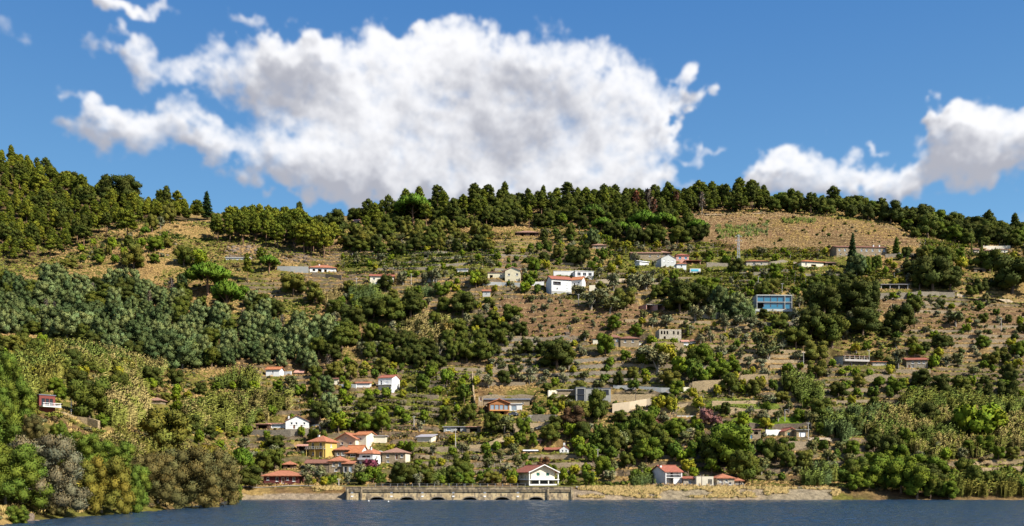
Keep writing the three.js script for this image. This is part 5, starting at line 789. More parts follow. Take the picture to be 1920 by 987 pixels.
species('shrub', 'shrub', 'shrub', 5, (r) => {
  const C = []; for (let k = 0; k < 6; k++) { const a = k * 2.4 + r(), d = .7 * r(); C.push([Math.cos(a) * d, .45 + r() * .6, Math.sin(a) * d, .5 + .32 * r(), .45 + .3 * r()]); }
  return { ...build(r, C, 260, .21, { elong: 1.6, out: .3, align: .35, core: .6, hue: .26 }, null), h: 1.7, w: 2.1 };
}, [['dark green', .062, .082, .019], ['green', .112, .142, .024], ['yellowish', .215, .195, .040], ['grey-green', .155, .152, .082], ['brownish', .150, .104, .048]], null);
species('cypress', 'cypress_tree', 'cypress', 2, (r) => { const C = []; for (let k = 0; k < 14; k++) { const y = lerp(.8, 9.4, k / 13), R = .62 * Math.pow(1 - y / 10.6, .4); C.push([(r() - .5) * .3, y, (r() - .5) * .3, R + .2, .7]); } return { ...build(r, C, 260, .26, { elong: 2, out: .3, up: 1.6, align: .5, core: .8 }, trunkGeo(r, 3, .16, [], 0)), h: 10, w: 1.8 }; }, [['dark green', .076, .090, .014], ['green', .132, .154, .016], ['yellowish', .235, .205, .030], ['grey-green', .165, .155, .070], ['brownish', .160, .108, .042]], M.bark);
species('fir', 'fir_tree', 'conifer', 2, (r) => { const C = []; for (let k = 0; k < 34; k++) { const q = k / 33, y = lerp(1.2, 12.6, q), R = 2.7 * Math.pow(1 - q, .85) + .15, a = k * 2.4, d = R * .62; C.push([Math.cos(a) * d, y, Math.sin(a) * d, .45 + R * .34, .5]); } return { ...build(r, C, 230, .34, { elong: 2.4, out: .75, up: -.2, align: .4, core: .7 }, trunkGeo(r, 12, .24, [], 0)), h: 13, w: 5.6 }; }, [['dark green', .036, .066, .020], ['yellow-green', .100, .150, .020]], M.bark);
species('dead', 'dead_pine', 'dying pine', 2, (r) => { const C = []; for (let k = 0; k < 16; k++) { const y = lerp(4, 11, k / 15), a = k * 2.4, d = 1.7 * (1 - k / 20); C.push([Math.cos(a) * d, y, Math.sin(a) * d, .9, .7]); } return { ...build(r, C, 70, .4, { elong: 2.6, out: .7, align: .3, core: 0, hue: .3 }, trunkGeo(r, 11.4, .22, C, 14)), h: 12, w: 5.4 }; }, [['rust-brown', .150, .062, .034], ['grey-brown', .130, .100, .076]], M.barkGrey);
species('willow', 'willow_bush', 'riverside willow bush', 4, (r) => {
  const C = []; for (let k = 0; k < 38; k++) { const a = k * 2.4 + r() * .6, y = lerp(.5, 8.6, Math.pow((k + .5) / 38, .95)), R = 4.6 * Math.sqrt(Math.max(.06, 1 - Math.pow((y - 2.6) / 6.9, 2))), d = R * (.62 + .4 * r()); C.push([Math.cos(a) * d, y, Math.sin(a) * d, .95 + .65 * r(), 1 + .5 * r()]); }
  C.push([0, 3, 0, 3.2, 3.2], [0, 5.5, 0, 2.2, 2.2]); return { ...build(r, C, 640, .125, { elong: 2, out: .3, align: .3, up: .5, core: .6, hue: .22, patch: .26 }, trunkGeo(r, 5, .24, C, 9)), h: 9.8, w: 11 };
}, [['greyish', .140, .126, .074], ['olive-yellow', .158, .138, .022], ['brownish green', .112, .096, .032], ['leafy green', .105, .140, .018]], M.barkGrey);
function paintTree(o) { o.traverse((q) => { q.castShadow = q.receiveShadow = true; }); }
// labels that say which: the kind and its colour, and where it stands next to something one can find
function placeWords(px, py) {
  let best = null, bd = 1e9; for (const m of marks) { const d = Math.hypot((m.px - px) * .8, m.py - py); if (d < bd) { bd = d; best = m; } }
  const dx = px - best.px, dy = py - best.py, far = bd > 60 ? '' : 'just ';
  const rel = Math.abs(dx) > Math.abs(dy) * 1.1 ? (dx < 0 ? 'left of' : 'right of') : dy < 0 ? 'above' : 'below';
  return far + rel + ' ' + best.phrase;
}
const OAKS = [['holm_oak', 'holm oak'], ['oak_tree', 'oak'], ['cork_oak', 'cork oak'], ['laurel_tree', 'laurel tree']];  // one oak form throughout; the names follow crown tone, not species
const FRUITS = [['fruit_tree', 'fruit tree'], ['fruit_tree', 'fruit tree'], ['leafy_tree', 'leafy tree'], ['round_tree', 'round tree']];
const planted = [], labelCount = new Map();
function plant(key, p, H, o = {}) {
  const s = SP[key], rnd = o.rnd ?? rngOf(Math.round(p.x * 97 + p.z * 131)), v = s.v[(o.variant ?? Math.floor(rnd() * s.v.length)) % s.v.length], tone = s.tones[(o.tone ?? Math.floor(rnd() * s.tones.length)) % s.tones.length];
  const k = H / v.h, wide = (o.wide ?? 1) * k * (.78 + .4 * rnd()); let g;
  if (v.trunk) { g = new THREE.Group(); part(g, 'trunk', v.trunk, s.bark); part(g, 'crown', v.crown, tone.m); } else g = new THREE.Mesh(v.crown, tone.m);
  g.position.set(p.x, p.y - .12, p.z); g.scale.set(wide * (.84 + .34 * rnd()), k, wide * (.84 + .34 * rnd())); g.rotation.set((rnd() - .5) * .12, rnd() * 6.283, (rnd() - .5) * .12);
  const [px, py] = project(p.x, p.y + H * .4, p.z), size = H > v.h * 1.22 ? 'tall ' : H < v.h * .72 ? 'small ' : '';
  let label; const noun = o.noun ?? (key === 'oak' ? OAKS[tone.i][1] : key === 'fruit' ? FRUITS[tone.i][1] : s.noun); label = o.label ?? `${size}${tone.adj} ${noun} ${o.where ?? placeWords(px, py)}`;
  if (label.split(' ').length > 16) label = label.replace('just ', '').replace(size, '').replace(' below the manor', '');
  tag(g, o.name ?? (key === 'oak' ? OAKS[tone.i][0] : key === 'fruit' ? FRUITS[tone.i][0] : s.name), label, o.cat ?? (v.trunk ? 'tree' : 'shrub')); planted.push(g);
  const e = labelCount.get(label) ?? []; e.push(g); labelCount.set(label, e);
  return g;
}
const T_ = (key, px, py, hpx, o = {}) => { const p = at(px, py); return plant(key, p, hpx / scaleAt(p), o); };
const spots = [];                                        // trunks already standing
const free = (x, z, r) => { for (const q of spots) { const dx = q[0] - x, dz = q[1] - z, rr = (q[2] + r) * .5; if (dx * dx + dz * dz < rr * rr) return false; } return true; };
function blocked(p, H, w) {
  for (const q of pads) { const dx = p.x - q.x, dz = p.z - q.z; if (Math.abs(dx) < q.r + 1 && Math.abs(dz) < q.r + 1) { const c = Math.cos(q.a), s = Math.sin(q.a); if (Math.abs(c * dx - s * dz) < q.w + w * .3 && Math.abs(s * dx + c * dz) < q.d + w * .3) return true; } }
  const [x, y0] = project(p.x, p.y, p.z), S = scaleAt(p), y1 = y0 - H * S, hw = w * S * .5;
  for (const b of blockers) if (-p.z < b[4] + 3 && x + hw > b[0] && x - hw < b[2] && y1 < b[3] && y0 > b[1]) return true;
  return false;
}
function part3(zone, x, z) { const b = ZB[zone], [px] = project(x, 0, z), pb = [Math.min(...ZP[zone].map((q) => CX + F * q[0] / -q[1])), Math.max(...ZP[zone].map((q) => CX + F * q[0] / -q[1]))], u = (px - pb[0]) / (pb[1] - pb[0]), v = (b[3] - z) / (b[3] - b[2]); return 'in the ' + (v < .36 ? 'lower ' : v > .68 ? 'upper ' : 'middle ') + (u < .33 ? 'left' : u > .67 ? 'right' : 'centre') + ' of '; }
function scatter(zone, seed, spacing, mix, o = {}) {
  const poly = ZP[zone], b = ZB[zone], rnd = rngOf(seed), area = (b[1] - b[0]) * (b[3] - b[2]), tries = Math.round(area / (spacing * spacing) * 14); let n = 0;
  for (let k = 0; k < tries && n < (o.max ?? 999); k++) {
    const x = lerp(b[0], b[1], rnd()), z = lerp(b[2], b[3], rnd()); if (!inside(poly, x, z)) continue;
    if (o.not && o.not.some((q) => inZ(q, x, z))) continue;
    const dens = o.patch ? sstep(o.patch[0], o.patch[1], fbm(x * .035 + 7, z * .035 + 3, 3)) : 1; if (rnd() > dens) continue;
    let q = rnd(), m = mix[0]; for (const c of mix) { if (q < c[0]) { m = c; break; } q -= c[0]; }
    const [, key, h0, h1, tones] = m, H = lerp(h0, h1, rnd()), v = SP[key].v[0], w = v.w * H / v.h, sp = o.tight ? spacing : Math.max(spacing * .55, Math.min(spacing, w * 1.0));
    if (!free(x, z, sp * (key === 'shrub' ? .6 : 1))) continue;
    const p = new THREE.Vector3(x, groundY(x, -z), z); if (p.y < .5 || blocked(p, H, w * .8)) continue;
    spots.push([x, z, sp]); plant(key, p, H, { rnd, tone: (tones ?? SP[key].tones.map((_, i) => i))[Math.floor(clamp(fbm(x * .045 + key.length * 9, z * .045 + 5, 2) * 1.7 - .35 + (rnd() - .5) * .55, 0, .999) * (tones ?? SP[key].tones).length)], where: o.where ? part3(zone, x, z) + o.where : undefined, wide: o.wide }); n++;
  }
  return n;
}

// ---------------------------------------------------------------- rows of vines and hedges
function leafRow(name, pts, h, w, dens, size, m, label, cat, group, posts) {
  const L = new Leaves(), rnd = rngOf(Math.round(pts[0].x * 13 + pts[0].z * 7)); let len = 0; for (let i = 1; i < pts.length; i++) len += pts[i].distanceTo(pts[i - 1]);
  const n = Math.round(len * dens), o = pts[0], cum = [0]; for (let i = 1; i < pts.length; i++) cum.push(cum[i - 1] + pts[i].distanceTo(pts[i - 1]));
  const along = (d) => { let i = 1; while (i < pts.length - 1 && cum[i] < d) i++; return pts[i - 1].clone().lerp(pts[i], clamp((d - cum[i - 1]) / (cum[i] - cum[i - 1] || 1))); };
  for (let k = 0; k < n; k++) {
    const d = rnd() * len, p = along(d), gap = vnoise(d * .45, o.x); if (posts && gap < .2) continue;
    const hh = h * (.65 + .6 * gap), y = groundY(p.x, -p.z) + (posts ? .35 : .05) + hh * Math.pow(rnd(), .75), f = rnd() * 6.28, rr = w * Math.sqrt(rnd()) * .5, dx = Math.cos(f), dz = Math.sin(f), up = .25 + rnd(), l = Math.hypot(dx, up, dz), s = size * (.6 + .8 * rnd()), a = rnd() * 6.28;
    const tx = Math.cos(a), ty = (rnd() - .5), tz = Math.sin(a), v = .78 + .44 * rnd(), yl = 1 + (rnd() - .5) * .4;
    L.blade(p.x + dx * rr - o.x, y - o.y, p.z + dz * rr - o.z, [tx * s, ty * s, tz * s], [-tz * s * .7, s * .6 * (rnd() - .3), tx * s * .7], dx / l, up / l, dz / l, [v * yl, v, v * .9]);
  }
  const crown = L.geo(), g = new THREE.Group(); g.position.copy(o);
  part(g, 'foliage', crown, m);
  if (posts) for (let d = 0; d < len; d += 6) { const p = along(d); part(g, 'post', postGeo, M.pole).position.set(p.x - o.x, groundY(p.x, -p.z) - o.y, p.z - o.z); }
  tag(g, name, label, cat, group);
}
const blocked0 = (v) => pads.some((q) => Math.abs(v.x - q.x) < q.r + .5 && Math.abs(v.z - q.z) < q.r + .5);
const postGeo = new THREE.BoxGeometry(.12, 2.2, .12).translate(0, .8, 0);
const vineM = [[.160, .215, .022], [.255, .255, .028], [.100, .160, .020], [.205, .235, .026]].map(([r, g, b]) => new THREE.MeshPhysicalMaterial({ color: col(r, g, b), vertexColors: true, roughness: .8, specularIntensity: .22 }));
const ORD = ['top', 'second', 'third', 'fourth', 'fifth', 'sixth', 'seventh', 'eighth', 'ninth', 'tenth'];
function vineyard(x0, x1, y0, y1, n, slope, tones, where, seed, o = {}) {
  const rnd = rngOf(seed);
  for (let k = 0; k < n; k++) {
    const py = lerp(y0, y1, n > 1 ? k / (n - 1) : 0); let x = x0 + rnd() * 12;
    while (x < x1 - 15) {
      const L = (o.len ?? 70) * (.6 + .8 * rnd()), xe = Math.min(x1, x + L), px = []; for (let q = 0; q <= 4; q++) { const xx = lerp(x, xe, q / 4); px.push([xx, py + slope * (xx - x0) + (vnoise(xx * .02, k * 3.1) - .5) * 5]); }
      let pts = pathPoints(px, 2.5); const mid = px[2]; if (terraceQ(pts[0].x, -pts[0].z)[2] > .4) { const c = walkContour(pts[0], pts[0].distanceTo(pts[pts.length - 1]), .42); if (c.length > 4) pts = c; }
      if (!blockers.some((b) => mid[0] > b[0] - 8 && mid[0] < b[2] + 8 && mid[1] > b[1] && mid[1] < b[3] + 6)) leafRow('vine_row', pts, o.h ?? 1.7, o.w ?? 1.9, (o.dens ?? 16) * 2.4, .29, vineM[tones[Math.floor(rnd() * tones.length)]], `${ORD[k]} vine row, ${(mid[0] - x0) / (x1 - x0) < .34 ? 'left' : (mid[0] - x0) / (x1 - x0) > .66 ? 'right' : 'middle'} part, ${where}`, 'vines', 'vine rows ' + where, true);
      x = xe + 4 + rnd() * 10;
    }
  }
}
vineyard(640, 935, 472, 514, 10, 0, [0, 2, 2], 'on the dark green terraces above the cream gabled house', 31, { dens: 22, h: 1.7 });
vineyard(745, 884, 702, 742, 6, 0, [0, 1, 3], 'right of the tall white terrace house', 32);
vineyard(560, 880, 748, 796, 7, .02, [1, 3, 0], 'on the terraces below the tall white terrace house', 33);
vineyard(690, 800, 818, 828, 2, 0, [0, 3], 'right of the beige gabled house', 34);
vineyard(820, 930, 818, 832, 3, 0, [0, 3], 'below the long grey shed', 35);
vineyard(1130, 1380, 456, 478, 5, .02, [1, 3], 'above the upper hamlet', 36);
vineyard(1325, 1500, 506, 552, 9, 0, [0, 2, 0], 'below the steel pylon', 37, { dens: 22, h: 1.7 });
vineyard(1400, 1580, 472, 484, 3, 0, [1, 3], 'left of the long stone manor', 38);
vineyard(1480, 1600, 508, 540, 6, 0, [2, 0], 'below the bright orange roof under the manor', 39, { dens: 22, h: 1.8 });
vineyard(1585, 1740, 512, 530, 4, 0, [0, 2, 3], 'below the long stone manor', 40, { dens: 22 });
vineyard(1720, 1930, 450, 464, 4, .05, [0, 1, 3], 'under the right end of the ridge wood', 41);
vineyard(1090, 1240, 512, 530, 3, 0, [1, 0], 'left of the grey gabled house of the hamlet', 42);
vineyard(975, 1100, 556, 562, 1, 0, [1], 'in front of the high white house', 43);
vineyard(1400, 1560, 476, 484, 2, 0, [0, 3], 'just left of the long stone manor', 45);
vineyard(1230, 1330, 512, 545, 5, 0, [0, 3, 2], 'below the upper hamlet', 46, { dens: 20 });
vineyard(820, 960, 440, 468, 4, 0, [3, 1], 'left of the dark barn below the ridge', 47);
vineyard(1000, 1120, 430, 452, 3, 0, [0, 3], 'right of the dark barn below the ridge', 48);
vineyard(1310, 1440, 745, 772, 4, 0, [0, 3], 'on the terraces above the lawn', 49);
vineyard(760, 960, 858, 900, 4, 0, [1, 3], 'on the dry terraces behind the arched river wall', 44, { dens: 10 });
const hedgeM = [[.046, .076, .018], [.110, .150, .020], [.170, .110, .022]].map(([r, g, b]) => new THREE.MeshPhysicalMaterial({ color: col(r, g, b), vertexColors: true, roughness: .85, specularIntensity: .22 }));
for (const [px, h, t, label] of [[[[1150, 724], [1200, 730], [1270, 733]], 1.6, 0, 'long dark hedge above the pale terrace wall of the modern house'], [[[1168, 742], [1210, 744], [1262, 742]], 1.3, 0, 'lower dark hedge right of the modern house'], [[[1035, 755], [1055, 754], [1076, 754]], 1.8, 2, 'rust-coloured hedge left of the modern house'], [[[1010, 764], [1045, 763], [1080, 763]], 1.2, 1, 'green hedge below the modern house'], [[[845, 515], [865, 515], [888, 515]], 2, 0, 'dark hedge in front of the small white shed'], [[[975, 524], [1000, 526], [1022, 528]], 1.8, 0, 'dark clipped hedge between the cream house and the high white house'], [[[1112, 514], [1145, 517], [1172, 519]], 2.2, 2, 'dark vine-covered bank right of the modern white block'], [[[1440, 832], [1465, 830], [1485, 828]], 1.6, 1, 'green hedge in front of the cottage below the lawn'], [[[1700, 486], [1740, 484], [1790, 483]], 2.6, 0, 'tall dark hedge right of the manor'], [[[1800, 482], [1840, 481], [1862, 481]], 2.6, 0, 'dark clipped hedge under the two cypresses'], [[[620, 472], [680, 470], [725, 470]], 1.3, 1, 'bright green hedge line left of the dark vine terraces']]) leafRow('hedge', pathPoints(px, 2), h, 1.6, 46, .22, hedgeM[t === 2 ? 2 : t], label, 'hedge');

// dry stone walls along the terrace edges
{
  const rnd = rngOf(611), used = [];
  for (const [x0, x1, y0, y1, n, m] of [[745, 884, 692, 800, 16, 'stone'], [560, 740, 745, 800, 8, 'stone'], [760, 985, 850, 905, 12, 'stone'], [895, 1100, 640, 745, 16, 'stoneGrey'], [640, 940, 470, 520, 10, 'stoneGrey'], [1000, 1240, 480, 540, 8, 'stone'], [1160, 1440, 560, 680, 14, 'stoneWarm'], [1300, 1560, 470, 560, 10, 'stoneGrey'], [1440, 1660, 690, 760, 8, 'stone'], [1660, 1920, 565, 650, 12, 'stone'], [1080, 1330, 680, 730, 8, 'stone'], [960, 1180, 840, 900, 6, 'stone']])
    for (let k = 0, made = 0; k < n * 6 && made < n; k++) {
      const p = at(lerp(x0, x1, rnd()), lerp(y0, y1, rnd())); if (terraceQ(p.x, -p.z)[2] < .6) continue;
      const pts = walkContour(p, 14 + 26 * rnd(), .80); if (pts.length < 6) continue;
      const q = project(pts[pts.length >> 1].x, pts[pts.length >> 1].y, pts[pts.length >> 1].z); if (used.some((u) => Math.abs(u[0] - q[0]) < 60 && Math.abs(u[1] - q[1]) < 6) || pts.some((v) => blocked0(v))) continue;
      used.push(q); wallAlong('terrace_wall', pts, 1.15, M[m], `low dry stone terrace wall ${placeWords(q[0], q[1])}`, 'wall', 1.1, { group: 'dry stone terrace walls ' + placeWords(q[0], q[1]) }); made++;
    }
}
// ---------------------------------------------------------------- trees one can tell apart in the photograph: [kind, column, row of the foot, height in pixels, tone]
const note = (key, px, py, h, tone, o = {}) => { const g = T_(key, px, py, h, { tone, ...o }); const p = g.position; spots.push([p.x, p.z, SP[key].v[0].w * h / scaleAt(p) / SP[key].v[0].h]); };
for (const a of [
  // skyline
  ['fir', 388, 412, 52, 0], ['pine', 196, 384, 56, 3], ['oak', 236, 390, 60, 0], ['oak', 211, 388, 52, 0], ['pine', 560, 436, 56, 3], ['pine', 70, 322, 26, 3], ['oak', 134, 352, 32, 0], ['pine', 312, 410, 60, 3],
  ['oak', 630, 446, 54, 0], ['oak', 604, 446, 44, 0], ['pine', 887, 402, 58, 3], ['pine', 1007, 404, 46, 3], ['pine', 1034, 406, 46, 3], ['pine', 1064, 408, 44, 3], ['stone', 775, 420, 54, 0, { wide: 1.1 }], ['stone', 1110, 420, 36, 1], ['stone', 1205, 440, 44, 0], ['stone', 1245, 442, 42, 0], ['pine', 1521, 405, 44, 3], ['oak', 1670, 420, 42, 0], ['oak', 1728, 430, 46, 0], ['oak', 1740, 446, 48, 1], ['dead', 1192, 402, 46, 0], ['dead', 1270, 402, 46, 0], ['dead', 1216, 402, 50, 1], ['dead', 1316, 402, 44, 1], ['dead', 1228, 412, 40, 0],
  // left hillside
  ['oak', 318, 420, 40, 2], ['oak', 285, 435, 34, 2], ['olive', 300, 430, 24, 0], ['pine', 238, 455, 60, 1], ['stone', 272, 445, 20, 0], ['fruit', 210, 470, 26, 0], ['oak', 250, 505, 48, 2], ['stone', 390, 555, 62, 0], ['stone', 423, 590, 64, 0], ['stone', 455, 565, 30, 0], ['fruit', 375, 500, 32, 0], ['oak', 345, 500, 40, 1], ['pine', 465, 530, 54, 1], ['pine', 490, 500, 36, 1], ['stone', 505, 512, 34, 0, { variant: 1 }],
  // large dark trees
  ['oak', 1122, 790, 64, 1, { wide: .95 }], ['oak', 1083, 792, 44, 2], ['oak', 1045, 690, 54, 0], ['oak', 1062, 684, 34, 1], ['oak', 1135, 668, 44, 3], ['oak', 1275, 590, 66, 0], ['oak', 1310, 582, 52, 0], ['mimosa', 1350, 588, 52, 0], ['mimosa', 1385, 592, 46, 1], ['oak', 1520, 640, 62, 0], ['oak', 1545, 600, 70, 0], ['oak', 1600, 590, 66, 0], ['oak', 1630, 580, 56, 0], ['oak', 1560, 650, 60, 1], ['oak', 1618, 630, 58, 0], ['oak', 1688, 625, 56, 0], ['oak', 1715, 590, 34, 1], ['oak', 1530, 680, 44, 2], ['olive', 1793, 610, 28, 2], ['oak', 1750, 545, 66, 0], ['oak', 1782, 548, 44, 0], ['oak', 1840, 550, 30, 0], ['oak', 1898, 552, 70, 0], ['oak', 1855, 512, 44, 1], ['oak', 1770, 500, 40, 1], ['fruit', 1803, 508, 28, 1], ['oak', 1725, 545, 40, 0],
  ['fir', 1597, 502, 64, 0, { wide: .8 }], ['fir', 1680, 480, 36, 1], ['mimosa', 1606, 518, 44, 0], ['willow', 1622, 514, 34, 3, { noun: 'willow', name: 'willow_tree', cat: 'tree' }], ['willow', 1643, 504, 26, 3, { noun: 'willow', name: 'willow_tree', cat: 'tree' }], ['oak', 1700, 484, 22, 0], ['cypress', 1822, 478, 26, 0], ['cypress', 1841, 477, 27, 0], ['oak', 1090, 498, 40, 0], ['oak', 1075, 494, 36, 0], ['oak', 1048, 488, 30, 2], ['mimosa', 1112, 462, 34, 0], ['fruit', 1055, 424, 24, 2],
  ['oak', 1230, 490, 22, 2], ['olive', 1192, 492, 20, 0],
  // round the high white house
  ['olive', 1085, 562, 27, 0, { wide: 1.1 }], ['olive', 1108, 582, 34, 0, { wide: 1.2 }], ['olive', 1130, 572, 32, 0, { wide: 1.2 }], ['olive', 1144, 586, 32, 2, { wide: 1.2 }], ['oak', 1172, 582, 44, 2], ['olive', 1150, 546, 34, 0], ['olive', 1190, 550, 36, 0], ['olive', 1210, 545, 34, 0], ['fruit', 985, 552, 24, 0], ['fruit', 1008, 553, 22, 3], ['fruit', 893, 540, 34, 0], ['oak', 898, 538, 34, 2], ['olive', 755, 535, 28, 0], ['olive', 798, 533, 22, 0], ['olive', 818, 535, 34, 0], ['oak', 722, 548, 34, 0], ['oak', 700, 600, 44, 0], ['oak', 660, 620, 48, 0], ['oak', 735, 605, 50, 1], ['oak', 590, 570, 44, 2], ['oak', 550, 555, 44, 2], ['oak', 770, 598, 52, 0], ['oak', 868, 592, 44, 0], ['oak', 830, 590, 36, 1],
  // farm, ruin
  ['cypress', 1290, 632, 24, 0, { wide: 2.4, noun: 'ivy-dark tree' }], ['oak', 1192, 632, 26, 3], ['oak', 1152, 620, 30, 3], ['olive', 1205, 690, 40, 0, { wide: 1.1 }], ['olive', 1232, 696, 42, 0, { wide: 1.1 }], ['fruit', 1208, 690, 36, 2], ['fruit', 1250, 684, 40, 1], ['fruit', 1275, 706, 40, 0], ['fruit', 1297, 706, 34, 3], ['oak', 1305, 690, 38, 1], ['oak', 1318, 684, 40, 3], ['fruit', 1305, 720, 38, 3], ['fruit', 1325, 722, 36, 2], ['oak', 1350, 716, 40, 3], ['oak', 1368, 738, 40, 1], ['fruit', 1345, 745, 24, 1], ['oak', 1416, 745, 36, 2, { noun: 'broad tree' }], ['fruit', 1392, 740, 18, 0],
  ['olive', 1250, 616, 28, 0], ['olive', 1305, 605, 34, 0], ['olive', 1330, 600, 30, 0], ['olive', 1360, 620, 32, 0], ['olive', 1385, 615, 26, 0], ['olive', 1408, 622, 28, 0], ['olive', 1340, 585, 30, 0], ['olive', 1440, 680, 46, 2], ['olive', 1425, 665, 40, 2],
  // tall terrace house, chalet
  ['fruit', 790, 738, 36, 3], ['fruit', 810, 712, 30, 2], ['fruit', 838, 722, 30, 2], ['fruit', 870, 756, 36, 3], ['oak', 808, 704, 28, 1], ['fruit', 706, 744, 16, 0], ['fruit', 724, 748, 22, 2], ['fruit', 690, 748, 18, 0], ['mimosa', 617, 780, 46, 1], ['oak', 600, 790, 40, 0], ['oak', 590, 746, 34, 1], ['fruit', 564, 745, 26, 2], ['mimosa', 610, 735, 32, 0], ['oak', 835, 792, 32, 1], ['fruit', 795, 795, 26, 2], ['oak', 880, 790, 34, 1], ['oak', 925, 812, 40, 1], ['olive', 945, 815, 38, 2], ['oak', 1032, 832, 40, 1], ['oak', 975, 835, 26, 3], ['oak', 1000, 838, 28, 3], ['fruit', 955, 840, 22, 1], ['olive', 962, 858, 28, 2], ['oak', 870, 902, 40, 1], ['fruit', 848, 858, 20, 2], ['fruit', 770, 852, 26, 2], ['fruit', 755, 848, 22, 2],
  // village
  ['stone', 450, 905, 66, 0, { wide: .72 }], ['oak', 490, 890, 46, 1], ['oak', 515, 880, 42, 1], ['cypress', 526, 884, 34, 0], ['olive', 578, 902, 30, 0], ['olive', 600, 905, 34, 0], ['olive', 675, 905, 34, 0], ['fruit', 700, 906, 32, 2], ['oak', 600, 838, 34, 1], ['oak', 585, 832, 30, 1], ['fruit', 635, 812, 40, 0], ['olive', 612, 808, 24, 0], ['fruit', 565, 820, 20, 0], ['oak', 655, 808, 26, 3], ['fruit', 470, 895, 24, 0], ['fruit', 588, 910, 12, 1],
  // right orchards, shore
  ['oak', 1370, 880, 88, 3, { wide: 1.1 }], ['oak', 1395, 905, 62, 1], ['oak', 1340, 872, 60, 0], ['oak', 1455, 868, 50, 1], ['oak', 1478, 880, 36, 1], ['olive', 1522, 860, 34, 2], ['olive', 1555, 870, 28, 2], ['olive', 1575, 848, 22, 2], ['olive', 1442, 760, 22, 0], ['olive', 1432, 792, 26, 0], ['olive', 1460, 790, 22, 2], ['fruit', 1392, 806, 34, 0], ['fruit', 1260, 778, 34, 1], ['fruit', 1310, 770, 28, 1], ['fruit', 1235, 776, 34, 1], ['oak', 1258, 764, 26, 1], ['fruit', 1300, 900, 24, 0], ['fruit', 1290, 888, 28, 1], ['fruit', 1335, 888, 30, 2], ['willow', 1192, 908, 30, 3, { wide: 1.3 }], ['olive', 1150, 886, 26, 2], ['olive', 1205, 890, 24, 2], ['oak', 1690, 925, 66, 3], ['oak', 1660, 915, 58, 3], ['oak', 1720, 936, 64, 3], ['oak', 1620, 915, 48, 1], ['oak', 1745, 936, 50, 1], ['oak', 1780, 938, 40, 3], ['oak', 1640, 848, 38, 0], ['oak', 1670, 862, 48, 0], ['oak', 1735, 800, 48, 0], ['oak', 1600, 820, 40, 0], ['fruit', 1820, 828, 74, 0, { wide: .8, noun: 'leafy tree' }], ['fruit', 1860, 828, 70, 0, { wide: .8, noun: 'leafy tree' }], ['oak', 1890, 758, 46, 0], ['oak', 1540, 790, 44, 1], ['fruit', 1500, 792, 26, 2], ['olive', 1520, 800, 30, 2], ['oak', 1730, 730, 40, 0], ['oak', 1765, 745, 44, 0], ['oak', 1800, 742, 40, 1], ['fruit', 1697, 725, 16, 1], ['fruit', 1670, 706, 24, 1], ['olive', 1685, 692, 36, 0], ['fruit', 1752, 694, 30, 0], ['oak', 1648, 676, 18, 0],
  // near left
  ['oak', 166, 790, 82, 1, { wide: .9 }], ['fruit', 190, 805, 30, 2], ['oak', 225, 735, 40, 1], ['oak', 60, 680, 28, 2], ['fruit', 78, 655, 30, 0], ['oak', 330, 725, 34, 0], ['oak', 285, 720, 34, 0], ['oak', 205, 745, 44, 1], ['oak', 118, 700, 26, 1],
  ['oak', 312, 850, 86, 2, { wide: 1.2, noun: 'spreading green tree' }],
]) note(a[0], a[1], a[2], a[3], a[4], a[5]);
// the big bushes of the near left bank
for (const [v, px, py, h, w, tone, label] of [[0, 78, 958, 150, 1.05, 0, 'large greyish purple tamarisk bush on the near left bank'], [1, 10, 945, 120, .9, 3, 'green bush at the left edge below the red house'], [1, 190, 962, 112, 1.0, 1, 'large olive-yellow bush leaning over the water'], [2, 245, 962, 96, .8, 3, 'leafy green bush at the water right of the olive-yellow bush'], [3, 345, 962, 128, 1.1, 2, 'large brownish green bush at the end of the near bank'], [2, 400, 950, 110, .75, 2, 'last brownish bush before the open water'], [0, 295, 950, 104, .9, 2, 'dark brown-green bush behind the olive-yellow bush'], [3, 150, 890, 84, 1, 3, 'leafy green bush behind the tamarisk'], [2, 215, 890, 66, 1.1, 3, 'broad green fig bush above the olive-yellow bush'], [0, 380, 900, 70, 1, 1, 'yellowish bush behind the end of the near bank'], [1, 20, 800, 90, .9, 3, 'bright green leafy bush at the left edge above the tamarisk'], [2, 2, 752, 96, .7, 3, 'tall leafy thicket at the left edge above the dark red house'], [3, -20, 860, 120, .9, 3, 'bright leafy thicket cut by the left edge'], [1, 60, 830, 56, 1.1, 2, 'brown dry bush below the red house'], [2, 112, 830, 40, 1, 3, 'green bush right of the red house balcony'], [2, 420, 905, 60, .7, 1, 'olive bush where the near bank meets the embankment'], [3, 441, 938, 34, .7, 3, 'small bright bush at the left foot of the embankment'], [2, 30, 985, 40, 1.1, 3, 'low green bush on the stones at the bottom left'], [1, 100, 965, 40, 1.2, 2, 'low brownish bush at the water below the tamarisk']]) { const p = at(px, py); plant('willow', p, h / scaleAt(p), { variant: v, tone, wide: w, label }); spots.push([p.x, p.z, 8]); }
marks.push({ px: 190, py: 910, phrase: 'the olive-yellow bush at the water' });
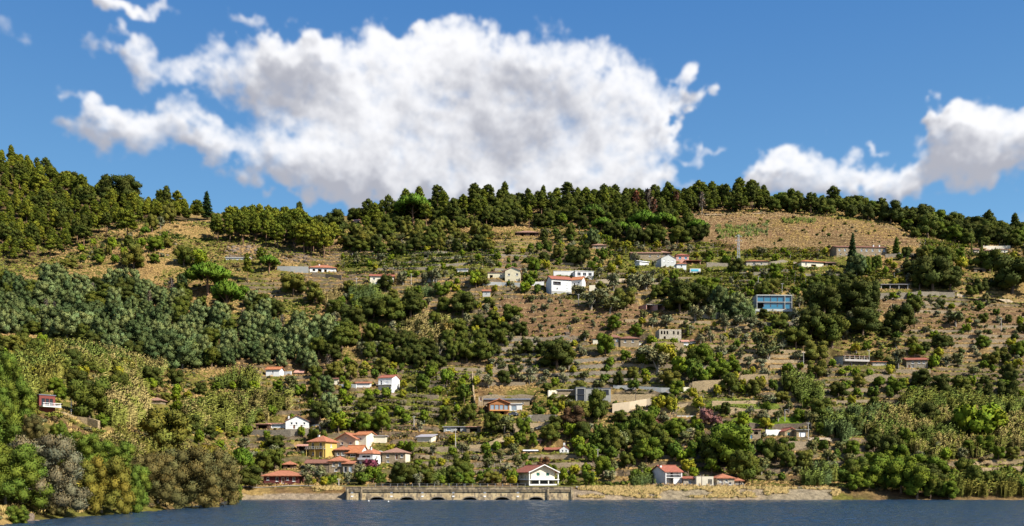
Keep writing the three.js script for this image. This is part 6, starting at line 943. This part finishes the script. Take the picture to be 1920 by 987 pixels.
// palm, pink tree, flowering bush
(function palm() {
  const p = at(1152, 812), H = 22 / scaleAt(p), g = new THREE.Group(), L = new Leaves(), rnd = rngOf(8); g.position.copy(p);
  part(g, 'trunk', limb([0, -.5, 0], [.1, H * .55, 0], .24, .18, 8), M.bark);
  for (let k = 0; k < 26; k++) { const a = k * 2.4, up = .2 + .9 * rnd(), len = 2.6; let x = 0, y = H * .55, z = 0, vy = up; for (let s = 0; s < 9; s++) { const dx = Math.cos(a), dz = Math.sin(a), st = len / 9; x += dx * st; z += dz * st; y += vy * st; vy -= .22; const w = .42 * Math.sin((s + 1.2) / 10 * Math.PI); L.blade(x, y, z, [dx * st * .7, vy * st * .7, dz * st * .7], [-dz * w, -.1, dx * w], 0, 1, 0, [1, 1, 1]); } }
  part(g, 'crown', L.geo(), new THREE.MeshPhysicalMaterial({ color: col(.16, .20, .03), vertexColors: true, roughness: .7, specularIntensity: .22 })); tag(g, 'palm_tree', 'short yellow-green palm in the orchard below the modern house', 'tree');
})();
for (const [key, px, py, h, c, label, name] of [['fruit', 1325, 800, 34, [.24, .115, .105], 'pink flowering tree left of the lawn terraces', 'blossom_tree'], ['fruit', 1345, 806, 26, [.22, .105, .095], 'smaller pink flowering tree beside the lawn terraces', 'blossom_tree'], ['shrub', 694, 880, 22, [.17, .045, .075], 'magenta bougainvillea bush beside the white balcony house', 'bougainvillea'], ['oak', 1074, 805, 44, [.085, .048, .024], 'reddish brown tree below the modern house', 'brown_tree'], ['shrub', 1226, 800, 16, [.14, .06, .05], 'dull red bush among the orchard trees', 'red_bush'], ['fruit', 840, 640, 36, [.16, .12, .03], 'ochre tree in the dark wood of mid slope', 'ochre_tree'], ['fruit', 915, 462, 16, [.32, .19, .02], 'small orange-yellow tree below the ridge', 'orange_tree'], ['dead', 480, 560, 20, [.10, .07, .06], 'bare grey tree at the top of the grove', 'bare_tree'], ['dead', 320, 565, 46, [.085, .06, .055], 'bare purple-grey tree inside the blue-green grove', 'bare_tree'], ['oak', 1020, 880, 24, [.15, .08, .04], 'russet tree right of the riverside villa roof', 'russet_tree'], ['fruit', 1166, 838, 30, [.20, .22, .09], 'pale flowering tree in the middle of the orchard', 'flowering_tree']]) { const p = at(px, py), v = SP[key].v[0], g = new THREE.Group(), k = h / scaleAt(p) / v.h; if (v.trunk) part(g, 'trunk', v.trunk, SP[key].bark ?? M.bark); part(g, 'crown', v.crown, new THREE.MeshPhysicalMaterial({ color: col(...c), vertexColors: true, roughness: .85, specularIntensity: .22 })); g.position.set(p.x, p.y - .1, p.z); g.scale.setScalar(k); tag(g, name, label, 'tree'); spots.push([p.x, p.z, 4]); }

// ---------------------------------------------------------------- woods and groves
const counts = {};
const sc = (z, ...a) => { counts[z] = scatter(z, ...a); };
sc('pineLeft', 51, 7.4, [[.86, 'pine', 8, 19], [.14, 'oak', 7, 10, [0, 1]]], { where: 'the left hill pine wood', max: 150, tight: true });
sc('pineClump', 52, 5.6, [[1, 'pine', 13, 18, [0, 1, 1, 2]]], { where: 'the pine clump above the bungalow', max: 60, tight: true });
sc('ridgePines', 53, 6.2, [[.66, 'pine', 7, 19, [0, 3, 1]], [.34, 'oak', 6, 11, [0, 1]]], { where: 'the central ridge wood', max: 80, tight: true });
sc('ridgeLeft', 54, 7, [[.5, 'pine', 7, 19, [0, 3, 1]], [.5, 'oak', 5.5, 11, [0, 1]]], { where: 'the ridge wood beside the saddle', max: 90, tight: true });
sc('oakBelt', 55, 8, [[.8, 'oak', 7, 11, [0, 1, 2]], [.2, 'olive', 4, 6]], { where: 'the oak belt under the ridge' });
sc('ridgeOaks', 56, 6.6, [[.8, 'oak', 8, 11, [0, 1]], [.2, 'stone', 8, 11]], { where: 'the dark wood below the ridge pines' });
sc('ridgeRight', 57, 6.4, [[.78, 'oak', 6, 12, [0, 1, 1, 3]], [.22, 'pine', 8, 16, [3, 0]]], { where: 'the wood along the right ridge', max: 110, tight: true });
sc('mimosa', 58, 6.8, [[.8, 'mimosa', 6, 14], [.16, 'oak', 7, 11, [0, 1]], [.04, 'dead', 7, 10, [1]]], { where: 'the blue-green grove', tight: true, max: 170 });
sc('mimosaTop', 59, 6.5, [[.5, 'mimosa', 8, 10], [.5, 'oak', 7, 10, [0, 1]]], { where: 'the upper grove edge' });
sc('darkMid', 60, 5.4, [[.55, 'oak', 6.5, 10, [0, 1]], [.3, 'olive', 4.5, 6.5], [.15, 'fruit', 4, 6, [1, 2]]], { where: 'the dark wood of mid slope', tight: true, max: 120 });
sc('darkRight', 61, 6, [[.8, 'oak', 7, 10, [0, 1]], [.2, 'olive', 4.5, 6]], { where: 'the clump left of the glass house' });
sc('darkRight2', 62, 5.6, [[.75, 'oak', 7, 11, [0, 0, 1]], [.25, 'olive', 5, 7]], { where: 'the wood right of the glass house', max: 60 });
sc('darkFarRight', 63, 7, [[1, 'oak', 7, 10, [0, 1]]], { where: 'the clump above the road wall' });
sc('shoreRight', 64, 5.6, [[.75, 'oak', 5, 9, [0, 1, 3]], [.25, 'fruit', 4, 6, [2, 3]]], { where: 'the right shore thicket', max: 34 });
sc('orchard', 65, 4.6, [[.5, 'fruit', 4, 7, [0, 2, 3, 3]], [.28, 'oak', 6, 9, [0, 1, 3]], [.22, 'olive', 4, 6]], { where: 'the orchard above the right embankment', max: 130 });
sc('olivesMid', 66, 6.6, [[.75, 'olive', 3.5, 5.5], [.15, 'oak', 5, 8, [0, 1]], [.1, 'fruit', 3, 5]], { where: 'the olive terraces above the chalet', max: 70 });
sc('olivesRight', 67, 6.6, [[.8, 'olive', 3.8, 5.8], [.1, 'fruit', 3, 5], [.1, 'shrub', 1.5, 2.5]], { where: 'the olive slope below the glass house', max: 70 });
sc('bareMid', 68, 9, [[.45, 'olive', 2.5, 4.6], [.55, 'shrub', 1, 2.2]], { where: 'the bare brown slope', max: 45 });
sc('bareTop', 69, 7.5, [[1, 'shrub', .9, 2.2]], { where: 'the bare hillside under the ridge', max: 60 });
sc('dryRight', 70, 8, [[.55, 'shrub', 1, 2.4], [.35, 'olive', 2.5, 4.5], [.1, 'oak', 4, 6]], { where: 'the dry slope below the road wall', max: 60 });
sc('dryRight2', 71, 9, [[.6, 'shrub', 1, 2.2], [.4, 'oak', 4, 7, [0, 1]]], { where: 'the dry slope above the track' });
sc('leftScrub', 72, 7, [[.5, 'shrub', 1.2, 3], [.3, 'fruit', 4, 6, [0, 2]], [.2, 'oak', 5, 8]], { where: 'the scrub below the left pines', max: 50 });
sc('leftSlope', 73, 6, [[.3, 'oak', 4, 8, [0, 1, 2]], [.35, 'fruit', 3.5, 5.5, [0, 1, 2]], [.35, 'oak', 3, 5, [2, 3]]], { where: 'the overgrown slope below the grove', max: 110 });
sc('vinesMid', 74, 12, [[.7, 'fruit', 3, 5, [0, 1, 2]], [.3, 'shrub', 1.2, 2]], { where: 'the vine terraces left of centre', max: 45 });
sc('vinesRight', 75, 12, [[.4, 'fruit', 3, 5, [0, 1]], [.3, 'olive', 3, 5], [.3, 'shrub', 1.2, 2.2]], { where: 'the vineyards round the upper hamlet', max: 50 });
sc('vinesUpper', 76, 13, [[.5, 'fruit', 3, 5, [0, 2]], [.5, 'olive', 3, 5]], { where: 'the dark upper vine terraces', max: 30 });
Z.rest = [[430, 905], [420, 720], [640, 700], [640, 500], [760, 470], [900, 445], [1110, 440], [1310, 470], [1600, 500], [1950, 480], [1960, 905], [1560, 905]]; ZP.rest = plan(Z.rest); { const v = ZP.rest; ZB.rest = [Math.min(...v.map((q) => q[0])), Math.max(...v.map((q) => q[0])), Math.min(...v.map((q) => q[1])), Math.max(...v.map((q) => q[1]))]; }
const keepOut = ['grassLawn', 'grassLawn2', 'grassMid', 'bareTop', 'bareMid', 'embank', 'vinesUpper', 'mimosa', 'reedRight', 'soilRight'];
sc('rest', 77, 6.4, [[.36, 'oak', 4.5, 8.5, [0, 1, 2, 2, 3, 3]], [.4, 'fruit', 3, 5.4], [.16, 'olive', 3.5, 5.4], [.08, 'shrub', 1.6, 3]], { not: keepOut, patch: [.24, .46], max: 640 });
for (const [label, list] of labelCount) if (list.length > 1) for (const g of list) g.userData.group = label ;

// ---------------------------------------------------------------- cane brakes, scrub, dry grass: what nobody could count
function reedGeo(seed) {
  const r = rngOf(seed), L = new Leaves();
  for (let k = 0; k < 16; k++) {                          // stems that lean out, with drooping leaves and a plume
    const a = r() * 6.283, lean = .05 + .22 * r(), h = 3.2 + 2.2 * r(), dx = Math.cos(a), dz = Math.sin(a), bx0 = (r() - .5) * 1.6, bz0 = (r() - .5) * 1.6, v = .8 + .4 * r();
    L.blade(bx0 + dx * lean * h * .5, h * .5, bz0 + dz * lean * h * .5, [dx * lean * h * .5, h * .5, dz * lean * h * .5], [-dz * .05, 0, dx * .05], dx, .5, dz, [v, v, v * .9]);
    for (let j = 0; j < 9; j++) { const q = .3 + .7 * (j + r()) / 9, f = r() * 6.283, lx = Math.cos(f), lz = Math.sin(f), len = .45 + .3 * r(), y = h * q, w = .055 + .035 * r(), x = bx0 + dx * lean * y, z = bz0 + dz * lean * y, up = .55 - .9 * r(), t = v * (.8 + .4 * r()); L.blade(x + lx * len * .6, y + up * len * .5, z + lz * len * .6, [lx * len, up * len, lz * len], [-lz * w, w * .6, lx * w], lx * .5, .8, lz * .5, [t, t, t * .9]); }
    if (r() < .22) L.blade(bx0 + dx * lean * h * 1.03, h * 1.05, bz0 + dz * lean * h * 1.03, [dx * .1, .42, dz * .1], [.1, 0, .06], 0, .6, .8, [1.2, 1.08, .9]);
  }
  return L.geo();
}
const reedG = [reedGeo(3), reedGeo(4), reedGeo(5)], white = () => new THREE.MeshPhysicalMaterial({ color: col(1, 1, 1), vertexColors: true, roughness: .85, specularIntensity: .22 }), mx = new THREE.Matrix4(), qt = new THREE.Quaternion(), eu = new THREE.Euler(), v3 = new THREE.Vector3(), s3 = new THREE.Vector3(), cc = new THREE.Color();
function instanced(name, geo, list, label, cat) { const o = new THREE.InstancedMesh(geo, white(), list.length); list.forEach(([x, y, z, s, sy, ry, c], i) => { mx.compose(v3.set(x, y, z), qt.setFromEuler(eu.set(0, ry, 0)), s3.set(s, sy, s)); o.setMatrixAt(i, mx); o.setColorAt(i, cc.setRGB(c[0], c[1], c[2])); }); tag(o, name, label, cat, null, 'stuff'); }
const TONE = { green: [.195, .255, .062], lime: [.262, .282, .066], straw: [.39, .325, .13], teal: [.145, .205, .080], tan: [.38, .30, .135], olive: [.25, .230, .055] };
function reeds(poly, seed, spacing, h, tones, label) {
  const P = plan(poly), b = [Math.min(...P.map((q) => q[0])), Math.max(...P.map((q) => q[0])), Math.min(...P.map((q) => q[1])), Math.max(...P.map((q) => q[1]))], r = rngOf(seed), list = [[], [], []], n = (b[1] - b[0]) * (b[3] - b[2]) / (spacing * spacing);
  for (let k = 0; k < n; k++) { const x = lerp(b[0], b[1], r()), z = lerp(b[2], b[3], r()); if (!inside(P, x, z) || fbm(x * .13 + seed, z * .13, 3) < .37) continue; const y = groundY(x, -z); if (y < .3) continue; const H = h * (.7 + .5 * r()), p = new THREE.Vector3(x, y, z); if (blocked(p, H, 2)) continue; const pick = clamp(fbm(x * .09 + seed * 3, z * .09, 2) * 1.6 - .3 + (r() - .5) * .35, 0, .999), t = TONE[tones[Math.floor(pick * tones.length)]], v = .8 + .4 * r(); list[Math.floor(r() * 3)].push([x, y - .2, z, (.8 + .5 * r()) * H / 4.6, H / 4.6, r() * 6.28, [t[0] * v, t[1] * v, t[2] * v]]); }
  const all = list.flat(); if (all.length) instanced('cane_brake', reedG[seed % 3], all, label, 'canes');
}
reeds([[1690, 752], [1780, 748], [1880, 762], [1930, 775], [1900, 790], [1800, 778], [1700, 775]], 201, 1.25, 5.2, ['green', 'lime', 'green'], 'green cane brake across the right slope below the grey stone house');
reeds([[1600, 810], [1640, 785], [1700, 780], [1800, 785], [1960, 800], [1960, 852], [1860, 852], [1800, 864], [1745, 868], [1700, 850], [1650, 825]], 202, 1.3, 4.6, ['straw', 'lime', 'straw', 'green'], 'straw-coloured cane brake on the lower right slope');
reeds([[1535, 805], [1560, 785], [1640, 775], [1690, 780], [1640, 800], [1600, 825], [1560, 835]], 203, 1.3, 5, ['teal', 'green', 'teal'], 'blue-green canes right of the cottage below the lawn');
reeds([[1465, 715], [1490, 712], [1540, 750], [1545, 775], [1510, 770], [1480, 745]], 204, 1.2, 5, ['green', 'lime', 'straw'], 'canes spilling down the slope right of the broken wall');
reeds([[110, 655], [200, 665], [320, 690], [300, 710], [220, 705], [120, 690]], 205, 1.35, 4.6, ['lime', 'straw', 'green'], 'mixed canes under the left end of the blue-green grove');
reeds([[180, 735], [260, 730], [290, 760], [260, 805], [205, 800], [185, 770]], 206, 1.3, 4.6, ['lime', 'straw', 'tan'], 'straw-coloured canes right of the dark tree on the near bank');
reeds([[340, 780], [400, 760], [480, 745], [545, 755], [540, 790], [480, 800], [400, 810], [350, 810]], 207, 1.2, 5.6, ['lime', 'lime', 'straw', 'green'], 'tall yellow-green cane brake left of the bright white gabled house');
reeds([[400, 720], [470, 705], [490, 725], [450, 735], [410, 740]], 208, 1.3, 5, ['green', 'lime'], 'green canes under the lower edge of the grove');
reeds([[748, 640], [790, 600], [835, 615], [840, 650], [800, 660], [760, 655]], 209, 1.3, 5.4, ['lime', 'straw', 'tan'], 'yellow canes inside the dark wood of mid slope');
reeds([[655, 550], [700, 543], [722, 570], [690, 605], [665, 600]], 210, 1.25, 4.6, ['green', 'teal', 'green'], 'bright green canes below the house with the long red roof');
reeds([[762, 548], [800, 545], [835, 545], [830, 556], [765, 558]], 211, 1.2, 3.6, ['teal', 'teal', 'lime'], 'pale blue-green canes right of the house with the long red roof');
reeds([[598, 560], [640, 545], [640, 560], [612, 585]], 212, 1.3, 3.2, ['straw', 'tan'], 'straw-coloured canes below the white bungalow');
reeds([[1320, 600], [1350, 575], [1405, 575], [1415, 600], [1370, 606]], 213, 1.3, 4.8, ['green', 'teal'], 'green canes left of the blue glass house');
reeds([[775, 910], [800, 895], [850, 893], [860, 909]], 214, 1.2, 3.2, ['green', 'lime'], 'green canes just behind the arched river wall');
reeds([[1495, 912], [1505, 885], [1560, 880], [1590, 900], [1585, 914]], 215, 1.3, 4.2, ['green', 'teal', 'lime'], 'green canes at the right end of the embankment');
reeds([[1740, 930], [1800, 905], [1960, 905], [1960, 938], [1800, 938]], 216, 1.3, 4, ['green', 'lime', 'olive'], 'canes along the right shore');
reeds([[-60, 735], [20, 690], [110, 660], [130, 690], [80, 735], [30, 770], [-40, 800]], 217, 1.35, 4.4, ['green', 'lime', 'olive'], 'leafy green canes at the left edge above the dark red house');
reeds([[1855, 500], [1890, 492], [1905, 500], [1885, 512], [1858, 512]], 218, 1.2, 3, ['straw', 'lime'], 'straw canes below the small cream house at the right edge');
reeds([[1180, 914], [1195, 900], [1240, 898], [1245, 912]], 219, 1.2, 3, ['teal', 'green'], 'blue-green canes left of the white balcony house');
reeds([[150, 860], [230, 830], [330, 850], [420, 880], [430, 905], [300, 905], [180, 880]], 220, 1.5, 3.6, ['olive', 'lime', 'tan'], 'dry canes on the near bank behind the big bushes');
reeds([[1340, 425], [1440, 420], [1440, 440], [1350, 450]], 221, 1.3, 1.8, ['green', 'teal'], 'patch of green bracken on the bare hillside under the ridge');
reeds([[1465, 412], [1530, 412], [1530, 422], [1470, 420]], 222, 1.2, 1.8, ['green'], 'second patch of green bracken near the top of the bare hillside');

(function scrub() {
  const r = rngOf(301), G = [0, 1, 2].map((i) => SP.shrub.v[i].crown), list = [[], [], []], tuft = [], pal = [[.066, .088, .020], [.110, .138, .024], [.150, .170, .028], [.200, .185, .040], [.150, .145, .070], [.140, .100, .046], [.24, .18, .07]];
  const woods = ['pineLeft', 'mimosa', 'pineClump'], few = ['bareTop', 'grassLawn', 'grassLawn2', 'grassMid'];
  for (let k = 0; k < 150000; k++) {
    const px = lerp(-60, 1980, r()), D = 306 + 340 * Math.pow(r(), .85), x = (px - CX) / F * D, z = -D; if (px < 400 && D < 380) continue;
    const veg = fbm(x * .045 + 21, D * .045 + 2, 4), y = groundY(x, D); if (y < .6 || (D < 318 && D > 306.5 && px > 430 && px < 1570)) continue;
    const [, fr, tw] = terrace(x, D, baseY(x / D, D) + rough0(x, D), px), lip = fr > .52 && fr < .74 ? 1 : 0; if (tw > .4 && fr > .74 && r() < .8) continue;
    const isFew = few.some((q) => inZ(q, x, z));
    if (r() < sstep(.34, .54, veg) * (isFew ? .03 : .42) * (tw > .4 ? (lip ? 2.4 : .5) : 1) && list[0].length + list[1].length + list[2].length < 26000) {
      const H = .5 + 1.3 * r() * r(), p = new THREE.Vector3(x, y, z); if (blocked(p, H, 1.2)) continue;
      const c = pal[Math.floor(clamp(fbm(x * .06, D * .06 + 50, 2) * 1.5 - .25 + (r() - .5) * .5, 0, .999) * pal.length)], v = .8 + .4 * r(), s = H / 1.7; list[Math.floor(r() * 3)].push([x, y - .08, z, s * (1 + .6 * r()), s, r() * 6.28, [c[0] * v, c[1] * v, c[2] * v]]);
    } else if (tuft.length < 110000) { const g = sstep(.5, .62, veg + (r() - .5) * .2 + lip * tw * .06), v = .75 + .5 * r(), lawn = inZ('grassLawn', x, z) || inZ('grassLawn2', x, z), h = .35 + .75 * r() * r(), bare = inZ('bareTop', x, z) || inZ('bareMid', x, z) || inZ('dryRight', x, z), vine = inZ('vinesUpper', x, z) || inZ('vinesMid', x, z) || inZ('vinesRight', x, z) || inZ('vinesLow', x, z), gg = bare ? g * .2 : vine && r() < .75 ? 1 : g, c = lawn ? [.13, .20, .02] : bare && gg < .15 ? [.30, .212, .115] : [lerp(.36, .17, gg), lerp(.235, .190, gg), lerp(.100, .032, gg)]; tuft.push([x, y - .03, z, (.7 + .7 * r()), lawn ? .25 : h, r() * 6.28, [c[0] * v, c[1] * v, c[2] * v]]); }
  }
  // the near bank on the left
  for (let k = 0; k < 5200; k++) { const px = lerp(-120, 440, r()), D = lerp(125, 400, r()), x = (px - CX) / F * D, y = groundY(x, D); if (y < .5 || y > 70) continue; const p = new THREE.Vector3(x, y, -D), H = .5 + 1.5 * r() * r(); if (blocked(p, H, 1.4)) continue; const c = pal[Math.floor(clamp(fbm(x * .1, D * .1 + 50, 2) * 1.5 - .25 + (r() - .5) * .5, 0, .999) * pal.length)], v = .85 + .4 * r(), s = H / 1.7; if (fbm(x * .08, D * .08, 3) > .42) list[Math.floor(r() * 3)].push([x, y - .08, -D, s * (1 + .6 * r()), s, r() * 6.28, [c[0] * v, c[1] * v, c[2] * v]]); else tuft.push([x, y, -D, 1.1, .7, r() * 6.28, [.36 * v, .26 * v, .10 * v]]); }
  // dry grass on the embankments
  for (let k = 0; k < 9000; k++) { const px = lerp(432, 1575, r()), D = lerp(300.6, 307, r()); if (px > 640 && px < 1085) continue; const x = (px - CX) / F * D, y = groundY(x, D); if (y < .6) continue; const n = fbm(x * .12, D * .3, 3); if (n + (D - 303.5) * .035 < (px > 1080 ? .45 : .6)) continue; const v = .8 + .4 * r(), gr = r() < .12; tuft.push([x, y - .03, -D, .8 + .5 * r(), .5 + .5 * r(), r() * 6.28, gr ? [.14 * v, .13 * v, .045 * v] : [.36 * v, .262 * v, .115 * v]]); }
  list.forEach((l, i) => instanced('scrub', G[i], l, ['low dark and green scrub strewn over the whole hillside', 'rounded low scrub strewn over the hillside', 'loose low scrub strewn over the hillside'][i], 'scrub'));
  const L = new Leaves(); for (let k = 0; k < 22; k++) { const a = r() * 6.283, d = .45 * Math.sqrt(r()), ln = .15 + .3 * r(), dx = Math.cos(a), dz = Math.sin(a), h = .6 + .5 * r(), v = .8 + .4 * r(); L.blade(dx * d + dx * ln * .5, h * .45, dz * d + dz * ln * .5, [dx * ln * .5, h * .5, dz * ln * .5], [-dz * .07, 0, dx * .07], dx * .4, .8, dz * .4, [v, v, v * .95]); }
  instanced('dry_grass', L.geo(), tuft, 'tufts of dry grass over the terraces and the embankment', 'grass');
})();
// pines and oaks of the woods beyond those one can tell apart
(function woodMass() {
  const r = rngOf(401), put = (zone, n, spacing, key, h0, h1, tones, name, label) => { const b = ZB[zone], list = [], v = SP[key].v[1]; for (let k = 0; k < n * 30 && list.length < n; k++) { const x = lerp(b[0], b[1], r()), z = lerp(b[2], b[3], r()); if (!inside(ZP[zone], x, z) || !free(x, z, spacing)) continue; const H = lerp(h0, h1, r()), p = new THREE.Vector3(x, groundY(x, -z), z); if (blocked(p, H, 4)) continue; spots.push([x, z, spacing]); const c = SP[key].tones[tones[Math.floor(r() * tones.length)]].m.color, q = .9 + .25 * r(); list.push([x, p.y, z, H / v.h * (.9 + .3 * r()), H / v.h, r() * 6.28, [c.r * q, c.g * q, c.b * q]]); } if (list.length) instanced(name, v.crown, list, label, 'wood'); };
  put('pineLeft', 330, 4.4, 'pine', 9, 14, [0, 1, 2], 'pine_forest', 'dense mass of further pines filling the wood on the left hill');
  put('ridgePines', 120, 4.2, 'pine', 9, 14, [0, 3], 'pine_forest', 'dense mass of further pines on the middle of the ridge');
  put('ridgeRight', 90, 4.2, 'oak', 6, 9, [0, 1], 'oak_forest', 'dense mass of further oaks along the right of the ridge');
  put('ridgeLeft', 60, 4.4, 'oak', 6, 10, [0, 1], 'oak_forest', 'dense mass of further oaks on the left of the ridge');
  put('mimosa', 90, 4.6, 'mimosa', 6, 9, [0, 1, 2], 'mimosa_forest', 'dense mass of further trees filling the blue-green grove');
})();
// boulders
(function boulders() {
  const gs = [0, 1, 2].map((s) => { const g = new THREE.IcosahedronGeometry(1, 2), P = g.attributes.position; for (let i = 0; i < P.count; i++) { const x = P.getX(i), y = P.getY(i), z = P.getZ(i), k = .7 + .6 * fbm(x * 1.4 + s * 9 + 20, y * 1.4 + z * 1.1 + 20, 3); P.setXYZ(i, x * k * 1.2, y * k * .8, z * k); } g.computeVertexNormals(); return g; });
  const r = rngOf(501);
  for (const [x0, x1, y0, y1, n, s0, s1, label, group] of [[424, 498, 464, 486, 26, .8, 2.4, 'grey boulder of the rock outcrop under the pine clump', 'boulders of the outcrop under the pine clump'], [505, 585, 474, 494, 24, .5, 1.4, 'grey boulder on the rocky slope left of the white bungalow', 'boulders left of the white bungalow'], [280, 345, 440, 490, 18, .5, 1.4, 'pale boulder on the straw field below the left pines', 'boulders on the straw field'], [35, 70, 972, 984, 5, .5, 1.2, 'pale boulder at the water in the bottom left corner', 'boulders at the bottom left'], [890, 950, 570, 600, 14, .5, 1.3, 'grey boulder on the rocks below the small grey hut', 'boulders below the small grey hut'], [1030, 1080, 612, 640, 14, .5, 1.5, 'dark boulder at the foot of the bare brown slope', 'boulders at the foot of the bare slope'], [1160, 1200, 660, 690, 14, .4, 1.1, 'pale boulder below the stone farmhouse', 'boulders below the stone farmhouse']])
    for (let k = 0; k < n; k++) { const p = at(lerp(x0, x1, r()), lerp(y0, y1, r())), o = new THREE.Mesh(gs[k % 3], M.rock), s = lerp(s0, s1, r() * r()); o.position.copy(p); o.scale.set(s, s * (.7 + .5 * r()), s); o.rotation.set(r(), r() * 6, r()); tag(o, 'boulder', label, 'rock', group); }
})();

scene.traverse((o) => { if (o.isMesh) { o.castShadow = true; o.receiveShadow = true; } });
renderer.render(scene, camera);
